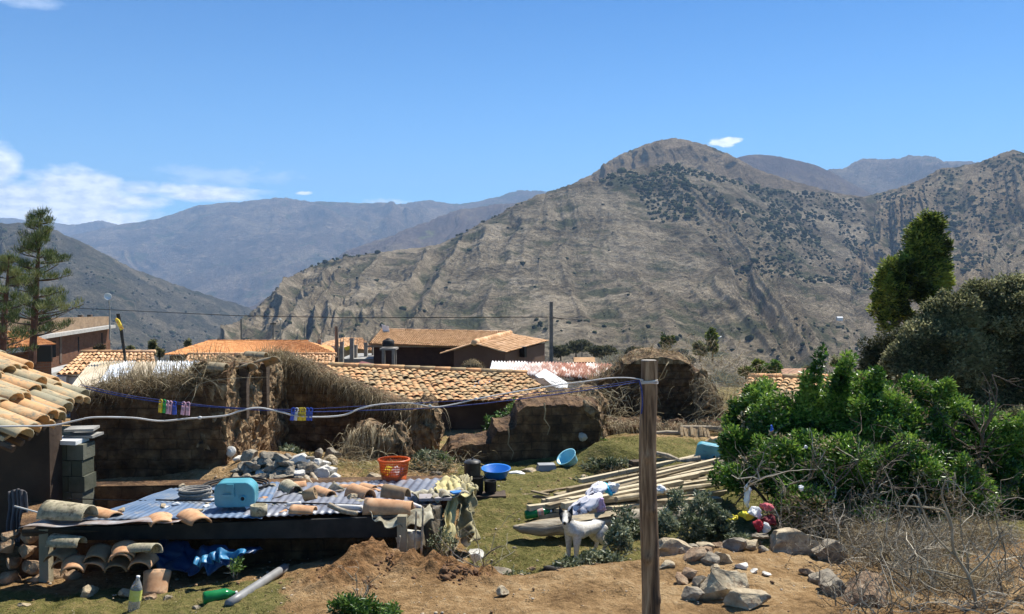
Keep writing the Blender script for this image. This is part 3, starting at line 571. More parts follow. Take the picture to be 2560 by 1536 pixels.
# -- long house with the big barrel tiles, just behind the ruins
h = empty('tiled_house', W(1100, 1100, 23), 'long adobe house with rows of yellow barrel tiles and one blue grey sheet patch', 'house')
TL, TR, BR, BL = w(740, 913, 25.6), w(1314, 937, 25.4), w(1404, 1003, 22.2), w(740, 999, 22.6)
o = tile_roof('roof', TL, TR, BR, BL, 40, 12, M_tile_mid, h, h=.06, jit=.012, seed=1, overlap=1.3, lf=.3, deck=M_deck, wmul=1.12)
n_ = np.cross(TR - TL, BL - TL); n_ /= np.linalg.norm(n_); n_ = n_ if n_[2] > 0 else -n_
pr = lambda px, py: np.array(ray(px, py)) * (n_ @ (TL + n_ * .13)) / (n_ @ ray(px, py))
corr('roof_patch', pr(1188, 953), pr(1231, 955), pr(1219, 1001), pr(1176, 998), 5, .016, M_tin_blue, h, nseg=3)
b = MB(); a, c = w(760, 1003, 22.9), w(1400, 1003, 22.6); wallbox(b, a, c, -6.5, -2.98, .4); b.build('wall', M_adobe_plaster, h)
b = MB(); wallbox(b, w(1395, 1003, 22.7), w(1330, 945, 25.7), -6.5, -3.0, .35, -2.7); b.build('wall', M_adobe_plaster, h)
b = MB()
for i in range(26): p = BL * (1 - i / 25) + BR * (i / 25); b.tube([p + [0, .1, -.1], p + [0, .7, .10]], .04, 6)
b.build('rafters', M_wood_dark, h)
# -- left house whose lichened roof comes in at the frame edge
h = empty('near_tiled_house', (-5.5, 9, -2.9), 'dark old house at the left edge under a big lichened clay tile roof', 'house')
E1 = np.array([-4.98, 10.05, -1.24]); E2 = np.array([-3.90, 6.75, -1.16]); up = np.array([-2.35, .18, 1.02])
tile_roof('roof', E1 + up, E2 + up, E2, E1, 15, 7, M_tile_near, h, h=.085, jit=.02, arc=7, ridge=False, solid=.014, seed=4, overlap=1.32, wmul=1.08)
b = MB()
for i in range(12): p = E1 * (1 - i / 11) + E2 * (i / 11); b.tube([p + [.06, 0, -.10], p + up * .5 + [0, 0, -.10]], .03, 6)
b.tube([E1 + [0, 0, -.15] + up * .1, E2 + [0, 0, -.15] + up * .1], .05, 8); b.build('rafters', M_wood_dark, h)
b = MB(); wallbox(b, (-7.6, 10.3), (WX(118, 10.3), 10.3), -3.4, -1.2, .3); b.build('wall', M_adobe_plaster, h, noise=(.05, 3))
b = MB(); wallbox(b, (-4.95, 7.6), (-4.6, 6.6), -3.4, -1.25, .3); b.build('wall', M_adobe_plaster, h, noise=(.05, 3))

# -- block pier with a pale slab
h = empty('block_pier', W(170, 1250, 10.6), 'short pier of grey concrete blocks with a pale slab on top in the shade', 'pier')
b = MB(); rows = 6; x0, x1 = W(128, 1200, 10.6).x, W(212, 1200, 10.6).x; zt = PZ(1112, 10.6); hh = .193
for r_ in range(9):
    sh = random.uniform(-.03, .03); z = zt - hh * (r_ + .5); k = 2 + r_ % 2
    for i in range(k):
        wdt = (x1 - x0) / k; b.box(((x0 + x1) / 2 + sh + (i - (k - 1) / 2) * wdt, 10.75, z), (wdt - .008, .3, hh - .008), a=random.random())
b.build('blocks', mat('mossy grey block', (.07, .075, .05), (.14, .14, .105), scale=3, var=.5, bump=.4), h)
b = MB().box(((x0 + x1) / 2 - .04, 10.72, zt + .03), ((x1 - x0) * .8, .34, .05), ry=.03); b.build('slab', M_white, h)
b = MB().box(((x0 + x1) / 2 + .05, 10.9, PZ(1088, 10.9)), (.36, .3, .03)).box(((x0 + x1) / 2 + .03, 10.9, PZ(1072, 10.9)), (.34, .3, .03), rz=.2); b.build('loose_slabs', M_conc, h)
# -- brick building with flat concrete slabs
h = empty('brick_building', W(200, 900, 62), 'unfinished two storey brick building with pale slab edges behind the pine', 'building')
A, B = (WX(60, 56), 56), (WX(265, 72), 72)
b = MB(); wallbox(b, A, B, -7.5, -3.42, .3); b.build('wall', M_brick, h)
b = MB(); wallbox(b, (WX(40, 53.5), 53.5), (WX(272, 71.5), 71.5), -3.42, -3.18, .5); wallbox(b, (WX(-20, 48), 48), (WX(283, 70), 70), -5.55, -5.3, 1.2); b.build('floor_slab', mat('pale slab edge', (.34, .33, .30), (.46, .44, .41)), h)
b = MB(); wallbox(b, (WX(118, 59), 59), (WX(264, 72), 72), -3.18, -2.15, .25, -2.5); b.build('parapet', M_brick_pale, h)
b = MB(); wallbox(b, (WX(0, 54.5), 54.5), (WX(110, 58.5), 58.5), -3.18, -1.95, .25, -2.2); b.build('upper_wall', M_brick_pale, h)
M_bc = mat('brown column', (.12, .085, .06), (.18, .13, .10))
for px, Y, zz, hh in ((205, 66.7, -2.7, 1.0), (228, 69.0, -2.7, .9), (150, 61.4, -4.4, 1.9), (205, 66.4, -4.4, 1.9)): MB().box((WX(px, Y), Y - .25, zz), (.3, .3, hh)).build('column', M_bc, h)
for px, Y in ((120, 59.6), (180, 64.6), (240, 69.8)):
    b = MB().box((WX(px, Y), Y - .15, -4.3), (1.0, .12, 1.1), rz=.55); b.build('window', M_glass_dark, h)
# -- orange roof in front of the brick building
h = empty('small_orange_house', W(60, 900, 32), 'small brick house with a smooth orange roof at the left edge behind the pine', 'house')
tile_roof('roof', w(-120, 826, 36), w(62, 829, 36), w(139, 861, 32.5), w(-120, 882, 29), 46, 9, M_tile_new, h, h=.04, jit=.004, arc=4, ridge=False, seed=7)
b = MB(); wallbox(b, w(-120, 900, 30), w(128, 872, 32.9), -5.6, -2.62, .3, -2.35); b.build('wall', M_brick, h)
b = MB().box(tuple(W(112, 884, 31.6)), (.5, .1, .6)); b.build('window', M_glass_dark, h)
# -- tiled house below it, white gable to the left
h = empty('white_gabled_house', W(260, 940, 28), 'low house with striped tan tiles and a whitewashed end wall beyond the grey sheet roof', 'house')
tile_roof('roof', w(203, 884, 30), w(384, 884, 30), w(392, 930, 26.5), w(142, 937, 26.5), 18, 7, M_tile_pale, h, h=.07, jit=.006, seed=9)
b = MB(); wallbox(b, w(146, 940, 26.9), w(390, 930, 26.9), -5.6, -2.80, .3); b.build('wall', M_white, h)
b = MB(); wallbox(b, w(138, 935, 26.6), w(200, 885, 30.4), -5.6, -2.75, .3, -2.5); b.build('wall', M_white, h)
# -- grey sheet roof
h = empty('sheet_roofed_house', W(330, 990, 21), 'low shed behind the mud wall under grey and white corrugated sheets', 'shed')
TL, TR, BR, BL = w(228, 906, 24), w(560, 904, 24), w(560, 990, 19.5), w(160, 985, 19.5)
for i in range(6):
    f0, f1 = i / 6, (i + 1.06) / 6; off = np.array([0, 0, .012 * (i % 2)])
    m_ = mat('sheet', *(((.50, .42, .30), (.58, .50, .38)) if i in (0, 2) else ((.62, .68, .76), (.74, .78, .82))), scale=1.2, rough=.6, dark=((.40, .33, .22), 1.8, .5, .62), stretch=(1, .4, 1))
    corr('roof_sheet', TL * (1 - f0) + TR * f0 + off, TL * (1 - f1) + TR * f1 + off, BL * (1 - f1) + BR * f1 + off, BL * (1 - f0) + BR * f0 + off, 9, .02, m_, h, nseg=5, wrinkle=.03, seed=i)
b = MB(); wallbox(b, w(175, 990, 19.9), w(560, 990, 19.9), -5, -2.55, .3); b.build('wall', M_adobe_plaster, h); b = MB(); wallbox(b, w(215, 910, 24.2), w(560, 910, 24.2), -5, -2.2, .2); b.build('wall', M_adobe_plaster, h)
# -- wide orange hip roof
h = empty('orange_roofed_hall', W(620, 900, 41), 'wide low hall with a bright orange hipped roof left of the concrete columns', 'house')
tile_roof('roof', w(520, 853, 45), w(768, 854, 45), w(842, 885, 40), w(411, 887, 40), 70, 12, M_tile_new, h, h=.045, jit=.003, arc=4, ridge=True, seed=11)
b = MB(); b.add([w(520, 853, 45), w(411, 887, 40), w(470, 870, 49)], [(0, 1, 2)]); b.add([w(768, 854, 45), w(842, 885, 40), w(830, 866, 49)], [(0, 1, 2)]); b.build('roof_hip', M_tile_new, h)
b = MB(); wallbox(b, w(425, 890, 40.5), w(828, 888, 40.5), -7, -3.22, .3); wallbox(b, w(828, 888, 40.5), w(822, 866, 48), -7, -3.3, .3); b.build('wall', M_adobe_plaster, h)
# -- tan tile strip in front of it
h = empty('low_tan_roofed_house', W(660, 925, 33), 'low house with a narrow strip of tan tiles in front of the orange hall', 'house')
tile_roof('roof', w(470, 889, 34.5), w(838, 889, 34.5), w(835, 925, 31.5), w(450, 925, 31.5), 44, 7, M_tile_pale, h, h=.07, jit=.008, seed=12)
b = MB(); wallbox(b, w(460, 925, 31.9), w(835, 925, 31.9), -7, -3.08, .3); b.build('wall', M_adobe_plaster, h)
# -- pale house behind the columns
h = empty('pale_roofed_house', W(870, 900, 60), 'distant house with a pale hipped tile roof behind the bare columns', 'house')
tile_roof('roof', w(858, 846, 64), w(905, 847, 64), w(945, 878, 58), w(795, 862, 60), 26, 7, M_tile_pale, h, h=.07, jit=.01, seed=13)
b = MB(); wallbox(b, w(800, 870, 60), w(940, 878, 58.5), -9, -4.25, .3); b.build('wall', M_brick_pale, h)
b = MB().add([W(858, 870, 57), W(884, 861, 57), W(888, 866, 57), W(866, 877, 57)], [(0, 1, 2, 3)]); tag(b.build('yellow_tarp', mat('yellow plastic', (.75, .55, .05))), 'yellow plastic sheet hung between the bare concrete columns', 'tarp')
M_col = mat('raw concrete column', (.22, .2, .17), (.32, .29, .25), scale=3)
for k, (px, t0, t1, wd_) in enumerate(((800, 849, 870, 8), (855, 855, 908, 8), (880, 846, 889, 9), (889, 863, 912, 8), (915, 857, 905, 8), (932, 860, 882, 4))):
    Y = 46 + k * .8; a = W(px, t1, Y); c = W(px, t0, Y); b = MB().box((a.x, Y, (a.z + c.z) / 2 - .7), (wd_ / FPX * Y, .3, c.z - a.z + 1.4)).box((a.x, Y, c.z - .05), (wd_ / FPX * Y + .03, .34, .1))
    for s in (-.08, .08): b.tube([(a.x + s, Y, c.z), (a.x + s * 1.2, Y, c.z + .35)], .015, 5)
    tag(b.build('concrete_column', M_col), ['leftmost and farthest bare concrete column, beside the orange roof', 'slim concrete column just right of the tall wooden pole', 'tallest bare concrete column next to the yellow sheet', 'concrete column standing lowest, in front of the tallest one', 'bare concrete column close to the long brick hall', 'thin white corner post against the long brick hall'][k], 'column', 'bare concrete columns of the unfinished storey')
h = empty('half_built_house', W(870, 915, 47), 'half built concrete floor from which the bare columns rise', 'building')
b = MB(); wallbox(b, w(850, 890, 47.5), w(935, 890, 47.5), -5.0, -3.95, 4); b.build('floor_slab', M_conc, h)
b = MB(); wallbox(b, w(842, 905, 45.4), w(935, 905, 45.4), -6.5, -4.1, .3); b.build('wall', M_white, h)
# maroon roof
h = empty('maroon_roofed_shed', W(910, 925, 40), 'little shed with a low maroon sheet roof in front of the concrete frame', 'shed')
b = MB().add([w(868, 921, 38), w(905, 903, 40), w(953, 914, 38.5), w(953, 923, 38)], [(0, 1, 2, 3)]).add([w(868, 921, 38), w(905, 903, 40), w(868, 921, 40)], [(0, 1, 2)]); b.build('roof', mat('maroon paint', (.16, .055, .05), (.22, .08, .07)), h)
b = MB(); wallbox(b, w(870, 922, 38.4), w(953, 922, 38.4), -6, -3.62, 1); b.build('wall', M_brick, h)
# -- long brick hall with front gable
h = empty('long_brick_hall', W(1080, 915, 46), 'long dark brick hall with a tan ribbed tile roof and a gabled wing', 'building')
tile_roof('roof', w(952, 827, 50), w(1262, 833, 50), w(1240, 872, 45), w(922, 862, 45), 60, 14, M_tile_pale, h, h=.10, jit=.002, arc=4, seed=15)
b = MB(); wallbox(b, w(934, 866, 45.6), w(1135, 872, 45.6), -8, -3.12, .3, -3.22); b.build('wall', mat('dark brown brick', (.06, .03, .022), (.085, .045, .03)), h)
b = MB().box(tuple(W(1030, 866, 45.3)), (4.6, .12, .10)); b.build('eave_beam', M_conc, h)
rn, rf, en, ef, ln = w(1184, 859, 40), w(1274, 835, 46), w(1266, 881, 39.3), w(1370, 852, 45.4), w(1103, 884, 40.8)
lf = ln + (rf - rn)
tile_roof('wing_roof', rn, rf, ef, en, 22, 10, M_tile_pale, h, h=.05, jit=.004, arc=4, seed=16)
tile_roof('wing_roof', rf, rn, ln, lf, 22, 10, M_tile_pale, h, h=.05, jit=.004, arc=4, ridge=False, seed=17)
zb = -7.5; ai = lambda p, q, f: p * (1 - f) + q * f
g1, g2 = ai(ln, rn, .38), ai(en, rn, .04); ap = rn + [0, .3, -.06]
b = MB(); f = [np.array([g1[0], g1[1] + .3, zb]), np.array([g2[0], g2[1] + .3, zb]), g2 + [0, .3, -.08], ap, g1 + [0, .3, -.08]]; k = f + [p + [0, .3, 0] for p in f]
b.add(k, [(0, 1, 2, 3, 4), (9, 8, 7, 6, 5), (0, 5, 6, 1), (1, 6, 7, 2), (2, 7, 8, 3), (3, 8, 9, 4), (4, 9, 5, 0)]); b.build('gable_wall', mat('reddish brown plaster', (.11, .062, .042), (.145, .085, .058), scale=1), h)
b = MB(); wallbox(b, g2 + [0, .35, 0], ai(ef, rf, .04) + [-.1, -.3, 0], zb, g2[2] - .1, .3, ef[2] - .12); b.build('side_wall', mat('reddish plaster side', (.115, .065, .045), (.15, .088, .06), scale=1), h)
b = MB().box(tuple(W(1308, 880, 41.4)), (.18, .3, .5), rz=.9); b.build('window', M_glass_dark, h)
# roof top sheet (white) and water tank on its frame
b = MB().add([W(954, 811, 49), W(964, 815, 49), W(972, 816, 49), W(974, 832, 49), W(958, 832, 49)], [(0, 1, 2, 3, 4)]); o = b.build('white_flag', M_white); o.modifiers.new('s', 'SOLIDIFY').thickness = .05; tag(o, 'small white cloth flag raised on the tan roof ridge of the long hall', 'flag')
h = empty('tank_stand', W(972, 915, 43), 'open concrete frame stand carrying a black tank before the brick hall', 'stand')
for px, Y in ((958, 42.5), (983, 42.5), (960, 43.4), (988, 43.4)):
    a, c = W(px, 918, Y), W(px, 873, Y); MB().box((a.x, Y, (a.z + c.z) / 2), (.12, .12, c.z - a.z)).build('leg', M_col, h)
a = W(973, 872, 43); MB().box(tuple(a), (.78, 1.1, .09)).build('top_slab', M_col, h)
a = W(971, 869, 43); MB().lathe([(0, 0), (.27, 0), (.29, .05), (.29, .26), (.22, .33), (.10, .36), (.10, .40), (0, .40)], tuple(a + Vector((0, 0, .04))), 16).build('water_tank', M_black, None, smooth=True)
tag(bpy.data.objects['water_tank'], 'small black water tank on top of the concrete frame', 'tank')
# haystack
# -- rusty roof and white tarp
h = empty('rusty_roofed_shed', W(1340, 950, 30), 'low shed under rust streaked white corrugated sheets beside the utility pole', 'shed')
TL, TR, BR, BL = w(1230, 904, 33), w(1530, 910, 33), w(1500, 950, 29.5), w(1222, 932, 29.5)
for i in range(7):
    f0, f1 = i / 7, (i + 1.05) / 7; off = np.array([0, 0, .015 * (i % 2)]); k = min(1, i / 3.5)
    m_ = mat('rusted sheet', *[tuple(np.array(c0) * (1 - k) + np.array(c1) * k) for c0, c1 in (((.5, .42, .38), (.20, .07, .035)), ((.66, .64, .62), (.30, .13, .075)), ((.78, .78, .78), (.66, .58, .52)))], scale=2.2, detail=7, lo=.38, hi=.62, stretch=(2.4, .5, 1), rough=.7)
    corr('roof_sheet', TL * (1 - f0) + TR * f0 + off, TL * (1 - f1) + TR * f1 + off, BL * (1 - f1) + BR * f1 + off, BL * (1 - f0) + BR * f0 + off, 6, .03, m_, h, nseg=4, seed=i)
b = MB(); wallbox(b, w(1226, 935, 29.9), w(1500, 950, 29.9), -6, -3.1, .3, -3.3); b.build('wall', M_white, h)
gp = [w(1337, 942, 27), w(1362, 926, 27.6), w(1392, 944, 27), w(1420, 962, 26.5), w(1418, 974, 26), w(1390, 974, 26), w(1362, 960, 26.2)]
b = MB().add(gp, [(0, 1, 2, 3, 4, 5, 6)]); o = b.build('white_tarp', M_white); o.modifiers.new('s', 'SOLIDIFY').thickness = .05; tag(o, 'white tarpaulin spread beside the end of the barrel tile roof', 'tarp')
# -- little far houses
def tiny_house(px, py, Y, wd_, ht, roofm, wallm, label, side=True):
    p = W(px, py, Y); h = empty('far_house', p, label, 'house'); b = MB(); s = wd_ / 2
    b.box((p.x, Y, p.z - ht * .5 - .5), (wd_ * .92, wd_ * .6, ht + 1)).build('wall', wallm, h)
    b = MB(); d = wd_ * .4; z = p.z
    b.add([(p.x - s, Y - d, z), (p.x + s, Y - d, z), (p.x + s, Y, z + ht * .8), (p.x - s, Y, z + ht * .8), (p.x - s, Y + d, z), (p.x + s, Y + d, z)], [(0, 1, 2, 3), (3, 2, 5, 4), (0, 3, 4), (1, 5, 2)])
    b.build('roof', roofm, h); return h
tiny_house(1983, 938, 58, 1.7, .55, mat('salmon roof', (.52, .28, .17), (.58, .33, .2)), M_conc, 'little house with a plain salmon roof beyond the right tile roof')
tiny_house(1460, 904, 50, 1.2, .3, M_tile_pale, M_adobe_plaster, 'tiny tan roof peeping over the rusty sheet roof')
tiny_house(2099, 795, 700, 4.6, 1.3, M_white, M_white, 'white hut far away on the foot of the brown hill')
for i, (px, py, Y) in enumerate(((1582, 838, 640), (2585, 1200, 600))): 
    if i == 0: tiny_house(1800, 843, 600, 2.2, .8, M_white, M_white, 'tiny pale hut low on the main hill right of the two dark trees')
# -- right tile roof behind the green bush
h = empty('bush_side_tiled_house', W(1950, 980, 22), 'tan barrel tile roof half hidden behind the big green bush', 'house')
tile_roof('roof', w(1872, 947, 26), w(2330, 952, 26), w(2330, 1035, 22), w(1825, 1022, 22), 26, 11, M_tile_mid, h, h=.07, jit=.012, seed=21, lf=.35, deck=M_deck, wmul=1.05)
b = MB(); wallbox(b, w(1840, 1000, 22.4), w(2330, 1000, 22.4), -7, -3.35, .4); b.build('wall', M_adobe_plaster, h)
h = empty('blue_sheet_shed', W(2340, 960, 27), 'bluish white sheet roof glimpsed through the dark tree at the right', 'shed')
corr('roof', w(2290, 936, 30), w(2480, 936, 30), w(2480, 962, 27), w(2290, 962, 27), 20, .02, mat('pale blue sheet', (.42, .5, .66), (.62, .68, .76), scale=3), h)
b = MB(); wallbox(b, w(2300, 962, 27.3), w(2470, 962, 27.3), -7, -3.2, .3); b.build('wall', M_adobe_plaster, h)

# ---------------------------------------------------------------- poles and wires
h = empty('utility_pole', W(1379, 935, 34), 'tall dark concrete utility pole standing behind the barrel tile roof', 'pole')
a, c = W(1379, 960, 34), W(1378, 755, 34); MB().tube([a - Vector((0, 0, 3)), c], [.10, .068], 10).build('shaft', mat('grey pole', (.10, .105, .10), (.16, .16, .15)), h)
MB().tube([W(1378, 793, 34), W(1398, 797, 34), W(1410, 798, 34)], .02, 5).build('insulator_arm', M_black, h)
def wirecurve(mb, a, b, sag, r, n=24):
    mb.tube([a.lerp(b, i / n) - Vector((0, 0, sag * 4 * (i / n) * (1 - i / n))) for i in range(n + 1)], r, 4)
b = MB(); pts = [W(px, py, Y) for px, py, Y in ((-40, 758, 62), (190, 771, 56), (600, 790, 46), (900, 795, 40), (1378, 793, 34))]
b.tube(pts, .016, 5); tag(b.build('power_line', M_black), 'thin black power line running from the left edge to the utility pole', 'wire')
tag(MB().tube([W(1379, 795, 33.9), W(1405, 797, 34), W(1490, 802, 60)], .014, 4).build('power_line', M_black), 'short black wire leaving the utility pole to the right', 'wire')
for px, t0, t1, Y, rr, lab in ((603, 798, 870, 70, .06, 'thin grey pole at the hill foot behind the orange roof, left one'), (683, 805, 870, 72, .05, 'short dark pole with a crossbar behind the orange roof'), (1455, 858, 905, 60, .03, 'thin dark post before the hill foot trees')):
    h = empty('thin_pole', W(px, t1, Y), lab, 'pole'); MB().tube([W(px, t1, Y) - Vector((0, 0, 2)), W(px, t0, Y)], rr, 6).build('shaft', mat('pole', (.12, .12, .11)), h)
    if px == 683: MB().tube([W(676, 810, Y), W(690, 810, Y)], .05, 5).build('crossbar', M_black, h)
h = empty('wooden_mast', W(841, 915, 42), 'tall wooden mast standing left of the concrete columns', 'pole'); MB().tube([W(843, 930, 42), W(841, 816, 42)], [.12, .07], 8, .5).build('shaft', mat('brown mast', (.14, .10, .07), (.2, .15, .11)), h)
h = empty('lamp_post', W(272, 800, 60), 'grey street lamp with a round white head above the brick building', 'street lamp')
MB().tube([W(275, 850, 60), W(274, 766, 60), W(272, 752, 60)], [.06, .04, .03], 6).build('shaft', M_conc, h)
b = MB(); c = W(269, 743, 60); b.lathe([(0, -.02), (.12, 0), (.22, .06), (.25, .12), (.21, .10), (.1, .03), (0, .01)], (0, 0, 0), 16, Matrix.Rotation(R(70), 3, 'X') @ Matrix.Rotation(R(30), 3, 'Y'))
b.v = [v + np.array(c) for v in b.v]; b.build('lamp_head', M_white, h, smooth=True)
h = empty('flag_pole', W(313, 900, 24), 'leaning dark pole with a torn yellow and red rag tied near its top', 'pole')
MB().tube([W(314, 905, 24), W(303, 825, 24), W(295, 785, 24)], [.035, .045, .05], 7).build('shaft', M_black, h)
b = MB(); P = [W(292, 795, 23.9), W(299, 800, 23.9), W(305, 812, 23.8), W(310, 822, 23.9), W(303, 826, 23.9), W(296, 812, 23.95), W(290, 800, 24)]
b.add(P, [(0, 1, 2, 5, 6), (5, 2, 3, 4)]); o = b.build('rag', mat('yellow rag', (.7, .5, .03), (.75, .6, .1), (.6, .12, .08), scale=9, lo=.4, hi=.62), h); o.modifiers.new('s', 'SOLIDIFY').thickness = .03
b = MB(); h2 = empty('lamp_post', W(692, 850, 90), 'slim distant lamp with a tiny white head in front of the hill', 'street lamp'); MB().tube([W(702, 860, 90), W(702, 800, 90)], .05, 5).build('shaft', M_conc, h2); MB().lathe([(0, -.12), (.12, -.05), (.14, .05), (0, .1)], tuple(W(700, 799, 90)), 10).build('lamp_head', M_white, h2, smooth=True)
# ---------------------------------------------------------------- mud walls of the ruins
M_adobe = mat('crumbling shaded adobe', (.065, .036, .017), (.15, .085, .04), (.30, .185, .09), scale=5, detail=9, lo=.3, hi=.68, bump=1.0, bscale=14, bdist=.05, dark=((.045, .028, .015), 2.2, .52, .75))  # darker copy of the adobe, shade of the wall faces in its colour
M_adobe_lit = mat('stony sunlit adobe', (.07, .042, .02), (.23, .14, .065), (.44, .32, .18), scale=8, detail=9, lo=.32, hi=.66, bump=1.0, bscale=16, bdist=.07, dark=((.04, .025, .015), 5, .55, .66), stretch=(1, 1, .6))  # lighter copy of the adobe, sunlight put into its colour
def add_courses(m, amt=.5):
    t = m.node_tree; b = t.nodes['Principled BSDF']; src = b.inputs['Base Color'].links[0].from_socket; o = t.nodes.new('ShaderNodeTexCoord').outputs['Object']
    nz = N(t, 'ShaderNodeTexNoise', i_Scale=3.0, i_Detail=4.0); t.links.new(o, nz.inputs['Vector']); sp = t.nodes.new('ShaderNodeSeparateXYZ'); t.links.new(o, sp.inputs[0]); cb = t.nodes.new('ShaderNodeCombineXYZ')
    d = mth(t, 'MULTIPLY', mth(t, 'SUBTRACT', nz.outputs[0], .5), .16); t.links.new(mth(t, 'ADD', mth(t, 'ADD', sp.outputs[0], sp.outputs[1]), d), cb.inputs[0]); t.links.new(mth(t, 'ADD', sp.outputs[2], mth(t, 'MULTIPLY', d, .6)), cb.inputs[1])
    br = N(t, 'ShaderNodeTexBrick', offset=.5); br.inputs['Scale'].default_value = 1; br.inputs['Brick Width'].default_value = .38; br.inputs['Row Height'].default_value = .14; br.inputs['Mortar Size'].default_value = .012; br.inputs['Mortar Smooth'].default_value = .4
    br.inputs['Color1'].default_value = (1, .95, .9, 1); br.inputs['Color2'].default_value = (.62, .56, .5, 1); br.inputs['Mortar'].default_value = (.42, .38, .33, 1); t.links.new(cb.outputs[0], br.inputs['Vector'])
    t.links.new(mixc(t, amt, src, br.outputs[0], 'MULTIPLY'), b.inputs['Base Color'])
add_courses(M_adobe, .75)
M_adobe_red = brickmat('reddish adobe courses', (.14, .075, .04), (.17, .095, .05), (.075, .045, .025), .38, .13, .014, .7)
def adobe(name, a, b, prof, zb, th, mt, label=None, cat='wall', lump=.05, lscale=3.0, step=.035, parent=None, part='mud_body', tilt=0.0, jag=.03, group=None, shoulder=.13):
    """a, b ground ends of the front face; prof [(px, py)] outline of its top seen in the photo"""
    a = np.array(a[:2], float); b = np.array(b[:2], float); L = np.linalg.norm(b - a); d = (b - a) / L; n = np.array([-d[1], d[0]]); n = n if n[1] > 0 or (abs(n[1]) < 1e-6) else -n
    S = []; Z = []
    for px, py in prof: p = onplane(px, py, a, b); S.append(((p.x - a[0]) * d[0] + (p.y - a[1]) * d[1]) / L); Z.append(p.z)
    o_ = np.argsort(S); S = np.array(S)[o_]; Z = np.array(Z)[o_]
    ns = max(6, int(L / step)); nh = max(6, int((max(Z) - zb) / step)); ntk = max(4, int(th / step))
    s = np.linspace(0, 1, ns); zt = np.interp(s, S, Z); zt = zt + fbm(np.stack([s * L * 5, s * 0, s * 0], 1), 4, 3, .6) * jag
    def P(s_, t_, h_):
        z0 = zb; zz = z0 + (np.interp(s_, s, zt) - shoulder * (1 - t_) ** 2 - z0) * h_
        x = a[0] + d[0] * s_ * L + n[0] * t_ * th; y = a[1] + d[1] * s_ * L + n[1] * t_ * th
        return np.stack([x, y, zz], -1)
    mb = MB()
    def surf(A, B): 
        return A, B
    s1, h1 = np.meshgrid(s, np.linspace(0, 1, nh), indexing='ij'); mb.grid(P(s1, 0 * s1, h1)); mb.grid(P(s1, 0 * s1 + 1, h1))
    s2, t2 = np.meshgrid(s, np.linspace(0, 1, ntk), indexing='ij'); mb.grid(P(s2, t2, 0 * s2 + 1))
    t3, h3 = np.meshgrid(np.linspace(0, 1, ntk), np.linspace(0, 1, nh), indexing='ij'); mb.grid(P(0 * t3, t3, h3)); mb.grid(P(0 * t3 + 1, t3, h3))
    for k in range(len(mb.v)):
        V = mb.v[k]; D = np.stack([fbm(V * lscale + 31 * q, 4, q + 40, .55) for q in range(3)], 1) * lump * 1.6
        D += np.stack([fbm(V * lscale * 3.3 + 11 * q, 3, q + 50, .6, True) for q in range(3)], 1) * lump * .45; mb.v[k] = V + D * np.clip((V[:, 2:3] - zb) / .25, .15, 1)
    if parent is None and label:
        parent = empty(name, (float(a[0]), float(a[1]), zb), label, cat, group)
    mb.build(part, mt, parent, smooth=False)
    top = [Vector(P(np.array([q]), np.array([.4]), np.array([1.0]))[0]) for q in np.linspace(0, 1, 40)]
    return parent, top, n
def straw(parent, pts, n, length, mt, front=-1.0, spread=.12, up=.25, droop=.5, width=.006, name='dry_grass', out=.6, curl=.3, seg=3):
    """loose straw along a line; front: how much it leans to the camera"""
    P = np.array([tuple(p) for p in pts]); u = RNG.random(n) * (len(P) - 1); i = np.floor(u).astype(int).clip(0, len(P) - 2); f = (u - i)[:, None]
    c = fbm(np.stack([u * .9, u * 0, u * 0], 1), 3, 7); keep = c + RNG.normal(size=n) * .3 > -.25
    B = (P[i] * (1 - f) + P[i + 1] * f + RNG.normal(size=(n, 3)) * np.array([spread, spread, spread * .35]))[keep]; m = len(B)
    d = RNG.normal(size=(m, 3)) * np.array([out, out * .6, .3]) + np.array([0, front, up])
    return blades(name, B, d, RNG.uniform(.4, 1.2, m) * length, width, mt, droop, seg, None, parent, curl)
def stalks(parent, pts, n, length, mt, spread=.12, lean=.25, width=.006, name='dry_stalks', droop=.12):
    P = np.array([tuple(p) for p in pts]); u = RNG.random(n) * (len(P) - 1); i = np.floor(u).astype(int).clip(0, len(P) - 2); f = (u - i)[:, None]
    B = P[i] * (1 - f) + P[i + 1] * f + RNG.normal(size=(n, 3)) * np.array([spread, spread, .02]); d = RNG.normal(size=(n, 3)) * lean; d[:, 2] = 1
    return blades(name, B, d, RNG.uniform(.4, 1.15, n) * length, width, mt, droop, 4, None, parent, .25)

zB = -3.0
# 1 left ruin: shaded front wall and the sunlit return wall
A0, A1 = (WX(190, 12.0), 12.0), (WX(556, 12.0), 12.0)
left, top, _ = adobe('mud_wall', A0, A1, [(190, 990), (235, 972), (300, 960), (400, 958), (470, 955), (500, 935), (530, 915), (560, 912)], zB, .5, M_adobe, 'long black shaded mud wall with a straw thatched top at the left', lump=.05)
straw(left, top[2:34], 3600, .26, M_straw_d, -.7, .14, .5, .75, .007); straw(left, top[2:33], 1500, .30, M_straw, -.5, .16, .9, .5, .006, 'pale_straw')
stalks(left, [p + Vector((0, .25, 0)) for p in top[5:36]], 900, .46, M_straw, .16, .22, .008)
for _k, (px, py) in enumerate(((480, 955), (470, 940), (505, 950))): 
    p = onplane(px, py, A0, A1); blades('dead_branch', np.array([tuple(p)] * 26) + RNG.normal(size=(26, 3)) * .03, RNG.normal(size=(26, 3)) * np.array([1.1, .5, .5]) + np.array([0, -.2, .5]), RNG.uniform(.3, .7, 26), .011, M_straw, .35, 5, None, left, .6)
side, top, _ = adobe('sunlit_mud_wall', (WX(558, 12.02), 12.02), (-3.86, 14.9), [(560, 908), (600, 905), (640, 897), (700, 900)], zB - .2, .42, M_adobe_lit, 'rough stony mud wall lit by the sun, its end facing right behind the grey stones', lump=.075, lscale=4.2)
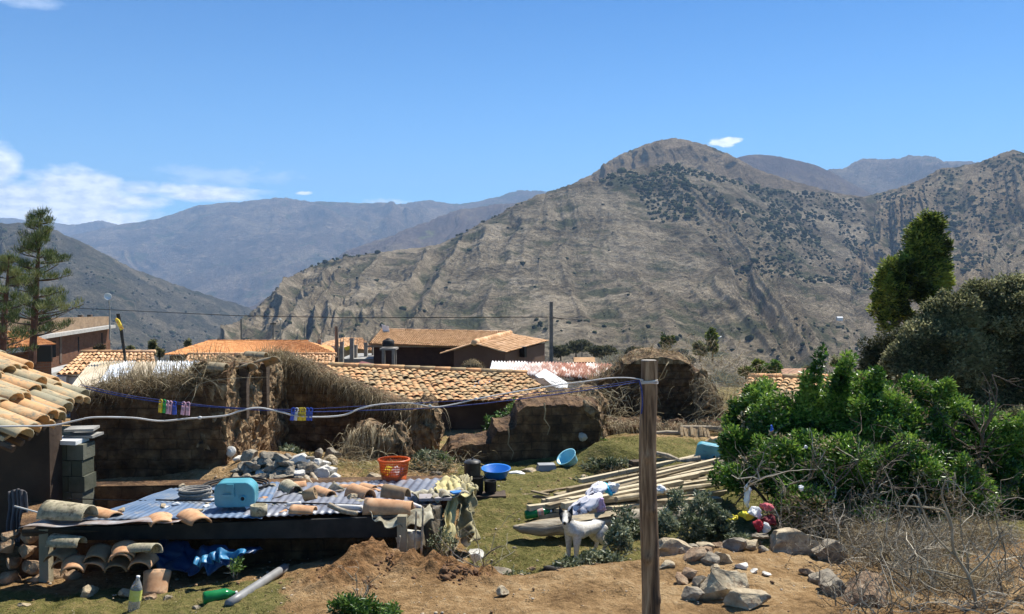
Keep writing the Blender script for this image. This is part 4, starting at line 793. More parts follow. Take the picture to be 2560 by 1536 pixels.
straw(side, top, 900, .2, M_straw, -.1, .12, .5, .5)
M_tile_old = mat('old mossy clay tile', (.16, .13, .08), (.30, .25, .16), (.36, .24, .13), scale=9, detail=8, lo=.35, hi=.65, bump=.5, bscale=50, bdist=.005)
# niches: dark boxes on the side wall stand for the shade inside
for px in (597, 652): 
    p = onplane(px, 905, (WX(558, 12.02), 12.02), (-3.86, 14.9)); MB().box((p.x + .07, p.y, p.z - .42), (.10, .16, .80)).build('niche_shade', M_wood_dark, side, noise=(.045, 7))
# 2 sloping wall behind with hanging straw
B0, B1 = (WX(640, 14.9), 14.9), (WX(1060, 14.9), 14.9)
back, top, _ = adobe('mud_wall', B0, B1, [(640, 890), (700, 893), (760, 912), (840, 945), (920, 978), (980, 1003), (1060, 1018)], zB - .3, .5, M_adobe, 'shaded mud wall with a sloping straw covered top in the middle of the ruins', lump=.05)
straw(back, [p + Vector((0, -.12, .0)) for p in top], 4200, .30, M_straw_d, -.8, .10, .15, 1.0, .008, out=.45); straw(back, [p + Vector((0, -.05, .05)) for p in top], 1800, .26, M_straw, -.8, .12, .35, .8, .007, 'pale_straw', out=.5)
straw(back, [p + Vector((0, -.1, .05)) for p in top[:16]], 900, .22, M_straw, -.4, .12, .9, .3, .007, 'tufts'); stalks(back, top[:12], 160, .3, M_straw, .1, .3)
# 3 broken lumps of wall in the middle
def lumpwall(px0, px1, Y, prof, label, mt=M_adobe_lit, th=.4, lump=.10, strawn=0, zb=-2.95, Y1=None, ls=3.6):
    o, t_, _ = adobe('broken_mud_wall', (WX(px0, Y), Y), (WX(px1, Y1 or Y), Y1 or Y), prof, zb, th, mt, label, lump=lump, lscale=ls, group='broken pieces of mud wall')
    if strawn: straw(o, [p + Vector((0, -.08, 0)) for p in t_], strawn, .30, M_straw, -.8, .10, .1, 1.1, .008, out=.3)
    return o, t_
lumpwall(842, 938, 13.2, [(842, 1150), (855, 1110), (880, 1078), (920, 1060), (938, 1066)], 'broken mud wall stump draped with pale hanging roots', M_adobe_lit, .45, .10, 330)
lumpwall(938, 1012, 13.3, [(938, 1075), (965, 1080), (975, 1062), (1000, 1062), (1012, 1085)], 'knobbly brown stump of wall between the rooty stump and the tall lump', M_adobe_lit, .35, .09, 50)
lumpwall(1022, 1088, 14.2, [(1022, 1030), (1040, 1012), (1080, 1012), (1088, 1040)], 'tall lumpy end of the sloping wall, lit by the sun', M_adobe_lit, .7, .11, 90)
# 4 low wall in the centre with reddish courses
C0, C1 = (WX(1100, 13.9), 13.9), (WX(1496, 14.3), 14.3)
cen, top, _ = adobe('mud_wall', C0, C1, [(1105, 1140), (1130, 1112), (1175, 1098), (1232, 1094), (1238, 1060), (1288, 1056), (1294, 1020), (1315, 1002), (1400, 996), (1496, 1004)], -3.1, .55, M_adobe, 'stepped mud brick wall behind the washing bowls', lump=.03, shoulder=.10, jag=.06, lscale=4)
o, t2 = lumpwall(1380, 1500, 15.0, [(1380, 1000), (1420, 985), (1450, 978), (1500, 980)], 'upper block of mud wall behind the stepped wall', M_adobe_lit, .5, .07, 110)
adobe('y', (WX(1497, 14.25), 14.25), (WX(1512, 15.6), 15.6), [(1497, 1012), (1512, 985)], -3.1, .2, M_adobe_lit, parent=cen, part='broken_end', lump=.10)  # sunlit end of the wall, lighter by its colour
for (px, py) in ((1360, 1010), (1270, 1072)):
    p = onplane(px, py, C0, C1) + Vector((0, -.05, .02)); MB().tube([p, p + Vector((.02, -.06, -.12)), p + Vector((.0, -.05, -.25)), p + Vector((.09, -.06, -.38)), p + Vector((.05, -.08, -.5))], [.014, .012, .01, .008, .005], 6).build('hanging_root', M_straw, cen)
p = onplane(1455, 1092, C0, C1) + Vector((0, -.08, 0)); MB().lathe([(0, -.07), (.06, -.05), (.085, 0), (.05, .06), (0, .07)], tuple(p), 7).build('protruding_stone', mat('pale stone face', (.4, .36, .28), (.5, .46, .38)), cen, noise=(.03, 9))
# 5 dark recess and low wall right of it
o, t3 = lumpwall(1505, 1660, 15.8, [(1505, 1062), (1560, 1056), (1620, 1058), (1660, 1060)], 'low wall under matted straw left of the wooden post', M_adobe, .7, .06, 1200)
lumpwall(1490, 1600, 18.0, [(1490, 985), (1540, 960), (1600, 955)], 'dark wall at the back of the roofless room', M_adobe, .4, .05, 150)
# 6 gable ruin on the right
D0, D1 = (WX(1455, 17.2), 17.2), (WX(1800, 17.2), 17.2)
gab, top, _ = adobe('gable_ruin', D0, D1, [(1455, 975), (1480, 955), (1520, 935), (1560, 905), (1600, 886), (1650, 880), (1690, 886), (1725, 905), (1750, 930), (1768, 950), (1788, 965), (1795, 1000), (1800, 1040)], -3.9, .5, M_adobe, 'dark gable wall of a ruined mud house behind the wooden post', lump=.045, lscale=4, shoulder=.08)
straw(gab, top[:36], 600, .26, M_straw_d, -.5, .12, .5, .6, .008); straw(gab, top[4:39], 700, .3, M_straw, -.3, .12, .9, .3, .008, 'pale_straw'); stalks(gab, top[3:14], 90, .45, M_straw, .1, .35, .009)
adobe('z', (WX(1560, 17.1), 17.1), (WX(1728, 17.1), 17.1), [(1560, 900), (1600, 882), (1650, 875), (1700, 884), (1728, 900)], -1.52, .5, M_adobe_lit, parent=gab, part='sunlit_crest', lump=.05)  # lighter adobe on the gable top stands for sunlight there
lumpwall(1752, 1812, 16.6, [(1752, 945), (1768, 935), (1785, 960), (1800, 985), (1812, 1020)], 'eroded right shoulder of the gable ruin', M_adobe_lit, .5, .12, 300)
# dry brush tangled right of the gable and along the ruin
def brushclump(px, py, Y, w_, h_, n, label, mt=M_straw, tall=1.0, flat=False):
    c = W(px, py, Y); h = empty('dry_brush', c, label, 'brush'); B = np.array(tuple(c)) + RNG.normal(size=(n, 3)) * np.array([w_ * .5, .3, h_ * .25])
    d = RNG.normal(size=(n, 3)) * np.array([.9, .5, .5]) + np.array([0, -.1, .45 * tall]); blades('stems', B, d, RNG.uniform(.3, 1, n) * h_, .009, mt, .5, 5, None, h, .9); return h
brushclump(1880, 1010, 16.0, .8, .8, 560, 'thick tangle of dry brush right of the gable ruin')
brushclump(1870, 960, 16.8, .7, .8, 160, 'tall pale dry stems above the brush tangle by the right tile roof', tall=2.2)
brushclump(1850, 1060, 15.6, .5, .45, 220, 'dry brush hanging over the log ledge')
brushclump(1545, 1050, 15.3, .8, .5, 160, 'loose dry stems on the low wall left of the wooden post')
brushclump(1535, 985, 16.9, .8, .5, 90, 'pale roots hanging in the dark roofless room')
brushclump(1440, 985, 15.0, .7, .3, 180, 'thin dry stems on the upper mud block', tall=.5)
brushclump(1720, 875, 17.4, .9, .5, 110, 'sparse tall stalks growing on the gable crest', tall=2.5)
brushclump(1790, 920, 17.2, .5, .6, 130, 'sparse stalks on the right shoulder of the gable', tall=2.5)
brushclump(1380, 980, 21, .8, .5, 200, 'dark brushwood heap at the corner of the barrel tile roof', M_straw_d, tall=.3)
hs = empty('haystack', W(1182, 925, 30), 'small round haystack in front of the gabled wing', 'haystack')
c = W(1182, 925, 30); MB().lathe([(.40, -.3), (.38, .0), (.30, .2), (.12, .33), (0, .36)], tuple(c), 16).build('core', M_straw_d, hs)
P_, d_, k_ = blobpoints([(c.x, 30, c.z - .05, .42, .4, .42, 1)], 1500); blades('straw', P_, d_ + np.array([0, 0, .2]), .15, .02, M_straw_d, .8, 2, None, hs)

# low log ledge right of the post
for k, (x0, y0, Y0, x1, y1, Y1, r_, lab) in enumerate(((1632, 1085, 15.4, 1700, 1083, 15.5, .045, 'upper pale log on the ledge behind the post'), (1632, 1100, 15.3, 1710, 1098, 15.4, .05, 'lower pale log on the ledge behind the post'), (1512, 1105, 14.9, 1600, 1112, 14.6, .06, 'thick log lying under the low wall left of the post'),
      (1556, 1095, 14.8, 1575, 1130, 14.5, .02, 'thin pale stick leaning beside the thick log'), (1545, 1122, 14.5, 1549, 1140, 14.4, .02, 'short pale peg below the thick log'), (1700, 1070, 15.5, 1850, 1075, 15.6, .05, 'long log along the top of the ledge'))):
    a, c = W(x0, y0, Y0), W(x1, y1, Y1); tag(MB().tube([a, a.lerp(c, .5) + Vector((0, 0, .01)), c], [r_, r_ * 1.05, r_ * .9], 9).build('log', mat('pale log', (.26, .21, .14), (.42, .35, .25), scale=5, stretch=(1, 3, 3), bump=.4)), lab, 'log')
lumpwall(1640, 1850, 15.9, [(1640, 1092), (1690, 1068), (1740, 1058), (1800, 1060), (1850, 1070)], 'low earth ledge carrying the logs behind the post', M_adobe, .8, .08, 900)
h = empty('splintered_stump', W(1730, 1100, 15.3), 'splintered tan stump sticking out of the ledge behind the post', 'stump')
b = MB(); 
for i in range(9): a = W(1702 + i * 8, 1070 + (i % 3) * 3, 15.35); b.tube([a, a + Vector((.02 * math.sin(i), -.12, -.12)), a + Vector((.03 * math.sin(i * 2), -.16, -.22 - .05 * (i % 3)))], [.045, .035, .008], 6)
b.build('splinters', mat('split wood', (.36, .24, .12), (.52, .38, .22), scale=9, stretch=(1, 1, 4)), h, noise=(.015, 12))
# ---------------------------------------------------------------- yard: stones, shed, tiles, household things
def icos(sub):
    import bmesh
    bm = bmesh.new(); bmesh.ops.create_icosphere(bm, subdivisions=sub, radius=1); V = np.array([v.co[:] for v in bm.verts]); F = [[v.index for v in f.verts] for f in bm.faces]; bm.free(); return V, F
_I3 = icos(4); _I2 = icos(3)
def rockmesh(size, seed, ang=.5, hi=True, rough=.10):
    rg = np.random.default_rng(seed); V, F = _I3 if hi else _I2; V = V.copy()
    for _ in range(int(9 * ang) + 4):               # cleave with planes
        n = rg.normal(size=3); n /= np.linalg.norm(n); d = rg.uniform(.42, .8); s = V @ n; V -= np.outer(np.maximum(s - d, 0), n)
    V += np.stack([fbm(V * 1.4 + seed * 3.1 + 9 * k, 3, k) for k in range(3)], 1) * rough * 1.3 + V * fbm(V * 5 + seed, 3, 9, .6)[:, None] * rough * .5
    return V * np.array(size) * .5, F
def rock(px, py, size, mt, label, seed=0, Y=None, rz=0, ang=.5, group=None, name='rock', sink=.25, rough=.1, hi=True, z=None):
    p = G(px, py) if Y is None else W(px, py, Y); V, F = rockmesh(size, seed, ang, hi, rough); c, s = math.cos(rz), math.sin(rz); V = V @ np.array([[c, s, 0], [-s, c, 0], [0, 0, 1]])
    b = MB().add(V, F); o = b.build(name, mt, smooth=False); o.location = (p.x, p.y, p.z + size[2] * (.5 - sink) if z is None else z); return tag(o, label, 'rock', group)
M_rock_pale = mat('pale yellow rock', (.26, .20, .13), (.42, .34, .22), (.55, .46, .31), scale=7, detail=9, bump=.8, bscale=22, bdist=.02, dark=((.22, .15, .09), 9, .55, .66))
M_rock_grey = mat('grey fieldstone', (.13, .105, .075), (.27, .23, .17), (.44, .38, .28), scale=6, detail=9, bump=.8, bscale=20, bdist=.02, dark=((.09, .08, .07), 6, .55, .68))
M_rock_white = mat('whitish stone', (.40, .38, .33), (.60, .57, .50), (.70, .67, .60), scale=6, bump=.6, bscale=25, bdist=.015)
M_rock_brown = mat('earthy brown rock', (.17, .10, .055), (.30, .20, .12), (.42, .31, .20), scale=6, detail=9, bump=.9, bscale=20, bdist=.03)
# heap of grey stones at the foot of the sunlit wall
_rg = np.random.default_rng(5); _sp = []
for row, (y0, Y0, x0, x1, k) in enumerate(((1243, 11.3, 600, 850, 11), (1226, 11.4, 590, 850, 12), (1208, 11.5, 585, 850, 12), (1190, 11.6, 585, 840, 12), (1174, 11.7, 600, 820, 10), (1160, 11.8, 610, 780, 8))):
    for i in range(k): _sp.append((x0 + (x1 - x0) * (i + _rg.uniform(.2, .8)) / k, y0 + _rg.uniform(-7, 7), Y0 + _rg.uniform(-.1, .1)))
for i, (px, py, Y) in enumerate(_sp):
    s = _rg.uniform(.17, .27); pale = px > 730 or _rg.random() < .15
    rock(px, py, (s * 1.25, s, s * .8), M_rock_white if pale and _rg.random() < .5 else M_rock_grey, 'grey stone in the heap at the foot of the sunlit mud wall', 100 + i, Y=None, rz=_rg.uniform(0, 3), ang=.9, sink=.2, group='grey stones heaped by the sunlit wall', name='stone', hi=False)
for px, py, Y, s, m_, lab in ((825, 1160, 12.6, (.30, .25, .26), M_rock_pale, 'big cream boulder at the right of the grey stone heap'), (832, 1136, 12.9, (.34, .25, .20), M_rock_grey, 'pale grey slab resting behind the cream boulder'), (795, 1140, 12.8, (.18, .16, .24), M_rock_grey, 'upright grey stone left of the cream boulder'),
      (577, 1128, 12.1, (.17, .15, .17), M_rock_white, 'white stone perched highest at the corner of the sunlit wall'), (595, 1148, 12.0, (.20, .16, .15), M_rock_white, 'pale wedge stone just under the highest one'), (939, 1197, 11.9, (.27, .2, .19), M_rock_pale, 'cream stone left of the orange basket'),
      (1093, 1187, 12.6, (.24, .2, .14), M_rock_grey, 'grey stone between the basket and the black pots'), (968, 1197, 12.0, (.10, .09, .1), M_rock_grey, 'small grey stone behind the basket base'), (700, 1243, 10.9, (.19, .16, .13), M_rock_pale, 'mossy yellowish stone lying on the sheet beside the grey heap')):
    rock(px, py, s, m_, lab, int(px), Y=Y, rz=px, ang=.6, hi=True, sink=.5)
# front rocks
FR = [(1690, 1432, (.42, .34, .24), M_rock_pale, 'big flat topped slab directly right of the wooden post', .8, 8.9), (1985, 1392, (.72, .42, .30), M_rock_pale, 'largest cream boulder with a shaded hollow under it', .45, 9.1), (2065, 1400, (.30, .3, .26), M_rock_grey, 'grey end block against the right of the largest cream boulder', .6, 8.9),
      (1875, 1388, (.24, .2, .13), M_rock_pale, 'cream stone just left of the largest boulder', .5, 9.2), (1822, 1398, (.22, .17, .11), M_rock_pale, 'rounded tan stone in the stone row above the bare soil', .4, 9.2), (1775, 1398, (.17, .14, .09), M_rock_brown, 'brown stone in the row next to the flat slab', .5, 9.25), (1905, 1405, (.15, .12, .08), M_rock_grey, 'small grey stone before the row of stones', .6, 9.0),
      (1800, 1530, (.40, .32, .34), M_rock_pale, 'big grey boulder cut by the lower edge of the picture', .7, 7.5), (1770, 1440, (.16, .14, .13), M_rock_brown, 'brown stone below the flat slab', .7, 8.5), (1740, 1530, (.22, .2, .14), M_rock_grey, 'low grey stone left of the big grey boulder', .6, 7.4), (1868, 1536, (.34, .2, .18), M_rock_pale, 'sloping grey stone right of the big grey boulder', .6, 7.2),
      (1705, 1508, (.17, .14, .12), M_rock_brown, 'small brown stone near the foot of the post', .8, 7.8), (1850, 1462, (.16, .13, .07), M_rock_white, 'flat whitish stone in the middle of the bare soil', .8, 8.2), (1885, 1470, (.10, .08, .04), M_rock_white, 'thin pale chip beside the flat whitish stone', .9, 8.1), (1915, 1476, (.10, .07, .035), M_rock_white, 'rightmost pale chip on the bare soil', .9, 8.05), (1790, 1472, (.10, .09, .08), M_rock_pale, 'little cream stone between brown ones', .7, 8.1),
      (2083, 1500, (.27, .24, .28), M_rock_grey, 'grey layered boulder under the twiggy bush', .6, 7.7), (2170, 1520, (.46, .36, .36), M_rock_brown, 'large brown pointed boulder at the bottom right', .8, 7.5), (1258, 1487, (.155, .12, .10), M_rock_pale, 'single pale rock lying on the bare soil left of the post', .4, None), (1330, 1427, (.11, .08, .05), M_rock_brown, 'small tan stone on the grass left of the dog', .8, None),
      (226, 1488, (.20, .16, .13), M_rock_pale, 'round pale stone on the grass left of the yellow labelled bottle', .4, None), (312, 1492, (.14, .12, .10), M_rock_pale, 'cream stone right behind the yellow labelled bottle', .6, None), (60, 1515, (.12, .1, .05), M_rock_pale, 'half buried flat stone at the bottom left corner', .6, None), (375, 1500, (.16, .12, .08), M_rock_brown, 'tan stone right of the yellow labelled bottle', .6, None), (420, 1500, (.13, .1, .05), M_rock_grey, 'flat grey stone between the two bottles', .7, None), (490, 1524, (.08, .07, .04), M_rock_grey, 'little grey stone left of the crushed green bottle', .5, None),
      (817, 1427, (.055, .045, .035), M_rock_white, 'tiny white stone on the side of the soil mound', .7, None), (757, 1453, (.05, .04, .02), M_rock_white, 'tiny white chip on the soil right of the grey pipe', .7, None), (712, 1472, (.06, .05, .02), M_rock_pale, 'flat tan pebble below the tiny white chip', .7, None), (1285, 1375, (.09, .07, .04), M_rock_grey, 'small pale stone in the grass by the sack cloth', .5, None), (1460, 1196, (.12, .09, .07), M_rock_pale, 'pale stone half way up the grass bank', .5, None), (1425, 1200, (.10, .07, .04), M_rock_brown, 'flat brown stone left of the pale one on the bank', .5, None),
      (975, 1383, (.20, .15, .05), M_rock_brown, 'flat broken slab on top of the soil mound', .9, 8.7), (1033, 1360, (.30, .2, .26), M_rock_white, 'whitish rock under the hanging canvas', .5, 9.4), (1165, 1360, (.12, .1, .12), M_rock_white, 'white stone under the right end of the hanging sack cloth', .5, 9.9), (1190, 1395, (.20, .16, .15), M_rock_white, 'pale stone at the foot of the sack cloth', .5, 9.6), (1240, 1432, (.26, .14, .06), M_rock_grey, 'flat grey stone in the grass beyond the soil mound', .5, 9.3),
      (880, 1245, (.18, .15, .10), M_rock_pale, 'pinkish stone weighing down the middle roof sheet', .5, 10.0)]
for i, (px, py, s, m_, lab, ang, Y) in enumerate(FR):
    if Y is None: rock(px, py, s, m_, lab, 300 + i, rz=i * 1.3, ang=ang)
    else:
        p = GY(px, Y); z = None if px not in (880, 975) else W(px, py, Y).z
        s = tuple(q * (1.28 if s[0] > .2 else 1.15) for q in s); rock(px, py, s, m_, lab, 300 + i, Y=Y, rz=i * 1.3 if s[0] < .3 else .2 * (i % 3), ang=ang, z=max(W(px, py, Y).z - s[2] * .05 + s[2] * .25, p.z + s[2] * .15) if z is None else z)
for i, (px, py, Y, s_) in enumerate(((1665, 1470, 8.2, .12), (1735, 1455, 8.45, .20), (1720, 1412, 9.0, .18), (1760, 1412, 9.0, .16), (1800, 1410, 9.05, .15), (1842, 1408, 9.0, .20), (1858, 1395, 9.25, .16), (1890, 1372, 9.5, .15), (1775, 1455, 8.3, .15), (1812, 1448, 8.4, .13), (1725, 1490, 7.9, .17), (1760, 1500, 7.7, .14), (1835, 1485, 7.9, .12), (2020, 1455, 8.2, .12), (2050, 1480, 8.0, .15))):
    s_ *= 1.35; rock(px, py, (s_ * 1.2, s_, s_ * .75), (M_rock_pale, M_rock_brown, M_rock_grey)[i % 3], 'fist to head sized stone in the rubble around the bare soil right of the post', 700 + i, Y=Y, rz=i * 1.7, ang=.8, group='rubble stones right of the post', name='stone', hi=False, z=max(W(px, py, Y).z, GY(px, Y).z) + s_ * .12)
# small pebbles
def pebbles():
    n = 1800; x = RNG.uniform(-5, 5.5, n); y = RNG.uniform(6.8, 12.5, n); z = gh(x, y); V0, F0 = icos(1); F0 = np.array(F0); s = RNG.uniform(.003, .012, n) * RNG.choice([1, 1, 1, 2], n)
    V = V0[None] * s[:, None, None] * RNG.uniform(.6, 1.2, (n, len(V0), 1)) * np.array([1, 1, .6]) + np.stack([x, y, z + .012], 1)[:, None]
    F = (F0[None] + (np.arange(n) * len(V0))[:, None, None]).reshape(-1, 3); tag(fastmesh('pebbles', V.reshape(-1, 3), F, mat('pebble', (.20, .12, .06), (.34, .22, .12), (.46, .38, .28), scale=40, var=.9), np.repeat(RNG.random(n), len(V0))), 'scattered small pebbles and clods on the bare soil', 'pebbles', kind='stuff')
    n = 900; c = [m_ for m_ in _MC[:5]]; k = RNG.integers(0, 5, n); cx = np.array([m_[0].x for m_ in c])[k]; cy = np.array([m_[0].y for m_ in c])[k]; rr = np.array([m_[2] for m_ in c])[k]
    x = cx + RNG.normal(size=n) * rr * .75; y = cy + RNG.normal(size=n) * rr * .55; z = gh(x, y); s = RNG.uniform(.004, .02, n) * (1 + RNG.random(n) ** 6 * 1.5)
    P3 = np.stack([x, y, z], 1); z = z + fbm(P3 * 1.6, 3, 4) * .03 + .01
    V = V0[None] * s[:, None, None] * RNG.uniform(.5, 1.3, (n, len(V0), 1)) + np.stack([x, y, z], 1)[:, None]; F = (F0[None] + (np.arange(n) * len(V0))[:, None, None]).reshape(-1, 3)
    tag(fastmesh('soil_clods', V.reshape(-1, 3), F, mat('soil clod', (.17, .09, .042), (.30, .17, .08), (.42, .27, .14), scale=20, var=.8, bump=.6, bscale=60)), 'loose reddish clods covering the dug soil mound', 'soil', kind='stuff')
pebbles()

# ---- the low shed
shed = empty('low_shed', W(600, 1440, 9.5), 'knee high shed with a patchwork roof of blue grey corrugated sheets', 'shed')
M_sheet_rust = mat('rusting grey sheet', (.20, .13, .10), (.34, .30, .28), (.48, .49, .50), scale=2.5, detail=7, lo=.4, hi=.6, rough=.5, metal=.2)
M_sheet_grey = mat('dull grey sheet', (.12, .13, .16), (.19, .20, .235), (.27, .275, .29), scale=3, detail=8, rough=.5, metal=.2, dark=((.24, .17, .12), 4, .6, .7))
corr('blue_sheet', w(425, 1222, 10.9), w(700, 1206, 11.0), w(655, 1300, 8.95), w(205, 1300, 8.95), 24, .0035, M_tin_blue, shed, wrinkle=.035)
corr('grey_sheet', w(680, 1210, 11.0), w(960, 1203, 11.1), w(905, 1283, 9.2), w(600, 1297, 9.0), 16, .006, M_sheet_grey, shed, wrinkle=.02, seed=2)
corr('grey_sheet', w(935, 1204, 11.05), w(1145, 1196, 11.3), w(1098, 1262, 9.7), w(860, 1282, 9.25), 10, .010, M_sheet_grey, shed, wrinkle=.02, seed=3)
corr('front_sheet', w(112, 1298, 9.1), w(475, 1292, 9.1), w(445, 1307, 8.82), w(45, 1319, 8.72), 3, .01, M_sheet_rust, shed, wrinkle=.02, seed=4)
b = MB(); a, c = W(60, 1330, 9.0), W(1010, 1297, 9.25); b.tube([a, a.lerp(c, .5) - Vector((0, 0, .02)), c], [.05, .055, .05], 8); b.build('front_beam', M_wood_dark, shed)
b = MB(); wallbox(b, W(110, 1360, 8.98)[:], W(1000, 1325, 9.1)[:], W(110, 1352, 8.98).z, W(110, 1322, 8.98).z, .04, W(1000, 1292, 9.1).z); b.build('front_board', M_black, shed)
for px, py in ((112, 1460), (1005, 1390)):
    t_ = W(px, 1322 if px < 500 else 1290, 9.0); MB().box((t_.x, 9.02, t_.z - .33), (.095, .10, .66)).build('post', mat('grey post', (.22, .19, .12), (.34, .30, .21), scale=6, stretch=(1, 1, .3), bump=.4), shed)
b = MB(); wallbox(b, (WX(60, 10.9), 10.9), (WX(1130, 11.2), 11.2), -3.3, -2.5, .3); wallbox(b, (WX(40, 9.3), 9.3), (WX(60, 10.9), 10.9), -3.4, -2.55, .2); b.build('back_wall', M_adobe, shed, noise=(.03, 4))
b = MB(); wallbox(b, (WX(120, 9.5), 9.5), (WX(1000, 9.75), 9.75), -3.4, -2.62, .05); b.build('shade_screen', M_adobe, shed)  # added dark screen, hides lit ground and darkens the space under the roof
b = MB(); wallbox(b, (WX(1010, 9.6), 9.6), (WX(1100, 10.9), 10.9), -3.3, -2.55, .1); b.build('sun_block_wall', M_adobe, shed)  # added wall, keeps sunlight from the right out of the shed
# side wall of dark stones at the far left
for i, (px, py, Y) in enumerate(((20, 1380, 9.2), (70, 1385, 9.2), (30, 1420, 9.15), (85, 1425, 9.15), (25, 1455, 9.1), (75, 1350, 9.3), (30, 1350, 9.3), (140, 1452, 9.15), (185, 1452, 9.2), (95, 1460, 9.1))):
    rock(px, py, (.24, .2, .18), M_rock_brown, 'dark stone in the rough wall under the left end of the shed', 500 + i, Y=Y, rz=i, ang=.6, group='dark stones under the shed end', name='stone', hi=False)

def tile_obj(px, py, Y, rz, label, mt, L=.42, Wd=.20, rx=0.0, ry=0.0, up=True, z=None, H=.075, name='roof_tile', dz=0.0):
    n = 10; V = []; 
    for i in range(7):
        s = i / 6; y = (s - .5) * L; ww = Wd * (.42 + .10 * s); hh = H * (.88 + .2 * s)
        for a in range(n + 1): th = math.pi * a / n; V.append((ww * math.cos(th), y, hh * math.sin(th)))
    b = MB(); b.grid(np.array(V).reshape(7, n + 1, 3)); o = b.build(name, mt, smooth=True, noise=(.004, 9)); md = o.modifiers.new('s', 'SOLIDIFY'); md.thickness = .014; md.offset = 0
    p = W(px, py, Y); o.location = (p.x, p.y, (p.z + dz) if z is None else z); o.rotation_mode = 'ZYX'; o.rotation_euler = (rx, ry, rz); return tag(o, label, 'roof tile')
M_t_or = mat('orange tile clay', (.42, .22, .11), (.56, .31, .16), (.60, .38, .22), scale=9, detail=8, bump=.3, bscale=60, bdist=.003, dark=((.20, .14, .09), 7, .6, .7))
M_t_li = mat('lichen covered tile', (.26, .24, .16), (.42, .37, .25), (.52, .45, .32), scale=12, detail=9, bump=.6, bscale=50, bdist=.005, dark=((.14, .12, .08), 14, .5, .65))
M_t_br = mat('brown tile clay', (.24, .16, .09), (.36, .25, .14), scale=9, bump=.4, bscale=50, bdist=.004)
tile_obj(172, 1292, 9.0, R(78), 'big lichen covered tile at the left end of the shed roof', M_t_li, L=.50, Wd=.30, H=.14)
tile_obj(262, 1292, 9.15, R(62), 'orange tile lying right of the big lichen covered one', M_t_or, L=.34, Wd=.22, H=.07)
tile_obj(402, 1306, 8.95, R(25), 'orange tile with its arch to the front above the rusty sheet', M_t_or, L=.30, Wd=.24, H=.06)
tile_obj(487, 1302, 8.95, R(40), 'rust stained orange tile on the front edge, right of the other arch', M_t_or, L=.38, Wd=.24, H=.075)
tile_obj(758, 1280, 9.1, R(84), 'low orange tile near the middle of the front edge', M_t_or, L=.25, Wd=.18, H=.06)
tile_obj(972, 1281, 9.25, R(86), 'largest orange tile with a black scorch mark over the canvas', M_t_or, L=.50, Wd=.24, H=.13)
tile_obj(990, 1243, 9.9, R(66), 'mottled brown tile shaped like a log on the right sheets', M_t_br, L=.30, Wd=.17, H=.12)
tile_obj(902, 1243, 10.1, R(52), 'orange tile propped behind the scorched one', M_t_or, L=.30, Wd=.22, H=.12)
tile_obj(808, 1243, 10.2, R(50), 'orange tile left of the pinkish stone', M_t_or, L=.28, Wd=.20, H=.10)
tile_obj(728, 1228, 10.5, R(35), 'broken tile leaning by the grey stone heap', M_t_li, L=.30, Wd=.20, H=.10)
tile_obj(745, 1218, 10.8, R(110), 'orange shard behind the broken tile', M_t_or, L=.2, Wd=.16, H=.06, rx=.3)
tile_obj(848, 1228, 10.6, R(150), 'tile on edge like a ring behind the orange ones', M_t_li, L=.14, Wd=.26, H=.1, rx=R(80))
tile_obj(875, 1222, 10.7, R(80), 'thin orange shard in the pile behind the pinkish stone', M_t_or, L=.26, Wd=.12, H=.04)
tile_obj(920, 1222, 10.6, R(60), 'tan tile fragment at the back of the sheets', M_t_or, L=.2, Wd=.16, H=.05)
tile_obj(1160, 1222, 10.6, R(75), 'old tile under the yellow cloth', M_t_li, L=.2, Wd=.16, H=.06)
b = MB().lathe([(0, 0), (.085, 0), (.088, .10), (.075, .102), (.07, .01), (0, .01)], (0, 0, 0), 18); o = b.build('clay_pot', M_t_li, smooth=True); o.location = W(647, 1287, 9.05); tag(o, 'short round clay pot standing on the front edge of the sheets', 'pot')
b = MB().lathe([(0, 0), (.06, 0), (.07, .13), (.06, .135), (.05, .01), (0, .01)], (0, 0, 0), 16, Matrix.Rotation(R(72), 3, 'Y')); o = b.build('clay_pot', M_t_br, smooth=True); o.location = W(760, 1255, 9.6) + Vector((0, 0, .06)); tag(o, 'little brown pot on its side by the white pipe', 'pot')
def stick(x0, y0, Y0, x1, y1, Y1, r_, mt, label, name='stick', cat='stick', bow=.0, hollow=False, taper=.85, group=None, n=8):
    a, c = W(x0, y0, Y0), W(x1, y1, Y1); pts = [a.lerp(c, i / 6) + Vector((0, 0, bow * math.sin(i / 6 * math.pi))) for i in range(7)]; b = MB().tube(pts, [r_ * (1 - (1 - taper) * i / 6) for i in range(7)], n)
    if hollow:
        d = (a - c).normalized(); b.tube([a + d * .004, a + d * .012], [r_ * .72] * 2, n)
    return tag(b.build(name, mt, smooth=n > 6), label, cat, group)
M_pvc = mat('white pvc', (.62, .60, .55), (.74, .72, .68), scale=5, rough=.4); M_pvc_grey = mat('grey pvc', (.19, .19, .185), (.27, .27, .265), scale=6, rough=.45, spec=.5)
M_drift = mat('driftwood', (.20, .16, .11), (.34, .28, .20), (.45, .38, .28), scale=6, stretch=(4, 1, 4), bump=.6, bscale=20, bdist=.01)
stick(718, 1262, 9.4, 752, 1258, 9.4, .022, M_pvc, 'stub of white pipe left of the little brown pot', 'pipe', 'pipe')
stick(838, 1268, 9.35, 905, 1270, 9.3, .035, M_pvc, 'white pipe going under the scorched tile', 'pipe', 'pipe')
stick(1030, 1262, 9.4, 1052, 1270, 9.35, .03, M_pvc, 'end of a white pipe coming out right of the scorched tile', 'pipe', 'pipe')
stick(822, 1262, 9.2, 892, 1284, 9.1, .03, M_drift, 'bent piece of brown wood on the edge of the sheets', bow=-.02)
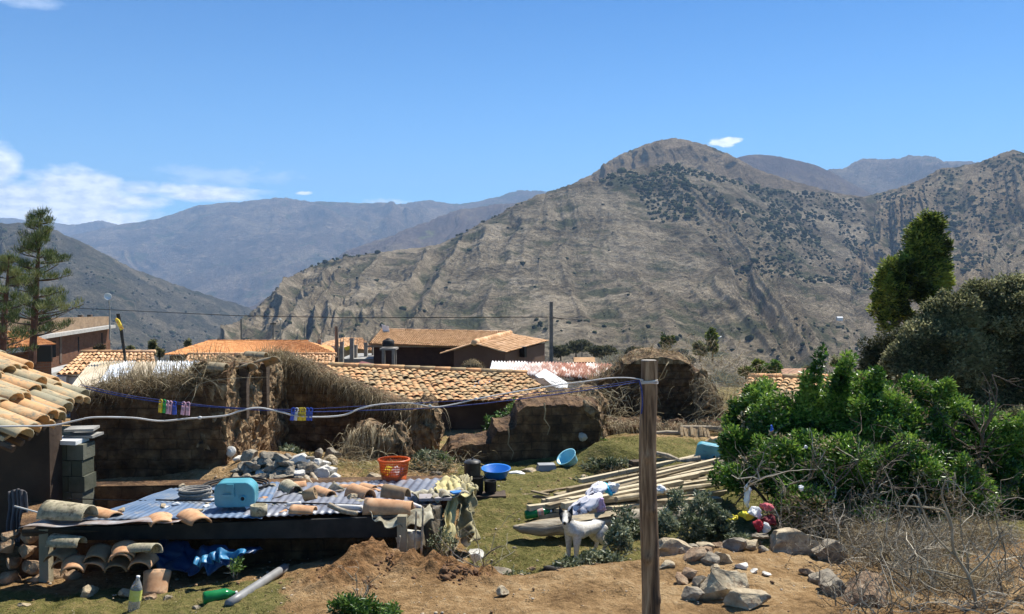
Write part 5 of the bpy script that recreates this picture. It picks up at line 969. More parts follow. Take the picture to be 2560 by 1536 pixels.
stick(748, 1147, 12.3, 812, 1228, 10.9, .035, M_drift, 'upper grey pole leaning on the stone heap', 'wooden_pole', 'pole'); stick(742, 1170, 12.0, 796, 1232, 10.8, .045, M_drift, 'lower thicker pole leaning on the stone heap', 'wooden_pole', 'pole')
stick(740, 1243, 10.4, 790, 1230, 10.6, .015, M_drift, 'thin grey stick between the tiles')
stick(37, 1266, 9.6, 112, 1286, 9.15, .010, M_pvc, 'thin pale rod poking out at the left end of the shed', 'rod', 'rod')
stick(170, 1247, 10.2, 870, 1266, 9.7, .008, M_black, 'long thin rod running behind across the sheets', 'iron_rod', 'rod', n=5); stick(390, 1250, 9.9, 900, 1262, 9.5, .010, M_black, 'second thin rod lying a little lower across the sheets', 'iron_rod', 'rod', n=5)
stick(560, 1290, 9.2, 720, 1235, 10.3, .012, M_black, 'dark rod lying diagonally over the sheets', 'iron_rod', 'rod', n=5)
_a = G(572, 1520); _b = G(712, 1428); stick(572, 1511, _a.y, 712, 1420, _b.y, .045, M_pvc_grey, 'grey plastic pipe lying on the bare soil', 'pipe', 'pipe', hollow=False, taper=1.0, n=16)
o = bpy.data.objects['pipe.003'] if 'pipe.003' in bpy.data.objects else None
_r = np.random.default_rng(23)
for k in range(34):
    py = _r.uniform(1212, 1285); px = _r.uniform(640, 1120) if k % 4 else _r.uniform(300, 640); Y = 10.9 - (py - 1210) / 80 * 1.75; s_ = _r.uniform(.05, .12)
    rock(px, py, (s_ * 1.5, s_, s_ * .5), (M_rock_pale, M_t_or, M_rock_grey, M_t_li)[k % 4], 'small rubble shard lying on the shed roof sheets', 900 + k, Y=Y, rz=k, ang=.9, group='rubble on the shed roof', name='rubble_shard', hi=False, z=W(px, py, Y).z + .02)
# turquoise jerrycans
M_turq = mat('turquoise plastic', (.07, .27, .33), (.11, .37, .43), scale=3, rough=.35, spec=.5, dark=((.10, .16, .15), 7, .66, .8))
def jerrycan(px, py, Y, label, rz=0.0, lay=True, sc=1.0, rx=0, ry=0):
    h = empty('jerrycan', W(px, py, Y), label, 'jerrycan'); b = MB(); n = 40; G_ = []
    for (s, q) in ((-.5, .90), (-.49, .955), (-.46, .99), (-.42, 1), (-.02, 1), (0, .985), (.02, 1), (.42, 1), (.46, .99), (.49, .955), (.5, .90)):
        ring = []
        for k in range(n):
            th = 2 * math.pi * k / n; ex = .34; cx = math.copysign(abs(math.cos(th)) ** ex, math.cos(th)); cz = math.copysign(abs(math.sin(th)) ** ex, math.sin(th)); z = cz * .13; x = cx * .205
            z -= .045 * max(0, (x - .13) / .075) * (z > 0) + .02 * max(0, (-x - .15) / .055) * (z > 0)
            ring.append((x * q, s * .24, z * q + .135))
        G_.append(ring)
    G_ = np.array(G_) * sc; b.grid(G_.transpose(1, 0, 2), closed_u=True); b.add(G_[0], [tuple(range(n))]); b.add(G_[-1], [tuple(range(n - 1, -1, -1))]); body = b.build('body', M_turq, h)
    b = MB(); b.box(tuple(np.array((-.04, -.128, .215)) * sc), tuple(np.array((.085, .03, .075)) * sc), taper=.8); b.box(tuple(np.array((-.055, -.13, .135)) * sc), tuple(np.array((.12, .035, .028)) * sc)); b.box(tuple(np.array((-.015, -.128, .165)) * sc), tuple(np.array((.030, .03, .07)) * sc)); hd = b.build('handle', M_turq, h)
    c = MB().lathe([(.034, 0), (.036, .018), (.030, .03), (.022, .03), (.020, .01), (0, .01)], (0, 0, 0), 14, Matrix.Rotation(R(90), 3, 'X')); c.v = [v * sc + np.array((.085, -.115, .10)) * sc for v in c.v]; c.build('neck', M_turq, h, smooth=True)
    c = MB().lathe([(0, .012), (.022, .012)], (0, 0, 0), 12, Matrix.Rotation(R(90), 3, 'X')); c.v = [v * sc + np.array((.085, -.118, .10)) * sc for v in c.v]; c.build('opening', M_black, h)
    for ch in h.children: ch.parent = None; ch.location -= h.location; ch.matrix_parent_inverse.identity(); ch.parent = h; ch.location = (0, 0, 0)
    h.rotation_euler = (rx, ry, rz); return h
jerrycan(592, 1264, 9.5, 'turquoise jerrycan with a black open spout lying on the sheet roof', R(6), sc=1.04)
jerrycan(1770, 1152, 13.6, 'dusty turquoise jerrycan on the far bank beside the green bush', R(-14), sc=1.0, ry=.15)
# coiled hose and coil of wire
def coil(px, py, Y, r0, turns, rad, mt, label, name, cat, sq=.7, rise=.012, jit=.02):
    c = W(px, py, Y); k = turns * 26; rg = np.random.default_rng(int(px)); ph = rg.normal(size=turns + 2) * jit
    pts = [Vector((c.x + (r0 + ph[i // 26]) * math.cos(i / 26 * 2 * math.pi), c.y + (r0 + ph[i // 26]) * math.sin(i / 26 * 2 * math.pi), c.z + .01 + rise * (i / 26) + abs(ph[(i // 26 + 1)]) * .3)) for i in range(k)]
    return tag(MB().tube(pts, rad, 6).build(name, mt, smooth=True), label, cat)
coil(590, 1222, 10.7, .36, 3, .012, M_black, 'black hose coiled on the sheets behind the turquoise jerrycan', 'hose', 'hose'); coil(488, 1246, 10.1, .16, 7, .014, mat('grey rope', (.16, .15, .13), (.30, .28, .25), scale=40), 'grey coil of rope left of the turquoise jerrycan', 'rope_coil', 'rope', rise=.014, jit=.012)
for k, (px, py, Y) in enumerate(((538, 1257, 9.9), (622, 1276, 9.4), (577, 1275, 9.5), (440, 1266, 9.7), (415, 1275, 9.6), (515, 1272, 9.6))):
    p = W(px, py, Y); b = MB().add([(-.05, -.02, 0), (.0, -.03, .015), (.05, 0, 0), (.02, .04, .01), (-.03, .03, .02)], [(0, 1, 2, 3, 4)]); o = b.build('paper_scrap', M_white); o.location = p + Vector((0, 0, .025)); o.rotation_euler = (0, 0, k); o.modifiers.new('s', 'SOLIDIFY').thickness = .004
    tag(o, 'small white paper scrap lying on the blue sheet', 'scrap', 'white scraps on the blue sheet')
# cloths over the right end
def cloth(name, top, bot, mt, label, cat='cloth', fold=.03, nf=4, seed=0, parent=None, nseg=24, thick=.006, lump=.02):
    """hanging or lying cloth between two polylines of world points"""
    T = np.array([tuple(p) for p in top]); B = np.array([tuple(p) for p in bot]); u = np.linspace(0, 1, 40)
    f = lambda Q: np.stack([np.interp(u, np.linspace(0, 1, len(Q)), Q[:, k]) for k in range(3)], 1)
    T, B = f(T), f(B); v = np.linspace(0, 1, nseg)[None, :, None]; P = T[:, None] * (1 - v) + B[:, None] * v
    nr = np.cross((T[-1] - T[0]), (B[len(B) // 2] - T[len(T) // 2])); nr /= np.linalg.norm(nr) + 1e-9
    ph = fbm(np.stack([u * 3 + seed, u * 0, u * 0], 1), 3, seed) * 3
    wv = np.sin(u * nf * 2 * math.pi + ph)[:, None, None] * fold * (.3 + .7 * v); P = P + nr * wv + np.stack([fbm(P.reshape(-1, 3) * 6 + 7 * k + seed, 3, k) for k in range(3)], 1).reshape(P.shape) * lump
    b = MB(); b.grid(P); o = b.build(name, mt, parent, smooth=True); o.modifiers.new('s', 'SOLIDIFY').thickness = thick
    return tag(o, label, cat) if parent is None else o
M_khaki = mat('khaki sack cloth', (.20, .17, .09), (.34, .30, .17), (.44, .40, .25), scale=4, bump=.4, bscale=40, bdist=.004, dark=((.12, .09, .05), 3, .55, .7)); M_yel = mat('faded yellow cloth', (.40, .34, .15), (.55, .48, .24), scale=3, bump=.3, bscale=40, bdist=.004)
M_brn = mat('dirty brown cloth', (.09, .07, .045), (.17, .14, .09), scale=5, bump=.4); M_canvas = mat('stained canvas', (.24, .21, .14), (.38, .35, .25), (.45, .42, .32), scale=5, dark=((.14, .11, .07), 6, .5, .65))
PW = lambda *t_: [W(*q) for q in t_]
cloth('canvas_sheet', PW((905, 1278, 9.25), (960, 1284, 9.2), (1050, 1278, 9.2), (1075, 1262, 9.5)), PW((925, 1290, 9.1), (965, 1312, 8.98), (1040, 1318, 8.98), (1082, 1300, 9.1)), M_canvas, 'stained canvas sheet sagging from under the scorched tile', lump=.03)
cloth('brown_cloth', PW((1038, 1262, 9.45), (1070, 1258, 9.5), (1108, 1250, 9.7)), PW((1050, 1360, 9.2), (1080, 1372, 9.3), (1112, 1350, 9.5)), M_brn, 'dark brown cloth hanging beside the two stakes', fold=.06, nf=1.5, lump=.07)
cloth('yellow_cloth', PW((1118, 1240, 9.8), (1128, 1236, 9.9), (1140, 1236, 9.9)), PW((1090, 1385, 9.3), (1110, 1392, 9.35), (1132, 1365, 9.5)), M_yel, 'long pale yellow cloth strip hanging down to the soil', fold=.05, nf=1, lump=.05)
cloth('sack_cloth', PW((1138, 1222, 10.1), (1160, 1215, 10.3), (1184, 1222, 10.3)), PW((1135, 1320, 9.7), (1168, 1350, 9.7), (1197, 1345, 9.9)), M_khaki, 'khaki sack cloth in folds hanging at the right end of the shed', fold=.09, nf=1.6, lump=.09)
cloth('sack_cloth', PW((1090, 1205, 10.9), (1130, 1190, 11.1), (1165, 1200, 10.9)), PW((1085, 1232, 10.0), (1130, 1240, 9.9), (1185, 1235, 10.1)), M_yel, 'dull yellow cloth heaped on the right end of the sheets', fold=.03, lump=.09)
cloth('sack_cloth', PW((1030, 1232, 10.2), (1080, 1225, 10.2), (1150, 1218, 10.2)), PW((1035, 1243, 9.8), (1090, 1243, 9.7), (1170, 1240, 9.8)), M_canvas, 'rolled dirty canvas lying in front of the yellow heap', fold=.03, lump=.05)
cloth('sack_cloth', PW((1145, 1190, 11.2), (1160, 1184, 11.2), (1180, 1200, 11.0)), PW((1150, 1230, 10.3), (1175, 1235, 10.2), (1192, 1240, 10.3)), M_khaki, 'twisted khaki rag at the highest corner of the shed', fold=.05, lump=.07)
b = MB().box((0, 0, 0), (.36, .22, .03), rz=.1); o = b.build('grey_slab', mat('grey slab', (.26, .23, .22), (.36, .33, .32))); o.location = W(1088, 1250, 9.8) + Vector((0, 0, .03)); tag(o, 'flat grey slab lying before the cloth heap', 'slab')
b = MB().box((0, 0, 0), (.13, .10, .02), rz=.5); o = b.build('blue_scrap', mat('blue plastic scrap', (.05, .2, .5))); o.location = W(1142, 1240, 9.85) + Vector((0, 0, .04)); tag(o, 'small blue plastic scrap among the cloths', 'scrap')
for px, y0, y1, lab in ((1038, 1278, 1392, 'left thin stake in front of the hanging brown cloth'), (1055, 1268, 1388, 'right thin stake in front of the hanging brown cloth'), (997, 1340, 1372, 'short crooked stick by the soil mound')): stick(px - 2, y1, 8.75, px + 3, y0, 8.75, .011, M_drift, lab, 'stake', 'stake', bow=.0)
cloth('hanging_rag', PW((22, 1228, 9.9), (45, 1222, 9.9), (68, 1230, 9.9)), PW((20, 1340, 9.8), (48, 1352, 9.8), (75, 1345, 9.8)), mat('grey rag', (.10, .095, .10), (.16, .15, .155)), 'grey rag hanging on the dark wall at the far left', 'rag', fold=.04)
tile_obj(535, 925, 12.1, R(85), 'old mossy tile capping the corner of the shaded mud wall', M_tile_old, L=.36, Wd=.22, H=.1); tile_obj(612, 925, 12.6, R(50), 'slanted old tile on the sunlit wall, left one', M_tile_old, L=.36, Wd=.22, H=.07, rx=R(-22)); tile_obj(668, 908, 13.3, R(50), 'slanted old tile at the top right of the sunlit wall', M_tile_old, L=.4, Wd=.22, H=.07, rx=R(-22)); tile_obj(640, 893, 13.8, R(80), 'dark cap tile highest on the ruin wall', M_tile_old, L=.34, Wd=.2, H=.08)
# under the roof: tiles, blue tarp, bottles
tile_obj(168, 1362, 8.75, R(82), 'mossy tile on top of the pile under the shed', M_t_li, L=.32, Wd=.2, H=.09); tile_obj(352, 1383, 8.65, R(60), 'long mossy tile leaning down to the right in the pile', M_t_li, L=.46, Wd=.17, H=.09, ry=0, rx=R(-22))
for i, (px, py, rz_, m_, lab) in enumerate(((165, 1412, .2, M_t_or, 'broken orange tile at the left of the pile under the shed'), (150, 1395, -.1, M_t_br, 'flat brown shard below the mossy tile in the pile'), (245, 1393, .1, M_t_br, 'arched tile in the middle of the pile, upper one'), (240, 1418, .0, M_t_or, 'widest arched tile in the middle of the pile'), (296, 1420, .15, M_t_br, 'arched tile right of the widest one in the pile'), (310, 1385, .3, M_t_or, 'stacked shard behind the leaning mossy tile'), (305, 1396, .2, M_t_or, 'second stacked shard behind the leaning mossy tile'), (356, 1412, .1, M_t_or, 'small shard below the leaning mossy tile'), (185, 1422, .3, M_t_or, 'pointed orange shard lowest at the left of the pile'))):
    tile_obj(px, py, 8.8 - .02 * i, rz_, lab, m_, L=.22, Wd=.24 if i != 3 else .30, H=.08, rx=.1 * (i % 3))
tile_obj(390, 1462, 8.5, R(8), 'curved orange tile standing upright right of the bottle', M_t_or, L=.26, Wd=.24, H=.06, rx=R(48), ry=R(12), dz=.0)
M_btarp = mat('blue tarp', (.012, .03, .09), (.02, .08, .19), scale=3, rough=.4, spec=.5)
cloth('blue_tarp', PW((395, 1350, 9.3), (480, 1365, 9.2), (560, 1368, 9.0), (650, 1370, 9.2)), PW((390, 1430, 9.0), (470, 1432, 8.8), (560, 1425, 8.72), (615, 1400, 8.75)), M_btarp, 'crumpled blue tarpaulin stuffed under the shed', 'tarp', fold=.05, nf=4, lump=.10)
cloth('blue_tarp_edge', PW((490, 1398, 8.72), (520, 1385, 8.68), (555, 1378, 8.64), (610, 1382, 8.66)), PW((488, 1412, 8.66), (525, 1405, 8.6), (560, 1408, 8.58), (612, 1390, 8.62)), mat('bright blue tarp', (.02, .14, .30), (.06, .28, .46), scale=5, rough=.4), 'fringe coloured a sunlit blue along the tarpaulin under the shed', 'tarp', fold=.05, nf=4, lump=.06)  # sunlight on the fringe is put into this brighter blue
# bottles
M_clear = mat('clear plastic', (.55, .58, .60), (.66, .68, .70), rough=.12, spec=.6, trans=.7); M_green_pl = mat('green plastic', (.015, .22, .06), (.03, .32, .10), rough=.18, spec=.6, trans=.35)
def bottle(p, label, mt, lab_mt, L=.33, r_=.052, rot=(0, 0, 0), cap=None, crush=0.0, band=(.32, .62)):
    h = empty('plastic_bottle', (0, 0, 0), label, 'bottle'); prof = [(0, .008), (.03, 0), (r_ * .9, .006), (r_, .03), (r_ * .96, .07), (r_, .10), (r_ * .97, L * .35), (r_, L * .62), (r_ * .93, L * .70), (r_ * .6, L * .82), (.017, L * .90), (.014, L * .97), (0, L * .97)]
    b = MB().lathe(prof, (0, 0, 0), 20); o = b.build('bottle_body', mt, h, smooth=True, noise=(crush, 9) if crush else None)
    MB().lathe([(.0145, L * .93), (.0165, L * .935), (.0165, L), (0, L)], (0, 0, 0), 12).build('cap', cap or M_white, h, smooth=True)
    if lab_mt: MB().lathe([(r_ * 1.015, L * band[0]), (r_ * 1.02, L * (band[0] + band[1]) / 2), (r_ * 1.02, L * band[1])], (0, 0, 0), 20).build('label', lab_mt, h, smooth=True)
    h.location = p; h.rotation_euler = rot; return h
bottle(G(333, 1530), 'clear bottle with a yellow label standing upright at the bottom left', M_clear, mat('yellow green label', (.70, .72, .10), (.80, .80, .25), scale=20), rot=(R(-4), R(7), 0), L=.325)
bottle(G(508, 1514) + Vector((0, 0, .055)), 'crushed green bottle lying on the grass beside the grey pipe', M_green_pl, None, L=.30, r_=.062, rot=(R(88), 0, R(115)), crush=.014)
p = W(1312, 1288, 10.7); bottle(p, 'green bottle with a faded label lying against the plank pile', M_green_pl, mat('faded red label', (.55, .2, .12), (.5, .42, .35), scale=18), L=.34, r_=.055, rot=(R(84), 0, R(100)), crush=.006, band=(.45, .68))

# ---- basket, pots, bowls
M_orange = mat('orange red plastic', (.66, .12, .015), (.74, .15, .02), rough=.35, spec=.5, sub=.25)
def basket():
    p = W(985, 1214, 11.2); h = empty('laundry_basket', p, 'orange red plastic basket of clothes on the dark board', 'basket'); z = .0; rb, rt, H = .145, .19, .34
    f = lambda q: rb + (rt - rb) * q
    MB().lathe([(0, .0), (rb, 0), (f(.45), H * .45), (f(.45) - .008, H * .45), (rb - .01, .012), (0, .012)], tuple(p), 32).build('body', M_orange, h, smooth=True)
    MB().lathe([(rt - .006, H - .02), (rt + .018, H - .022), (rt + .020, H), (rt - .004, H + .003)], tuple(p), 32).build('rim', M_orange, h, smooth=True)
    b = MB(); 
    for k in range(44):
        th = 2 * math.pi * k / 44; a = Vector((math.cos(th), math.sin(th), 0)); b.tube([p + a * f(.44) + Vector((0, 0, H * .44)), p + a * f(.95) + Vector((0, 0, H * .94))], .006, 4)
    b.build('ribs', M_orange, h)
    b = MB()
    for q in (.55, .65, .75, .86): b.lathe([(f(q) - .004, H * q - .006), (f(q) + .004, H * q - .006), (f(q) + .004, H * q + .006), (f(q) - .004, H * q + .006), (f(q) - .004, H * q - .006)], tuple(p), 30)
    b.build('hoops', M_orange, h)
    for k, (c, s, m_, lab) in enumerate((((-.08, -.05, .19), (.16, .16, .14), mat('yellow garment', (.75, .7, .05)), 'yellow garment showing through the left of the basket'), ((.03, -.06, .20), (.18, .16, .15), mat('white garment', (.75, .73, .75)), 'white garment in the middle of the basket'), ((.09, -.03, .17), (.14, .18, .13), mat('navy garment', (.05, .06, .16)), 'dark blue garment at the right inside the basket'), ((.0, .05, .14), (.2, .16, .12), mat('pink garment', (.6, .25, .3)), 'pink garment at the bottom of the basket'))):
        V, F = rockmesh(s, 70 + k, .2, False, .22); o = MB().add(V, F).build('garment', m_, smooth=True); o.location = p + Vector(c); tag(o, lab, 'garment')
basket()
b = MB().box((0, 0, 0), (.95, .28, .03)); o = b.build('dark_board', M_wood_dark); o.location = W(1010, 1219, 11.3); tag(o, 'dark board on which the orange basket stands', 'board')
def pot(px, py, Y, r_, H, label, mt, lid=True, handles=True):
    p = W(px, py, Y); h = empty('cooking_pot', p, label, 'pot'); MB().lathe([(0, 0), (r_ * .92, 0), (r_, .02), (r_, H), (r_ * 1.05, H + .004), (r_ * 1.05, H + .012), (r_ * .95, H + .008), (r_ * .94, .02), (0, .015)], tuple(p), 28).build('body', mt, h, smooth=True)
    if lid: MB().lathe([(r_ * 1.03, H + .012), (r_ * .9, H + .03), (r_ * .4, H + .045), (0, H + .048)], tuple(p), 24).build('lid', mt, h, smooth=True); MB().lathe([(0, H + .045), (.012, H + .05), (.02, H + .065), (0, H + .075)], tuple(p), 10).build('knob', M_black, h, smooth=True)
    if handles:
        for s in (-1, 1): MB().tube([p + Vector((s * r_ * .98, -.02, H * .8)), p + Vector((s * (r_ + .03), -.01, H * .8)), p + Vector((s * (r_ + .03), .02, H * .8)), p + Vector((s * r_ * .98, .03, H * .8))], .006, 6).build('handle', M_black, h)
M_soot = mat('sooty aluminium', (.02, .02, .02), (.07, .07, .068), (.16, .155, .15), scale=4, rough=.5, metal=.3)
pot(1184, 1232, 11.5, .128, .20, 'large black cooking pot at the bottom of the stack', M_black, lid=False); pot(1181, 1190, 11.5, .108, .17, 'grey sooty lidded pot on top of the black pot', M_soot)
pot(1226, 1230, 11.5, .078, .135, 'small black tin beside the stacked pots', M_black, lid=False, handles=False)
b = MB().box((0, 0, 0), (.62, .34, .035), rz=.05); o = b.build('dark_board', M_wood_dark); o.location = W(1205, 1237, 11.5); tag(o, 'dark board under the stacked pots', 'board')
def bowl(p, r_, H, mt, label, rot=(0, 0, 0), sq=1.0):
    o = MB().lathe([(0, 0), (r_ * .70, 0), (r_ * .78, .015), (r_ * .96, H), (r_ * 1.06, H + .006), (r_ * 1.06, H + .014), (r_ * .95, H + .008), (r_ * .74, .02), (0, .012)], (0, 0, 0), 36, sq=sq).build('plastic_bowl', mt, smooth=True); o.location = p; o.rotation_euler = rot; return tag(o, label, 'bowl')
bowl(W(1240, 1193, 12.5), .20, .12, mat('bright blue plastic', (.02, .16, .55), (.03, .20, .62), rough=.35), 'bright blue round bowl on the ground behind the pots', (R(6), 0, 0))
bowl(W(1428, 1160, 13.4), .155, .15, mat('pale blue plastic', (.30, .66, .76), (.36, .72, .80), rough=.35), 'pale blue basin tipped forward beside the grey tub', (R(22), R(-34), 0))
h = empty('grey_tub', W(1366, 1176, 13.2), 'grey plastic tub upside down between the two blue bowls', 'tub'); p = W(1366, 1180, 13.2); b = MB().box((p.x, p.y, p.z + .055), (.31, .24, .13), taper=.8, rz=.1); b.build('body', mat('grey plastic', (.22, .23, .24), (.32, .33, .34)), h); MB().box((p.x, p.y, p.z + .0), (.34, .27, .02), rz=.1).build('rim', M_conc, h)
V, F = rockmesh((.26, .2, .07), 81, .3, False, .2); o = MB().add(V, F).build('white_rag', M_white, smooth=True); o.location = W(1292, 1183, 12.9); tag(o, 'white rag on the grass right of the bright blue bowl', 'rag')
rock(1325, 1180, (.30, .2, .12), M_rock_pale, 'mossy pale stone between the white rag and the grey tub', 82, Y=13.1, rz=.4, sink=.5)
# ---- log, planks, clothes, sunken things on the right
M_plank = mat('weathered plank', (.22, .17, .10), (.36, .29, .18), (.50, .42, .28), scale=5, var=.8, stretch=(1, 1, 1), bump=.4, bscale=25, bdist=.006, lo=.3, hi=.7); M_plank_d = mat('old brown plank', (.14, .10, .055), (.24, .18, .10), (.34, .27, .17), scale=6, var=.8, bump=.4, bscale=25, bdist=.006, lo=.3, hi=.7)
PL = [(1300, 1240, 11.6, 1790, 1160, 14.0, .016), (1345, 1300, 10.7, 1830, 1235, 12.2, .026), (1332, 1255, 11.3, 1420, 1262, 11.2, .014), (1330, 1248, 11.4, 1372, 1258, 11.2, .013), (1350, 1268, 11.1, 1800, 1190, 13.2, .024), (1370, 1262, 11.2, 1810, 1178, 13.4, .022), (1390, 1252, 11.4, 1815, 1168, 13.6, .025), (1420, 1245, 11.5, 1820, 1158, 13.8, .024), (1440, 1238, 11.7, 1825, 1150, 14.0, .022),
      (1360, 1280, 10.9, 1790, 1205, 12.9, .025), (1380, 1276, 10.95, 1805, 1215, 12.6, .022), (1320, 1292, 10.7, 1700, 1248, 11.8, .028), (1500, 1240, 11.7, 1830, 1172, 13.4, .026), (1520, 1250, 11.5, 1840, 1190, 13.1, .026), (1480, 1262, 11.2, 1835, 1205, 12.8, .024), (1540, 1270, 11.0, 1850, 1222, 12.4, .030), (1500, 1230, 11.9, 1790, 1165, 13.9, .022), (1410, 1290, 10.8, 1720, 1262, 11.5, .024), (1330, 1283, 10.85, 1560, 1245, 11.8, .022),
      (1450, 1222, 12.0, 1830, 1140, 14.2, .024), (1560, 1240, 11.8, 1780, 1215, 12.4, .030), (1600, 1262, 11.3, 1800, 1255, 11.6, .034), (1470, 1270, 11.1, 1760, 1240, 11.9, .022), (1580, 1200, 12.9, 1850, 1130, 14.4, .028)]
_r = np.random.default_rng(17)
for k in range(22):
    f0, f1 = _r.random(), _r.random() * .3 + _r.random() * .7; PL.append((1350 + 90 * _r.random() - 20 * f0, 1262 + 34 * f0 - 10 * _r.random(), 11.25 - .55 * f0, 1850 - 130 * f1 - 60 * _r.random(), 1140 + 118 * f1, 14.0 - 2.5 * f1, _r.uniform(.018, .03)))
for i, (x0, y0, Y0, x1, y1, Y1, r_) in enumerate(PL):
    a, c = W(x0, y0, Y0), W(x1, y1, Y1); d = (c - a); yaw = math.atan2(d.y, d.x); L = d.length; b = MB(); flat = i % 3 == 0; r_ *= 1.25
    b.box((0, 0, 0), (L, r_ * (3.2 if flat else 2.2), r_ * (1.2 if flat else 1.8)), a=random.random()) if i not in (8, 15, 20) else b.tube([Vector((-L / 2, 0, 0)), Vector((0, 0, .01)), Vector((L / 2, 0, 0))], [r_, r_ * 1.1, r_ * .8], 8, random.random())
    o = b.build('wooden_plank', M_plank if i % 4 else M_plank_d); o.location = (a + c) / 2 + Vector((0, 0, .035 * (i % 4))); o.rotation_mode = 'QUATERNION'; o.rotation_quaternion = d.to_track_quat('X', 'Z')
    tag(o, 'long weathered plank in the pile behind the dog', 'plank', 'planks stacked behind the dog')
def biglog():
    h = empty('hollow_log', W(1400, 1320, 10.5), 'thick grey half log with a pointed left end lying in front of the planks', 'log'); pts = [(1283, 1318, 10.25, .02), (1300, 1322, 10.25, .06), (1350, 1322, 10.3, .10), (1450, 1312, 10.55, .125), (1600, 1296, 11.0, .14), (1760, 1285, 11.5, .14)]
    P = [W(a, b_, c) for a, b_, c, _ in pts]; n = 18; rows = []
    for i, (p, q) in enumerate(zip(P, pts)):
        d = (P[min(i + 1, 5)] - P[max(i - 1, 0)]).normalized(); s = d.cross(Vector((0, 0, 1))).normalized(); u = s.cross(d); rows.append([p + (s * math.cos(2 * math.pi * k / n) + u * math.sin(2 * math.pi * k / n) * .85) * q[3] for k in range(n)])
    b = MB(); b.grid(np.array([[tuple(v) for v in r] for r in rows]).transpose(1, 0, 2), closed_u=True); b.add([tuple(v) for v in rows[-1]], [tuple(range(n))]); b.add([tuple(v) for v in rows[0]], [tuple(range(n))])
    b.build('trunk', mat('silvery log', (.17, .14, .10), (.30, .26, .19), (.42, .37, .28), scale=4, stretch=(.6, 3, 5), bump=.7, bscale=14, bdist=.02, bstretch=(.6, 3, 5)), h, smooth=True, noise=(.012, 5))
    MB().add([W(1290, 1314, 10.2), W(1345, 1300, 10.35), W(1545, 1275, 10.75), W(1560, 1285, 10.7), W(1370, 1316, 10.25)], [(0, 1, 2, 3, 4)]).build('cut_face', M_plank, h)
biglog()
def wad(px, py, Y, size, mt, label, seed, name='garment', cat='garment', rz=0.0, rot=None, ang=.15):
    V, F = rockmesh(size, seed, ang, True, .24); V = V + np.stack([fbm(V * 14 + 5 * k + seed, 3, k, .6, True) for k in range(3)], 1) * .018; o = MB().add(V, F).build(name, mt, smooth=True); o.location = W(px, py, Y); o.rotation_euler = rot or (0, 0, rz); return tag(o, label, cat)
M_patt = mat('patterned white cloth', (.10, .09, .12), (.62, .60, .62), (.74, .72, .74), scale=11, detail=3, lo=.38, hi=.46); M_lilac = mat('lilac cloth', (.42, .28, .48), (.55, .42, .60), scale=5)
wad(1462, 1262, 10.75, (.50, .26, .09), M_patt, 'black and white patterned garment draped over the planks', 91, rot=(R(20), R(-28), .3)); wad(1490, 1228, 11.0, (.34, .22, .10), M_patt, 'patterned cloth bunched between the blue cloth and the draped garment', 92, rot=(R(20), R(-20), .6)); wad(1503, 1268, 10.7, (.12, .12, .24), M_lilac, 'lilac cloth hanging at the right of the patterned garment', 93, rot=(.3, .2, 0))
wad(1512, 1222, 11.1, (.26, .2, .12), mat('bright cyan cloth', (.03, .40, .62), (.05, .48, .70), scale=5), 'bright cyan cloth on top of the plank pile', 94, rot=(0, .5, 0)); wad(1532, 1220, 11.1, (.16, .18, .15), M_white, 'white cloth ball next to the cyan cloth', 95)
wad(1652, 1225, 11.0, (.12, .12, .10), M_white, 'small white rag on the planks right of the post', 96); wad(1560, 1180, 12.6, (.1, .1, .06), M_rock_pale, 'pale clod at the back of the planks', 97)
M_red = mat('red cloth', (.34, .02, .03), (.45, .04, .06), scale=5); M_yellow = mat('yellow cloth', (.72, .58, .03), (.80, .68, .08), scale=5)
for i, (px, py, Y, s, m_, lab) in enumerate(((1868, 1240, 10.6, (.10, .12, .36), M_white, 'white cloth strip hanging down in the green bush'), (1888, 1285, 10.3, (.22, .16, .16), M_white, 'white garment caught in the bush above the red one'), (1920, 1270, 10.4, (.24, .14, .10), mat('pink cloth', (.55, .12, .14)), 'pink red cloth at the right of the washing in the bush'), (1925, 1305, 10.2, (.18, .16, .16), mat('maroon cloth', (.13, .015, .02), (.2, .02, .03)), 'maroon garment low in the bush'),
      (1896, 1316, 10.15, (.13, .12, .16), M_red, 'bright red garment lowest in the bush'), (1912, 1322, 10.12, (.12, .1, .14), M_white, 'white shoe like bundle between the red and maroon garments'), (1868, 1288, 10.4, (.22, .14, .12), M_yellow, 'yellow garment left of the white one in the bush'), (1830, 1298, 10.5, (.20, .14, .10), M_yellow, 'yellow cloth lying on the plank ends'), (1808, 1286, 10.6, (.18, .14, .07), M_white, 'cream cloth end beside the yellow cloth'),
      (1900, 1342, 10.0, (.20, .14, .08), M_rock_grey, 'grey rag under the washing in the bush'), (2002, 1222, 10.2, (.08, .06, .09), M_white, 'white scrap deep in the green bush'), (1926, 1072, 11.8, (.06, .05, .10), mat('blue scrap', (.1, .2, .7)), 'small blue scrap among the leaves near the bush top'), (2012, 1120, 11.0, (.05, .05, .06), M_white, 'tiny white scrap among the bush leaves'))):
    wad(px, py, Y * .94, tuple(q * .85 for q in s), m_, lab, 110 + i, rz=i)
wad(1800, 1112, 14.0, (.46, .3, .26), mat('tan sack', (.46, .30, .16), (.56, .40, .24), scale=4), 'tan sack behind the far turquoise jerrycan', 130, 'tan_sack', 'sack'); wad(1730, 1160, 13.4, (.5, .3, .12), mat('grey washing', (.22, .21, .20), (.38, .37, .36), scale=9), 'grey ashy cloth heap in front of the far jerrycan', 131, 'grey_cloth', 'cloth'); wad(1820, 1160, 13.2, (.5, .3, .12), M_rock_grey, 'grey cloth heap at the upper end of the planks', 132, 'grey_cloth', 'cloth')
h = empty('driftwood_branch', W(1690, 1160, 13.3), 'twisted grey driftwood branch on the bank behind the planks', 'branch')
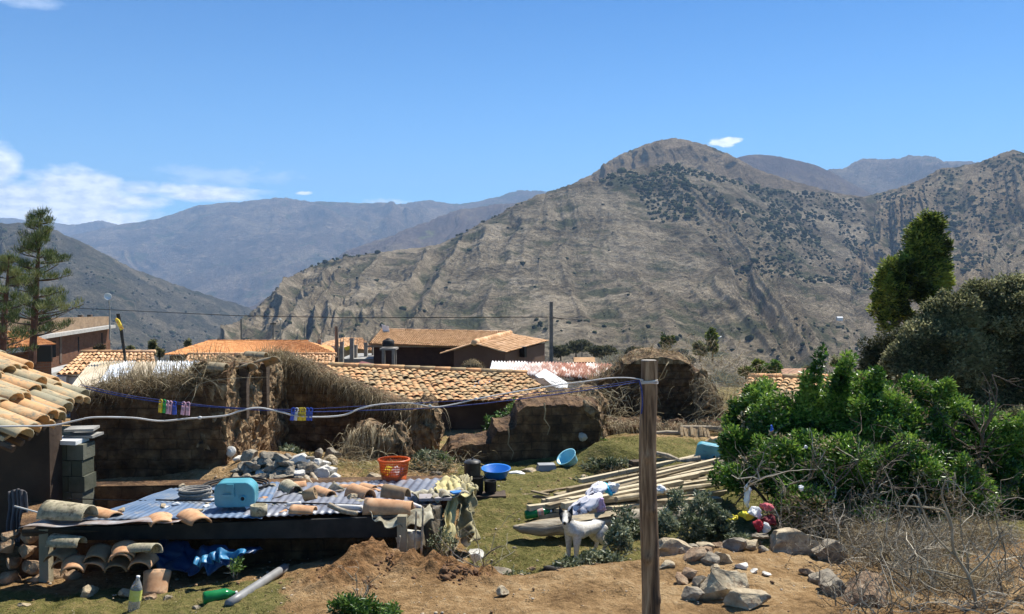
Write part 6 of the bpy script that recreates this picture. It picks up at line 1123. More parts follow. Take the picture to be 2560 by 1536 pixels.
for pts, r0 in ((((1640, 1135), (1668, 1140), (1700, 1155), (1735, 1150), (1752, 1148)), .055), (((1642, 1150), (1680, 1150), (1702, 1162)), .035), (((1640, 1160), (1672, 1168), (1720, 1166)), .03), (((1700, 1155), (1740, 1160), (1770, 1162)), .03)):
    MB().tube([W(a, c, 13.3) for a, c in pts], [r0 * q for q in np.linspace(.7, 1, len(pts))], 8).build('limb', M_drift, h, noise=(.015, 8))
b = MB().box((0, 0, 0), (.26, .16, .16), rz=.3); o = b.build('stump_block', M_wood_dark); o.location = W(1598, 1165, 12.9); tag(o, 'dark squared stump just behind the wooden post', 'stump')
V = MB().box((0, 0, 0), (.1, .02, .36)); o = V.build('black_shoe', M_black); o.location = W(1408, 1408, 9.6); bpy.data.objects.remove(o)
def shoe(px, Y, rz, label):
    p = GY(px, Y, .01); h = empty('old_shoe', p, label, 'shoe'); b = MB(); rows = []
    for s, ww, hh in ((-.13, .02, .05), (-.11, .035, .085), (-.05, .036, .08), (.0, .04, .06), (.06, .046, .045), (.11, .036, .035), (.135, .012, .02)):
        rows.append([(s, ww * math.cos(t_ * math.pi / 8), hh * max(0, math.sin(t_ * math.pi / 8)) if t_ <= 8 else 0) for t_ in range(9)])
    b.grid(np.array(rows)); o = b.build('upper', M_black, h, smooth=True); s_ = MB().box((0, 0, -.002), (.27, .08, .02), taper=.95).build('sole', M_conc, h)
    for c in (o, s_): c.matrix_parent_inverse.identity()
    h.rotation_euler = (0, 0, rz); return h
shoe(1385, 9.35, R(30), 'black old shoe lying on the grass before the dog')
# ---- the wooden post in front
post = empty('wooden_post', GY(1622, 6.3), 'tall round wooden clothesline post standing in the foreground right of centre', 'post')
p0 = W(1624, 1600, 6.3); p1 = W(1622, 901, 6.3); n = 26; G_ = []
for i in range(120):
    s = i / 119; c = p0.lerp(p1, s); r_ = .0665 - .008 * s; c = c + Vector((.011 * math.sin(s * 6 + 1), 0, 0)); ring = []
    for k in range(n):
        th = 2 * math.pi * k / n; q = np.array([[math.cos(th) * 2.2 + 4, math.sin(th) * 2.2, s * 2.2]]); rr = r_ * (1 + .07 * float(fbm(q * np.array([1.6, 1.6, 1.0]), 3, 3)[0]) + .02 * float(fbm(q * np.array([6, 6, .7]), 2, 5)[0]))
        for (kt, ks, kr) in ((-1.9, .30, .02), (-1.2, .47, .018), (-1.6, .66, .014), (-.6, .15, .015)):
            dd = math.hypot(((th - 2 * math.pi if th > math.pi else th) - kt) * .065, (s - ks) * 2.1) / .035; rr += kr * .9 * math.exp(-dd * dd)
        ring.append((c.x + rr * math.cos(th), c.y + rr * math.sin(th), c.z))
    G_.append(ring)
b = MB(); b.grid(np.array(G_).transpose(1, 0, 2), closed_u=True)
M_post = bpy.data.materials.new('post wood'); M_post.use_nodes = True; t = M_post.node_tree; bs = t.nodes['Principled BSDF']; oo = t.nodes.new('ShaderNodeTexCoord').outputs['Object']
mp = t.nodes.new('ShaderNodeMapping'); mp.inputs['Scale'].default_value = (26, 26, 1.6); t.links.new(oo, mp.inputs[0]); g1 = N(t, 'ShaderNodeTexNoise', i_Scale=1.0, i_Detail=7.0, i_Roughness=.62, i_Distortion=1.0); t.links.new(mp.outputs[0], g1.inputs['Vector'])
mp2 = t.nodes.new('ShaderNodeMapping'); mp2.inputs['Scale'].default_value = (9, 9, 1.2); t.links.new(oo, mp2.inputs[0]); g2 = N(t, 'ShaderNodeTexNoise', i_Scale=1.0, i_Detail=4.0, i_Distortion=1.6); t.links.new(mp2.outputs[0], g2.inputs['Vector'])
cl = ramp(t, mth(t, 'ADD', mth(t, 'MULTIPLY', g1.outputs[0], .5), mth(t, 'MULTIPLY', g2.outputs[0], .5)), (.40, (.03, .017, .008)), (.47, (.12, .068, .032)), (.54, (.23, .145, .075)), (.63, (.40, .28, .165)))
bp = N(t, 'ShaderNodeBump', i_Strength=.7, i_Distance=.01); t.links.new(g1.outputs[0], bp.inputs['Height']); t.links.new(bp.outputs[0], bs.inputs['Normal']); t.links.new(cl, bs.inputs['Base Color']); bs.inputs['Roughness'].default_value = .75
b.build('shaft', M_post, post, smooth=True); MB().lathe([(0, .004), (.052, .002), (.056, -.004)], tuple(p1), 26).build('cut_top', mat('grey end grain', (.25, .22, .18), (.36, .32, .27), scale=30), post)
# ---------------------------------------------------------------- washing lines and pegs
def smoothline(pts, k=8):
    P = [Vector(p) for p in pts]; out_ = []
    for i in range(len(P) - 1):
        p0, p1, p2, p3 = P[max(i - 1, 0)], P[i], P[i + 1], P[min(i + 2, len(P) - 1)]
        for q in range(k):
            t_ = q / k; out_.append(.5 * ((2 * p1) + (p2 - p0) * t_ + (2 * p0 - 5 * p1 + 4 * p2 - p3) * t_ * t_ + (3 * p1 - p0 - 3 * p2 + p3) * t_ ** 3))
    return out_ + [P[-1]]
M_cord = mat('white cord', (.52, .50, .46), (.66, .64, .62), scale=9, rough=.7); M_brope = mat('blue rope', (.02, .03, .12), (.06, .08, .24), scale=90, rough=.8)
Yc = lambda px: 5.2 + (px / 1622) * 1.08
cp = [(-60, 1068), (40, 1066), (130, 1064), (190, 1052), (235, 1044), (330, 1045), (400, 1053), (470, 1047), (560, 1040), (600, 1028), (645, 1020), (700, 1030), (740, 1040), (800, 1043), (860, 1038), (900, 1022), (945, 1012), (1000, 1008), (1040, 1010), (1085, 1018), (1140, 1010), (1200, 996), (1300, 978), (1400, 962), (1470, 953), (1520, 946), (1570, 945), (1620, 952)]
def r3(px): return .0065 if px < 1000 else .0045
pts = smoothline([W(a, b_, Yc(a)) for a, b_ in cp]); cord = empty('washing_line', pts[0], 'thick white cord strung in waves from the left edge to the wooden post', 'washing line')
MB().tube(pts, [.006 if p.x < -.9 else .0045 for p in pts], 6).build('cord', M_cord, cord, smooth=True)
for k, (px, py) in enumerate(((1190, 998), (1075, 1016), (500, 1045))): 
    p = W(px, py, Yc(px)); MB().lathe([(0, -.012), (.012, -.006), (.013, .006), (0, .012)], tuple(p), 8).build('knot', M_cord, cord, smooth=True)
bl = smoothline([W(a, b_, Yc(a)) for a, b_ in ((215, 972), (300, 990), (400, 1006), (470, 1013), (600, 1023), (700, 1028), (790, 1030), (900, 1027), (1050, 1022), (1200, 1010), (1400, 985), (1520, 968), (1596, 955))])
tag(MB().tube(bl, .0036, 6).build('blue_rope', M_brope, smooth=True), 'lower blue rope carrying the clothes pegs from the tile roof to the post', 'rope')
bl2 = smoothline([W(a, b_, Yc(a)) for a, b_ in ((200, 962), (300, 985), (400, 1000), (560, 1018), (730, 1024), (900, 1016), (1000, 1010), (1180, 1000), (1320, 985), (1480, 968), (1600, 950))])
tag(MB().tube(bl2, .0024, 5).build('blue_rope', M_brope, smooth=True), 'thin upper blue rope running just above the peg rope', 'rope')
tag(MB().tube(smoothline([W(1598, 952, 6.2), W(1604, 975, 6.2), W(1606, 1010, 6.21), W(1603, 1035, 6.22)]), .006, 6).build('rope_end', M_brope, smooth=True), 'loose blue rope end hanging down beside the post', 'rope')
b = MB(); 
for k in range(3):
    c = W(1622, 951 + k * 3, 6.3); b.tube([c + Vector((.064 * math.cos(q * math.pi / 8), .064 * math.sin(q * math.pi / 8), .004 * math.sin(q + k))) for q in range(17)], .0045, 5)
b.build('cord_loops', M_cord, cord); b = MB(); b.tube([W(1645, 952, 6.25), W(1655, 935, 6.2), W(1665, 915, 6.2), W(1672, 905, 6.25)], .004, 5); b.tube([W(1645, 953, 6.25), W(1660, 945, 6.2), W(1668, 925, 6.2)], .003, 5); b.build('cord_tail', M_straw, cord)
PC = {'yellow': (.75, .52, .03), 'green': (.02, .42, .08), 'pink': (.72, .42, .50), 'blue': (.03, .08, .45), 'white': (.70, .68, .66)}
PM = {k: mat(k + ' peg plastic', v, rough=.35, spec=.5) for k, v in PC.items()}; M_spring = mat('spring steel', (.25, .24, .24), rough=.4, metal=.6)
def peg_parts(h, m_):
    b = MB()                                        # two jaws meeting at the bottom with a loop at the top
    ring = [Vector((.011 * math.cos(q * math.pi / 7 - .35), 0, .006 + .011 * math.sin(q * math.pi / 7 - .35))) for q in range(10)]; b.tube(ring, .0035, 6)
    b.hexa([(-.011, -.004, -.062), (-.003, -.004, -.062), (-.003, .004, -.062), (-.011, .004, -.062)], [(-.0115, -.004, .004), (-.006, -.004, .004), (-.006, .004, .004), (-.0115, .004, .004)])
    o1 = b.build('jaw', m_, None); b = MB(); b.hexa([(.003, -.004, -.062), (.011, -.004, -.062), (.011, .004, -.062), (.003, .004, -.062)], [(.006, -.004, .004), (.0115, -.004, .004), (.0115, .004, .004), (.006, .004, .004)]); b.box((0, 0, -.035), (.010, .006, .050)); o2 = b.build('jaw', m_, None)
    o3 = MB().tube([Vector((-.012, -.006, -.02)), Vector((.012, -.006, -.024)), Vector((-.012, -.006, -.028)), Vector((.012, -.006, -.032))], .0015, 4).build('spring', M_spring, None)
    for o in (o1, o2, o3): o.parent = h
_proto = {}
for i, (px, py, colr, lab) in enumerate(((402, 1006, 'yellow', 'yellow clothes peg at the left end of the left row'), (410, 1007, 'green', 'green clothes peg second in the left row'), (418, 1009, 'pink', 'pink clothes peg right after the green one'), (426, 1010, 'pink', 'pink clothes peg touching the first blue peg'), (436, 1011, 'blue', 'blue clothes peg in the left row'), (459, 1012, 'pink', 'pink clothes peg standing off, left of the last pair'), (470, 1013, 'pink', 'pink clothes peg at the right end of the left row'),
      (733, 1027, 'blue', 'blue clothes peg at the left end of the middle row'), (741, 1027, 'white', 'white clothes peg in the middle row'), (749, 1027, 'yellow', 'first yellow clothes peg after the white one'), (754, 1027, 'yellow', 'middle yellow clothes peg of the middle row'), (760, 1027, 'yellow', 'yellow clothes peg nearest the right blue pair'), (768, 1027, 'blue', 'blue clothes peg after the yellow ones'), (777, 1027, 'blue', 'blue clothes peg at the right end of the middle row'))):
    p = W(px, py, Yc(px)); h = empty('clothes_peg', (0, 0, 0), lab, 'clothes peg', 'clothes pegs on the blue rope')
    if colr in _proto:
        for ch in _proto[colr].children: c = ch.copy(); COL.objects.link(c); c.parent = h
    else: peg_parts(h, PM[colr]); _proto[colr] = h
    h.location = p; h.rotation_euler = (0, random.uniform(-.12, .12) + .06, random.uniform(-.4, .4)); h.scale = (1.05,) * 3
# ---------------------------------------------------------------- plants and trees
def twigs(name, base, n, length, rad, mt, parent, up=.6, spread=.8, fork=3, seed=0, gen=3, curl=.25, sides=4, pad=0):
    """branching twigs grown from base points"""
    rg = np.random.default_rng(seed); b = MB()
    def grow(p, d, L, r_, g):
        pts = [p]; dd = d.copy()
        for i in range(4): dd = dd + rg.normal(size=3) * curl; dd /= np.linalg.norm(dd); pts.append(pts[-1] + dd * L / 4)
        b.tube([Vector(q) for q in pts], np.linspace(r_, r_ * .55, 5), sides, float(rg.random()), cap=False)
        if g > 0:
            for _ in range(fork):
                q = pts[rg.integers(1, 5)]; nd = dd + rg.normal(size=3) * spread; nd[2] += .15; nd /= np.linalg.norm(nd); grow(q, nd, L * rg.uniform(.45, .75), r_ * .55, g - 1)
    for i in range(n):
        p = np.array(base[i % len(base)], float); d = rg.normal(size=3) * spread * .7; d[2] = abs(d[2]) + up; d /= np.linalg.norm(d); grow(p, d, length * rg.uniform(.6, 1.2), rad, gen)
    return b.build(name, mt, parent)
M_bark = mat('brown bark', (.06, .045, .03), (.14, .10, .07), scale=8, stretch=(1, 1, .3), bump=.6, bscale=30, bdist=.01); M_twig = mat('bare grey twig', (.13, .105, .07), (.28, .235, .16), (.50, .44, .33), scale=5, var=.9, lo=.25, hi=.75)
M_leaf_green = leafmat('glossy green leaf', (.02, .062, .008), (.075, .18, .02), (.25, .38, .06), .38, .5, .3)
M_leaf_olive = leafmat('grey olive leaf', (.07, .078, .036), (.20, .205, .10), (.38, .37, .20), .6, .3, .5)
M_leaf_weed = leafmat('dull weed leaf', (.045, .065, .03), (.13, .16, .075), (.30, .32, .20), .5, .4, .2)
M_leaf_euc = leafmat('willowy leaf', (.03, .05, .012), (.12, .165, .03), (.36, .40, .07), .5, .4, .35)
M_needle = leafmat('pine needle', (.035, .06, .016), (.10, .145, .04), (.26, .28, .11), .6, .3, .2)
def B(px, py, Y, rx, ry, rz=None, wgt=1):           # blob from photo pixels: half sizes in pixels, depth radius in metres
    c = W(px, py, Y); return (c.x, c.y, c.z, rx / FPX * Y, rz if rz else rx / FPX * Y * .8, ry / FPX * Y, wgt)
def sprays(blobs, k=14, r0=.22, r1=.42, seed=1):
    """break big crown volumes into many small uneven leaf clumps"""
    rg = np.random.default_rng(seed); out_ = []
    for b_ in blobs:
        for _ in range(k):
            d = rg.normal(size=3); d /= np.linalg.norm(d); q = rg.uniform(.35, 1.02); f = rg.uniform(r0, r1)
            out_.append((b_[0] + d[0] * b_[3] * q, b_[1] + d[1] * b_[4] * q, b_[2] + d[2] * b_[5] * q, b_[3] * f * rg.uniform(.7, 1.2), b_[4] * f, b_[5] * f * rg.uniform(.7, 1.1), b_[6] * rg.uniform(.3, 1.5)))
    return out_
def bush_big():
    h = empty('green_bush', GY(2150, 10.8), 'huge glossy green bush filling the right side of the yard', 'bush')
    bl = [B(2620, 1140, 11.2, 70, 90), B(2600, 1260, 10.8, 70, 60), B(1835, 1120, 11.5, 40, 60), B(1840, 1195, 11.0, 45, 40), B(1905, 1010, 12.0, 60, 50), B(2440, 1060, 11.6, 60, 50), B(2480, 1270, 10.8, 60, 60), B(1870, 1130, 11.6, 60, 60), B(1850, 1060, 12.2, 45, 60), B(1950, 1060, 11.6, 90, 85), B(2080, 1040, 11.6, 100, 90), B(2220, 1060, 11.4, 110, 95), B(2350, 1110, 11.4, 100, 80), B(2470, 1150, 11.2, 75, 90), B(1960, 1170, 10.8, 100, 90), B(2100, 1180, 10.6, 120, 110), B(2270, 1200, 10.6, 120, 110), B(2410, 1240, 10.6, 90, 90),
          B(2000, 1260, 10.2, 80, 60, .4, .5), B(2150, 1290, 10.2, 110, 55, .4, .5), B(2330, 1300, 10.3, 110, 50, .4, .5), B(1800, 1190, 11.2, 25, 35, .3, .4), B(2530, 1120, 11.2, 50, 90), B(2440, 1330, 10.4, 50, 50, .3, .35),
          B(1900, 985, 12.0, 45, 35, .4, .6), B(2160, 965, 11.8, 60, 40, .4, .6), B(2290, 980, 11.8, 55, 45, .4, .6), B(2380, 1020, 11.6, 50, 40, .4, .5)]
    foliage('leaves', sprays(bl, 24, .2, .4) + [q[:3] + (q[3] * .85, q[4] * .85, q[5] * .85) + (q[6] * 2.6,) for q in bl], 200000, .056, M_leaf_green, h, .15, .42, -.25, 3.2, .6)
    foliage('faded_leaves', sprays(bl, 12, .2, .4, 9), 9000, .05, M_straw, h, .4, .4, -.1, 3, .5)
    sp = []
    for x0, y0, x1, y1, r_ in ((2030, 1000, 2050, 880, 15), (2085, 1010, 2122, 895, 22), (2175, 1000, 2195, 935, 20), (2010, 1010, 2016, 940, 14), (2350, 990, 2370, 960, 18), (2100, 980, 2100, 930, 16)):
        for k in range(7): s = k / 6; sp.append(B(x0 * (1 - s) + x1 * s, y0 * (1 - s) + y1 * s, 11.4, r_ * (1.1 - .35 * s), 16, .12, 1))
    foliage('upright_shoots', sp, 6500, .062, M_leaf_green, h, .2, .42, -.2, 3, .8)
    base = [GY(x, 10.8) for x in (1950, 2080, 2200, 2330, 2440)]
    twigs('branches', base, 20, 1.0, .028, M_bark, h, 1.2, .8, 3, 3, 3); foliage('dead_leaves', [B(2000, 1270, 10.0, 90, 40, .3), B(2200, 1300, 10.0, 120, 40, .3), B(2350, 1260, 10.2, 90, 40, .3)], 3200, .05, M_straw_d, h, .2)
    twigs('pale_twigs', [tuple(W(x, y, 10.0)) for x, y in ((1960, 1230), (2020, 1200), (2080, 1260), (2180, 1250), (2300, 1290), (1900, 1200), (1860, 1230), (2380, 1260))], 30, .42, .009, M_twig, h, .3, 1.0, 2, 5, 2)
bush_big()
def bush_side(px, py, Y, rx, ry, n, label, size=.05, mt=None, name='weed'):
    c = W(px, py, Y); h = empty(name, (c.x, c.y, c.z), label, 'plant'); bl = [B(px + dx * rx, py + dy * ry, Y, rx * .55, ry * .5, .15) for dx, dy in ((-.5, .3), (.5, .3), (0, -.3), (0, .4), (-.3, -.1), (.35, -.15))]
    foliage('leaves', sprays(bl, 9, .25, .5, int(px)), int(n * .8), size, mt or M_leaf_weed, h, .1, .42, -.1, 4, .7); twigs('stems', [(c.x + random.uniform(-.6, .6) * rx / FPX * Y, Y, W(px, py + ry, Y).z - .03) for _ in range(5)], 6, ry / FPX * Y * 1.3, .006, M_twig, h, 1.5, .35, 2, int(px), 1); return h
for i, (px, py, Y, rx, ry, n) in enumerate(((1548, 1345, 9.3, 36, 50, 1500), (1562, 1300, 9.9, 36, 45, 1100), (1430, 1408, 9.0, 50, 12, 420), (1510, 1398, 8.95, 60, 20, 1000), (1665, 1320, 9.6, 40, 65, 1900), (1735, 1330, 9.7, 50, 60, 2200), (1800, 1320, 9.8, 45, 55, 1900), (1640, 1380, 9.1, 35, 28, 700), (1760, 1265, 10.0, 40, 40, 1200), (1690, 1255, 10.1, 25, 45, 700), (1850, 1360, 9.5, 50, 32, 1100))):
    bush_side(px, py, Y, rx, ry, n, ['dull green weed between the dog and the wooden post', 'upper weed behind the dog by the log', 'low weed with dry tips at the dog feet', 'low weed spreading over the soil edge by the post', 'tall leafy weed just right of the post', 'broad leafy weed second right of the post', 'dark leafy weed third right of the post', 'little weed at the foot of the post by the flat slab', 'thin weed in front of the plank ends', 'narrow grey weed before the planks next to the post', 'low dark weed behind the largest cream boulder'][i], .052)
M_leaf_small = leafmat('small bright leaf', (.03, .08, .01), (.08, .17, .02), (.2, .3, .07), .45, .5, .3)
bush_side(890, 1520, 7.25, 75, 45, 2800, 'small bright green shrub at the bottom edge left of centre', .042, M_leaf_small, 'small_shrub'); bush_side(975, 1530, 7.15, 30, 22, 500, 'tiny shrub with brown stems right of the bottom shrub', .04, M_leaf_small, 'small_shrub')
bush_side(1245, 1065, 14.8, 42, 38, 1500, 'bright green weeds growing behind the stepped wall', .07, M_leaf_small); bush_side(1215, 1100, 14.6, 38, 25, 900, 'bright green weeds lower down beside the stepped wall', .07, M_leaf_small); bush_side(1290, 1020, 15.4, 25, 22, 500, 'green weeds at the top corner beside the barrel tile eave', .07, M_leaf_small)
bush_side(722, 1132, 12.7, 30, 24, 900, 'green leafy weed in the shade by the stone heap', .06, M_leaf_weed); bush_side(765, 1145, 12.9, 18, 16, 350, 'small weed with pale buds right of the shaded weed', .05, M_leaf_weed); bush_side(1075, 1150, 12.9, 50, 32, 1300, 'grey green scrub behind the orange basket', .05, M_leaf_weed); bush_side(1110, 1150, 13.0, 22, 28, 400, 'bright scrub touching the stepped wall', .05, M_leaf_small)
bush_side(1520, 1165, 13.1, 60, 26, 1400, 'green weeds hanging over the edge of the grass bank', .06, M_leaf_weed); bush_side(1470, 1205, 12.6, 60, 14, 700, 'low weeds at the foot of the grass bank', .05, M_leaf_weed); bush_side(1500, 1110, 14.4, 22, 14, 250, 'bright tuft by the logs of the low wall', .06, M_leaf_small)
bush_side(2400, 1415, 9.0, 60, 40, 900, 'fresh green sprigs at the far right of the bare twigs', .05, M_leaf_small); bush_side(1290, 1440, 8.9, 40, 12, 200, 'wispy weed on the grass left of the dog', .04, M_leaf_weed)
bush_side(1105, 1350, 9.2, 40, 40, 500, 'grey weed growing among the hanging cloths', .035, M_leaf_weed); bush_side(590, 1415, 8.6, 16, 24, 260, 'small weed by the bright blue tarp fringe', .035, M_leaf_small)
# bare saplings by the lane
for i, (px, py, Y, n, L, lab) in enumerate(((1185, 1440, 8.7, 5, .42, 'bare sapling right of the soil mound'), (1215, 1445, 8.7, 4, .48, 'second bare sapling leaning to the right into the lane'), (1120, 1410, 8.8, 4, .32, 'bare twigs under the yellow cloth'), (900, 1500, 7.5, 4, .25, 'dry stems beside the bottom shrub'))):
    c = GY(px, Y); h = empty('bare_sapling', c, lab, 'sapling'); twigs('twigs', [tuple(c)], n, L, .007, M_twig, h, .9, .5, 2, 40 + i, 2)
# tangle of bare twigs bottom right
def bare(px0, px1, y0, y1, Y0, Y1, n, label, seed, rad=.008, L=.5, gen=3, mt=None, fork=3):
    rg = np.random.default_rng(seed); base = []
    for _ in range(n):
        px = rg.uniform(px0, px1); Y = rg.uniform(Y0, Y1); base.append(tuple(W(px, rg.uniform(y0, y1), Y)))
    h = empty('bare_twig_bush', W((px0 + px1) / 2, y1, (Y0 + Y1) / 2), label, 'bush'); twigs('twigs', base, n, L, rad, mt or M_twig, h, .35, 1.0, fork, seed, gen, .3, 3); return h
bare(2090, 2330, 1370, 1480, 8.3, 9.4, 74, 'dense grey tangle of bare twigs behind the bottom right boulders', 51, .007, .48)
bare(2230, 2600, 1400, 1600, 7.2, 8.6, 100, 'dense grey tangle of bare twigs filling the bottom right corner', 52, .007, .5)
bare(1950, 2200, 1310, 1385, 9.5, 10.0, 40, 'brown bare twigs between the cream boulder and the green bush', 53, .006, .36)
bare(2100, 2560, 1540, 1650, 6.6, 7.4, 32, 'near bare twigs rising from the lower edge at the right', 54, .008, .45)
h = empty('bent_branch', W(2420, 1560, 7.2), 'thick pale bent branch standing out of the twig tangle at the right', 'branch')
for pts, r0, r1 in ((((2450, 1560), (2425, 1450), (2385, 1380), (2378, 1310), (2355, 1240), (2365, 1200)), .017, .006), (((2378, 1320), (2360, 1280), (2320, 1270), (2250, 1265)), .012, .004), (((2385, 1390), (2330, 1330), (2290, 1240), (2262, 1270), (2245, 1330)), .010, .004), (((2425, 1450), (2350, 1430), (2290, 1420)), .008, .004), (((2420, 1440), (2470, 1390), (2500, 1340), (2490, 1320)), .008, .004)):
    pp = smoothline([W(a, b_, 7.2) for a, b_ in pts], 5); MB().tube(pp, np.linspace(r0, r1, len(pp)), 7).build('limb', M_twig, h, smooth=True)
foliage_h = empty('dry_undergrowth', W(2250, 1500, 8.6), 'brown dry leaf litter and stems under the bare twigs', 'undergrowth')
P_, d_, _k = blobpoints([B(2240, 1440, 8.8, 130, 60, .5), B(2400, 1500, 8.0, 180, 90, .5), B(2300, 1390, 9.2, 230, 60, .4), B(2180, 1350, 9.6, 110, 40, .3), B(2450, 1360, 9.4, 120, 60, .4), B(2200, 1520, 7.9, 130, 50, .4)], 34000, .1); blades('stems', P_, RNG.normal(size=P_.shape) + np.array([0, 0, .3]), RNG.uniform(.06, .25, len(P_)), .006, M_straw, .2, 3, None, foliage_h, .4)
# ---- trees
def crown(parent, blobs, n, size, mt, seed=0, gap=0.0, gs=1.2, aspect=.35, up=.5, name='crown', fill=1.0): return foliage(name, sprays(blobs, 13, .2, .42, seed) + [q[:3] + (q[3] * .8, q[4] * .8, q[5] * .8) + (q[6] * fill,) for q in blobs], n, size, mt, parent, .15, aspect, gap - .1, gs, up, seed)
t1 = empty('leaning_tree', W(2250, 900, 22), 'tall slender tree with a yellow green top above the dark trees at the right', 'tree')
MB().tube([W(2225, 1010, 22), W(2228, 860, 22), W(2250, 760, 22), W(2290, 680, 22), W(2310, 600, 22)], [.16, .12, .09, .05, .02], 8).build('trunk', M_bark, t1)
crown(t1, [B(2330, 560, 22, 42, 34), B(2300, 600, 22, 50, 50), B(2335, 610, 22, 48, 50), B(2290, 660, 22, 62, 50), B(2345, 670, 22, 42, 55), B(2260, 720, 22, 70, 50), B(2320, 730, 22, 50, 45), B(2215, 700, 22, 28, 40), B(2240, 770, 22, 50, 40), B(2290, 780, 22, 40, 30), B(2225, 810, 22, 30, 26, None, .5), B(2270, 690, 22, 60, 55), B(2300, 700, 22, 65, 60), B(2245, 740, 22, 60, 40)], 60000, .115, M_leaf_euc, 1, .0, 1.1, .3, fill=.9)
t2 = empty('dark_tree', W(2400, 1040, 18), 'wide dark olive tree mass filling the right edge behind the green bush', 'tree')
for dx in (2300, 2420, 2520): MB().tube([W(dx, 1100, 18), W(dx + 10, 950, 18), W(dx - 20, 850, 18)], [.14, .10, .05], 7).build('trunk', M_bark, t2)
crown(t2, [B(2400, 790, 18, 90, 75), B(2500, 780, 18, 90, 85), B(2570, 860, 18, 80, 110), B(2330, 850, 18, 100, 80), B(2440, 900, 18, 120, 90), B(2560, 980, 18, 80, 80), B(2300, 930, 18, 90, 60), B(2430, 990, 18, 100, 60), B(2350, 790, 18, 50, 50, None, .6), B(2450, 730, 18, 60, 40, None, .6), B(2540, 720, 18, 50, 40, None, .6), B(2260, 900, 18, 60, 60), B(2500, 1040, 18, 90, 50), B(2600, 760, 18, 60, 80), B(2680, 860, 18, 90, 120), B(2780, 900, 18, 90, 110), B(2700, 1000, 18, 120, 80)], 205000, .075, M_leaf_olive, 2, .0, 1.3, .4, fill=3.0)
t3 = empty('grey_shrub_tree', W(2220, 1000, 19), 'lighter olive shrub at the left of the dark tree mass', 'tree'); MB().tube([W(2225, 1060, 19), W(2220, 930, 19)], [.08, .04], 6).build('trunk', M_bark, t3)
crown(t3, [B(2215, 880, 19, 60, 55), B(2270, 860, 19, 60, 60), B(2180, 920, 19, 35, 35), B(2240, 950, 19, 70, 50), B(2180, 890, 19, 25, 30)], 20000, .075, leafmat('light olive leaf', (.035, .04, .018), (.085, .09, .04), (.16, .16, .075), .6, .3, .2), 3, .05, 1.6, .4)
t4 = empty('dark_tree', W(2530, 1100, 13), 'dark shaded shrub at the right edge above the green bush', 'tree'); MB().tube([W(2545, 1200, 13), W(2545, 1060, 13)], [.05, .03], 6).build('trunk', M_bark, t4)
crown(t4, [B(2540, 1060, 13.5, 60, 50), B(2590, 1100, 13.5, 60, 80)], 6000, .07, M_leaf_olive, 4)
def pine(px, ybase, ytop, Y, wid, label, n_w, seed, trunk_r=.13, full=1.0):
    rg = np.random.default_rng(seed); h = empty('pine_tree', W(px, ybase, Y), label, 'tree'); a, c = W(px - 4, ybase + 40, Y), W(px + 18, ytop, Y); MB().tube([a, a.lerp(c, .4), a.lerp(c, .75), c], [trunk_r, trunk_r * .8, trunk_r * .4, .02], 8).build('trunk', mat('pine bark', (.09, .04, .025), (.17, .085, .055), scale=6, bump=.5), h)
    b = MB(); bl = []
    for i in range(n_w):
        s = .18 + .82 * i / n_w; p = a.lerp(c, s); rr = wid * (1 - s) ** .75 * 1.15 + .12
        for k in range(4 if s < .85 else 3):
            th = rg.uniform(0, 2 * math.pi); L = rr * rg.uniform(.5, 1.1); e = p + Vector((math.cos(th) * L, math.sin(th) * L, L * rg.uniform(.05, .38))); b.tube([p, p.lerp(e, .5) + Vector((0, 0, -.04 * L)), e], [.035 * (1.2 - s), .02, .008], 5)
            if rg.random() < full:
                for q in (.55, .8, 1.0): m_ = p.lerp(e, q + rg.uniform(-.08, .08)); z_ = rg.uniform(.10, .17); bl.append((m_.x + rg.normal() * .07, m_.y + rg.normal() * .07, m_.z + .07, z_, z_, z_ * .9, 1))
    b.build('branches', M_bark, h); 
    for k in range(3): q = a.lerp(c, 1 - .02 * k); bl.append((q.x, q.y, q.z - .1 * k, .10, .10, .16, .6))
    P_, d_, _ = blobpoints(bl, int(60 * len(bl)), .15); v = np.clip(.5 + fbm(P_ * 1.5, 3, 5) * .7 + rg.normal(size=len(P_)) * .2, 0, 1); blades('crown', P_, d_ * .5 + np.array([0, 0, .8]), RNG.uniform(.08, .19, len(P_)), .016, M_needle, .1, 2, v, h, .2)
pine(84, 870, 532, 30, 1.55, 'tall conifer with a dark pointed top standing at the left edge', 22, 3)
pine(5, 900, 640, 28, 1.15, 'second bushier conifer cut off by the left edge', 13, 8)
M_lo = leafmat('hazy olive leaf', (.05, .055, .03), (.10, .105, .055), (.17, .165, .09), .7, .2, .3)
def smalltree(px, py, Y, rx, ry, n, label, mt, size=.12, name='small_tree', trunk=True, gap=0.0):
    c = W(px, py + ry, Y); h = empty(name, c, label, 'tree'); r_ = random.Random(int(px)); 
    if trunk: MB().tube([W(px, py + ry * 1.6, Y), W(px, py, Y)], [.006 * Y * .2, .03], 5).build('trunk', M_bark, h)
    crown(h, [B(px + r_.uniform(-.5, .5) * rx, py + r_.uniform(-.6, .6) * ry, Y, rx * .5, ry * .45) for _ in range(9)], n, size, mt, int(px), gap, .8, .5, fill=.3)
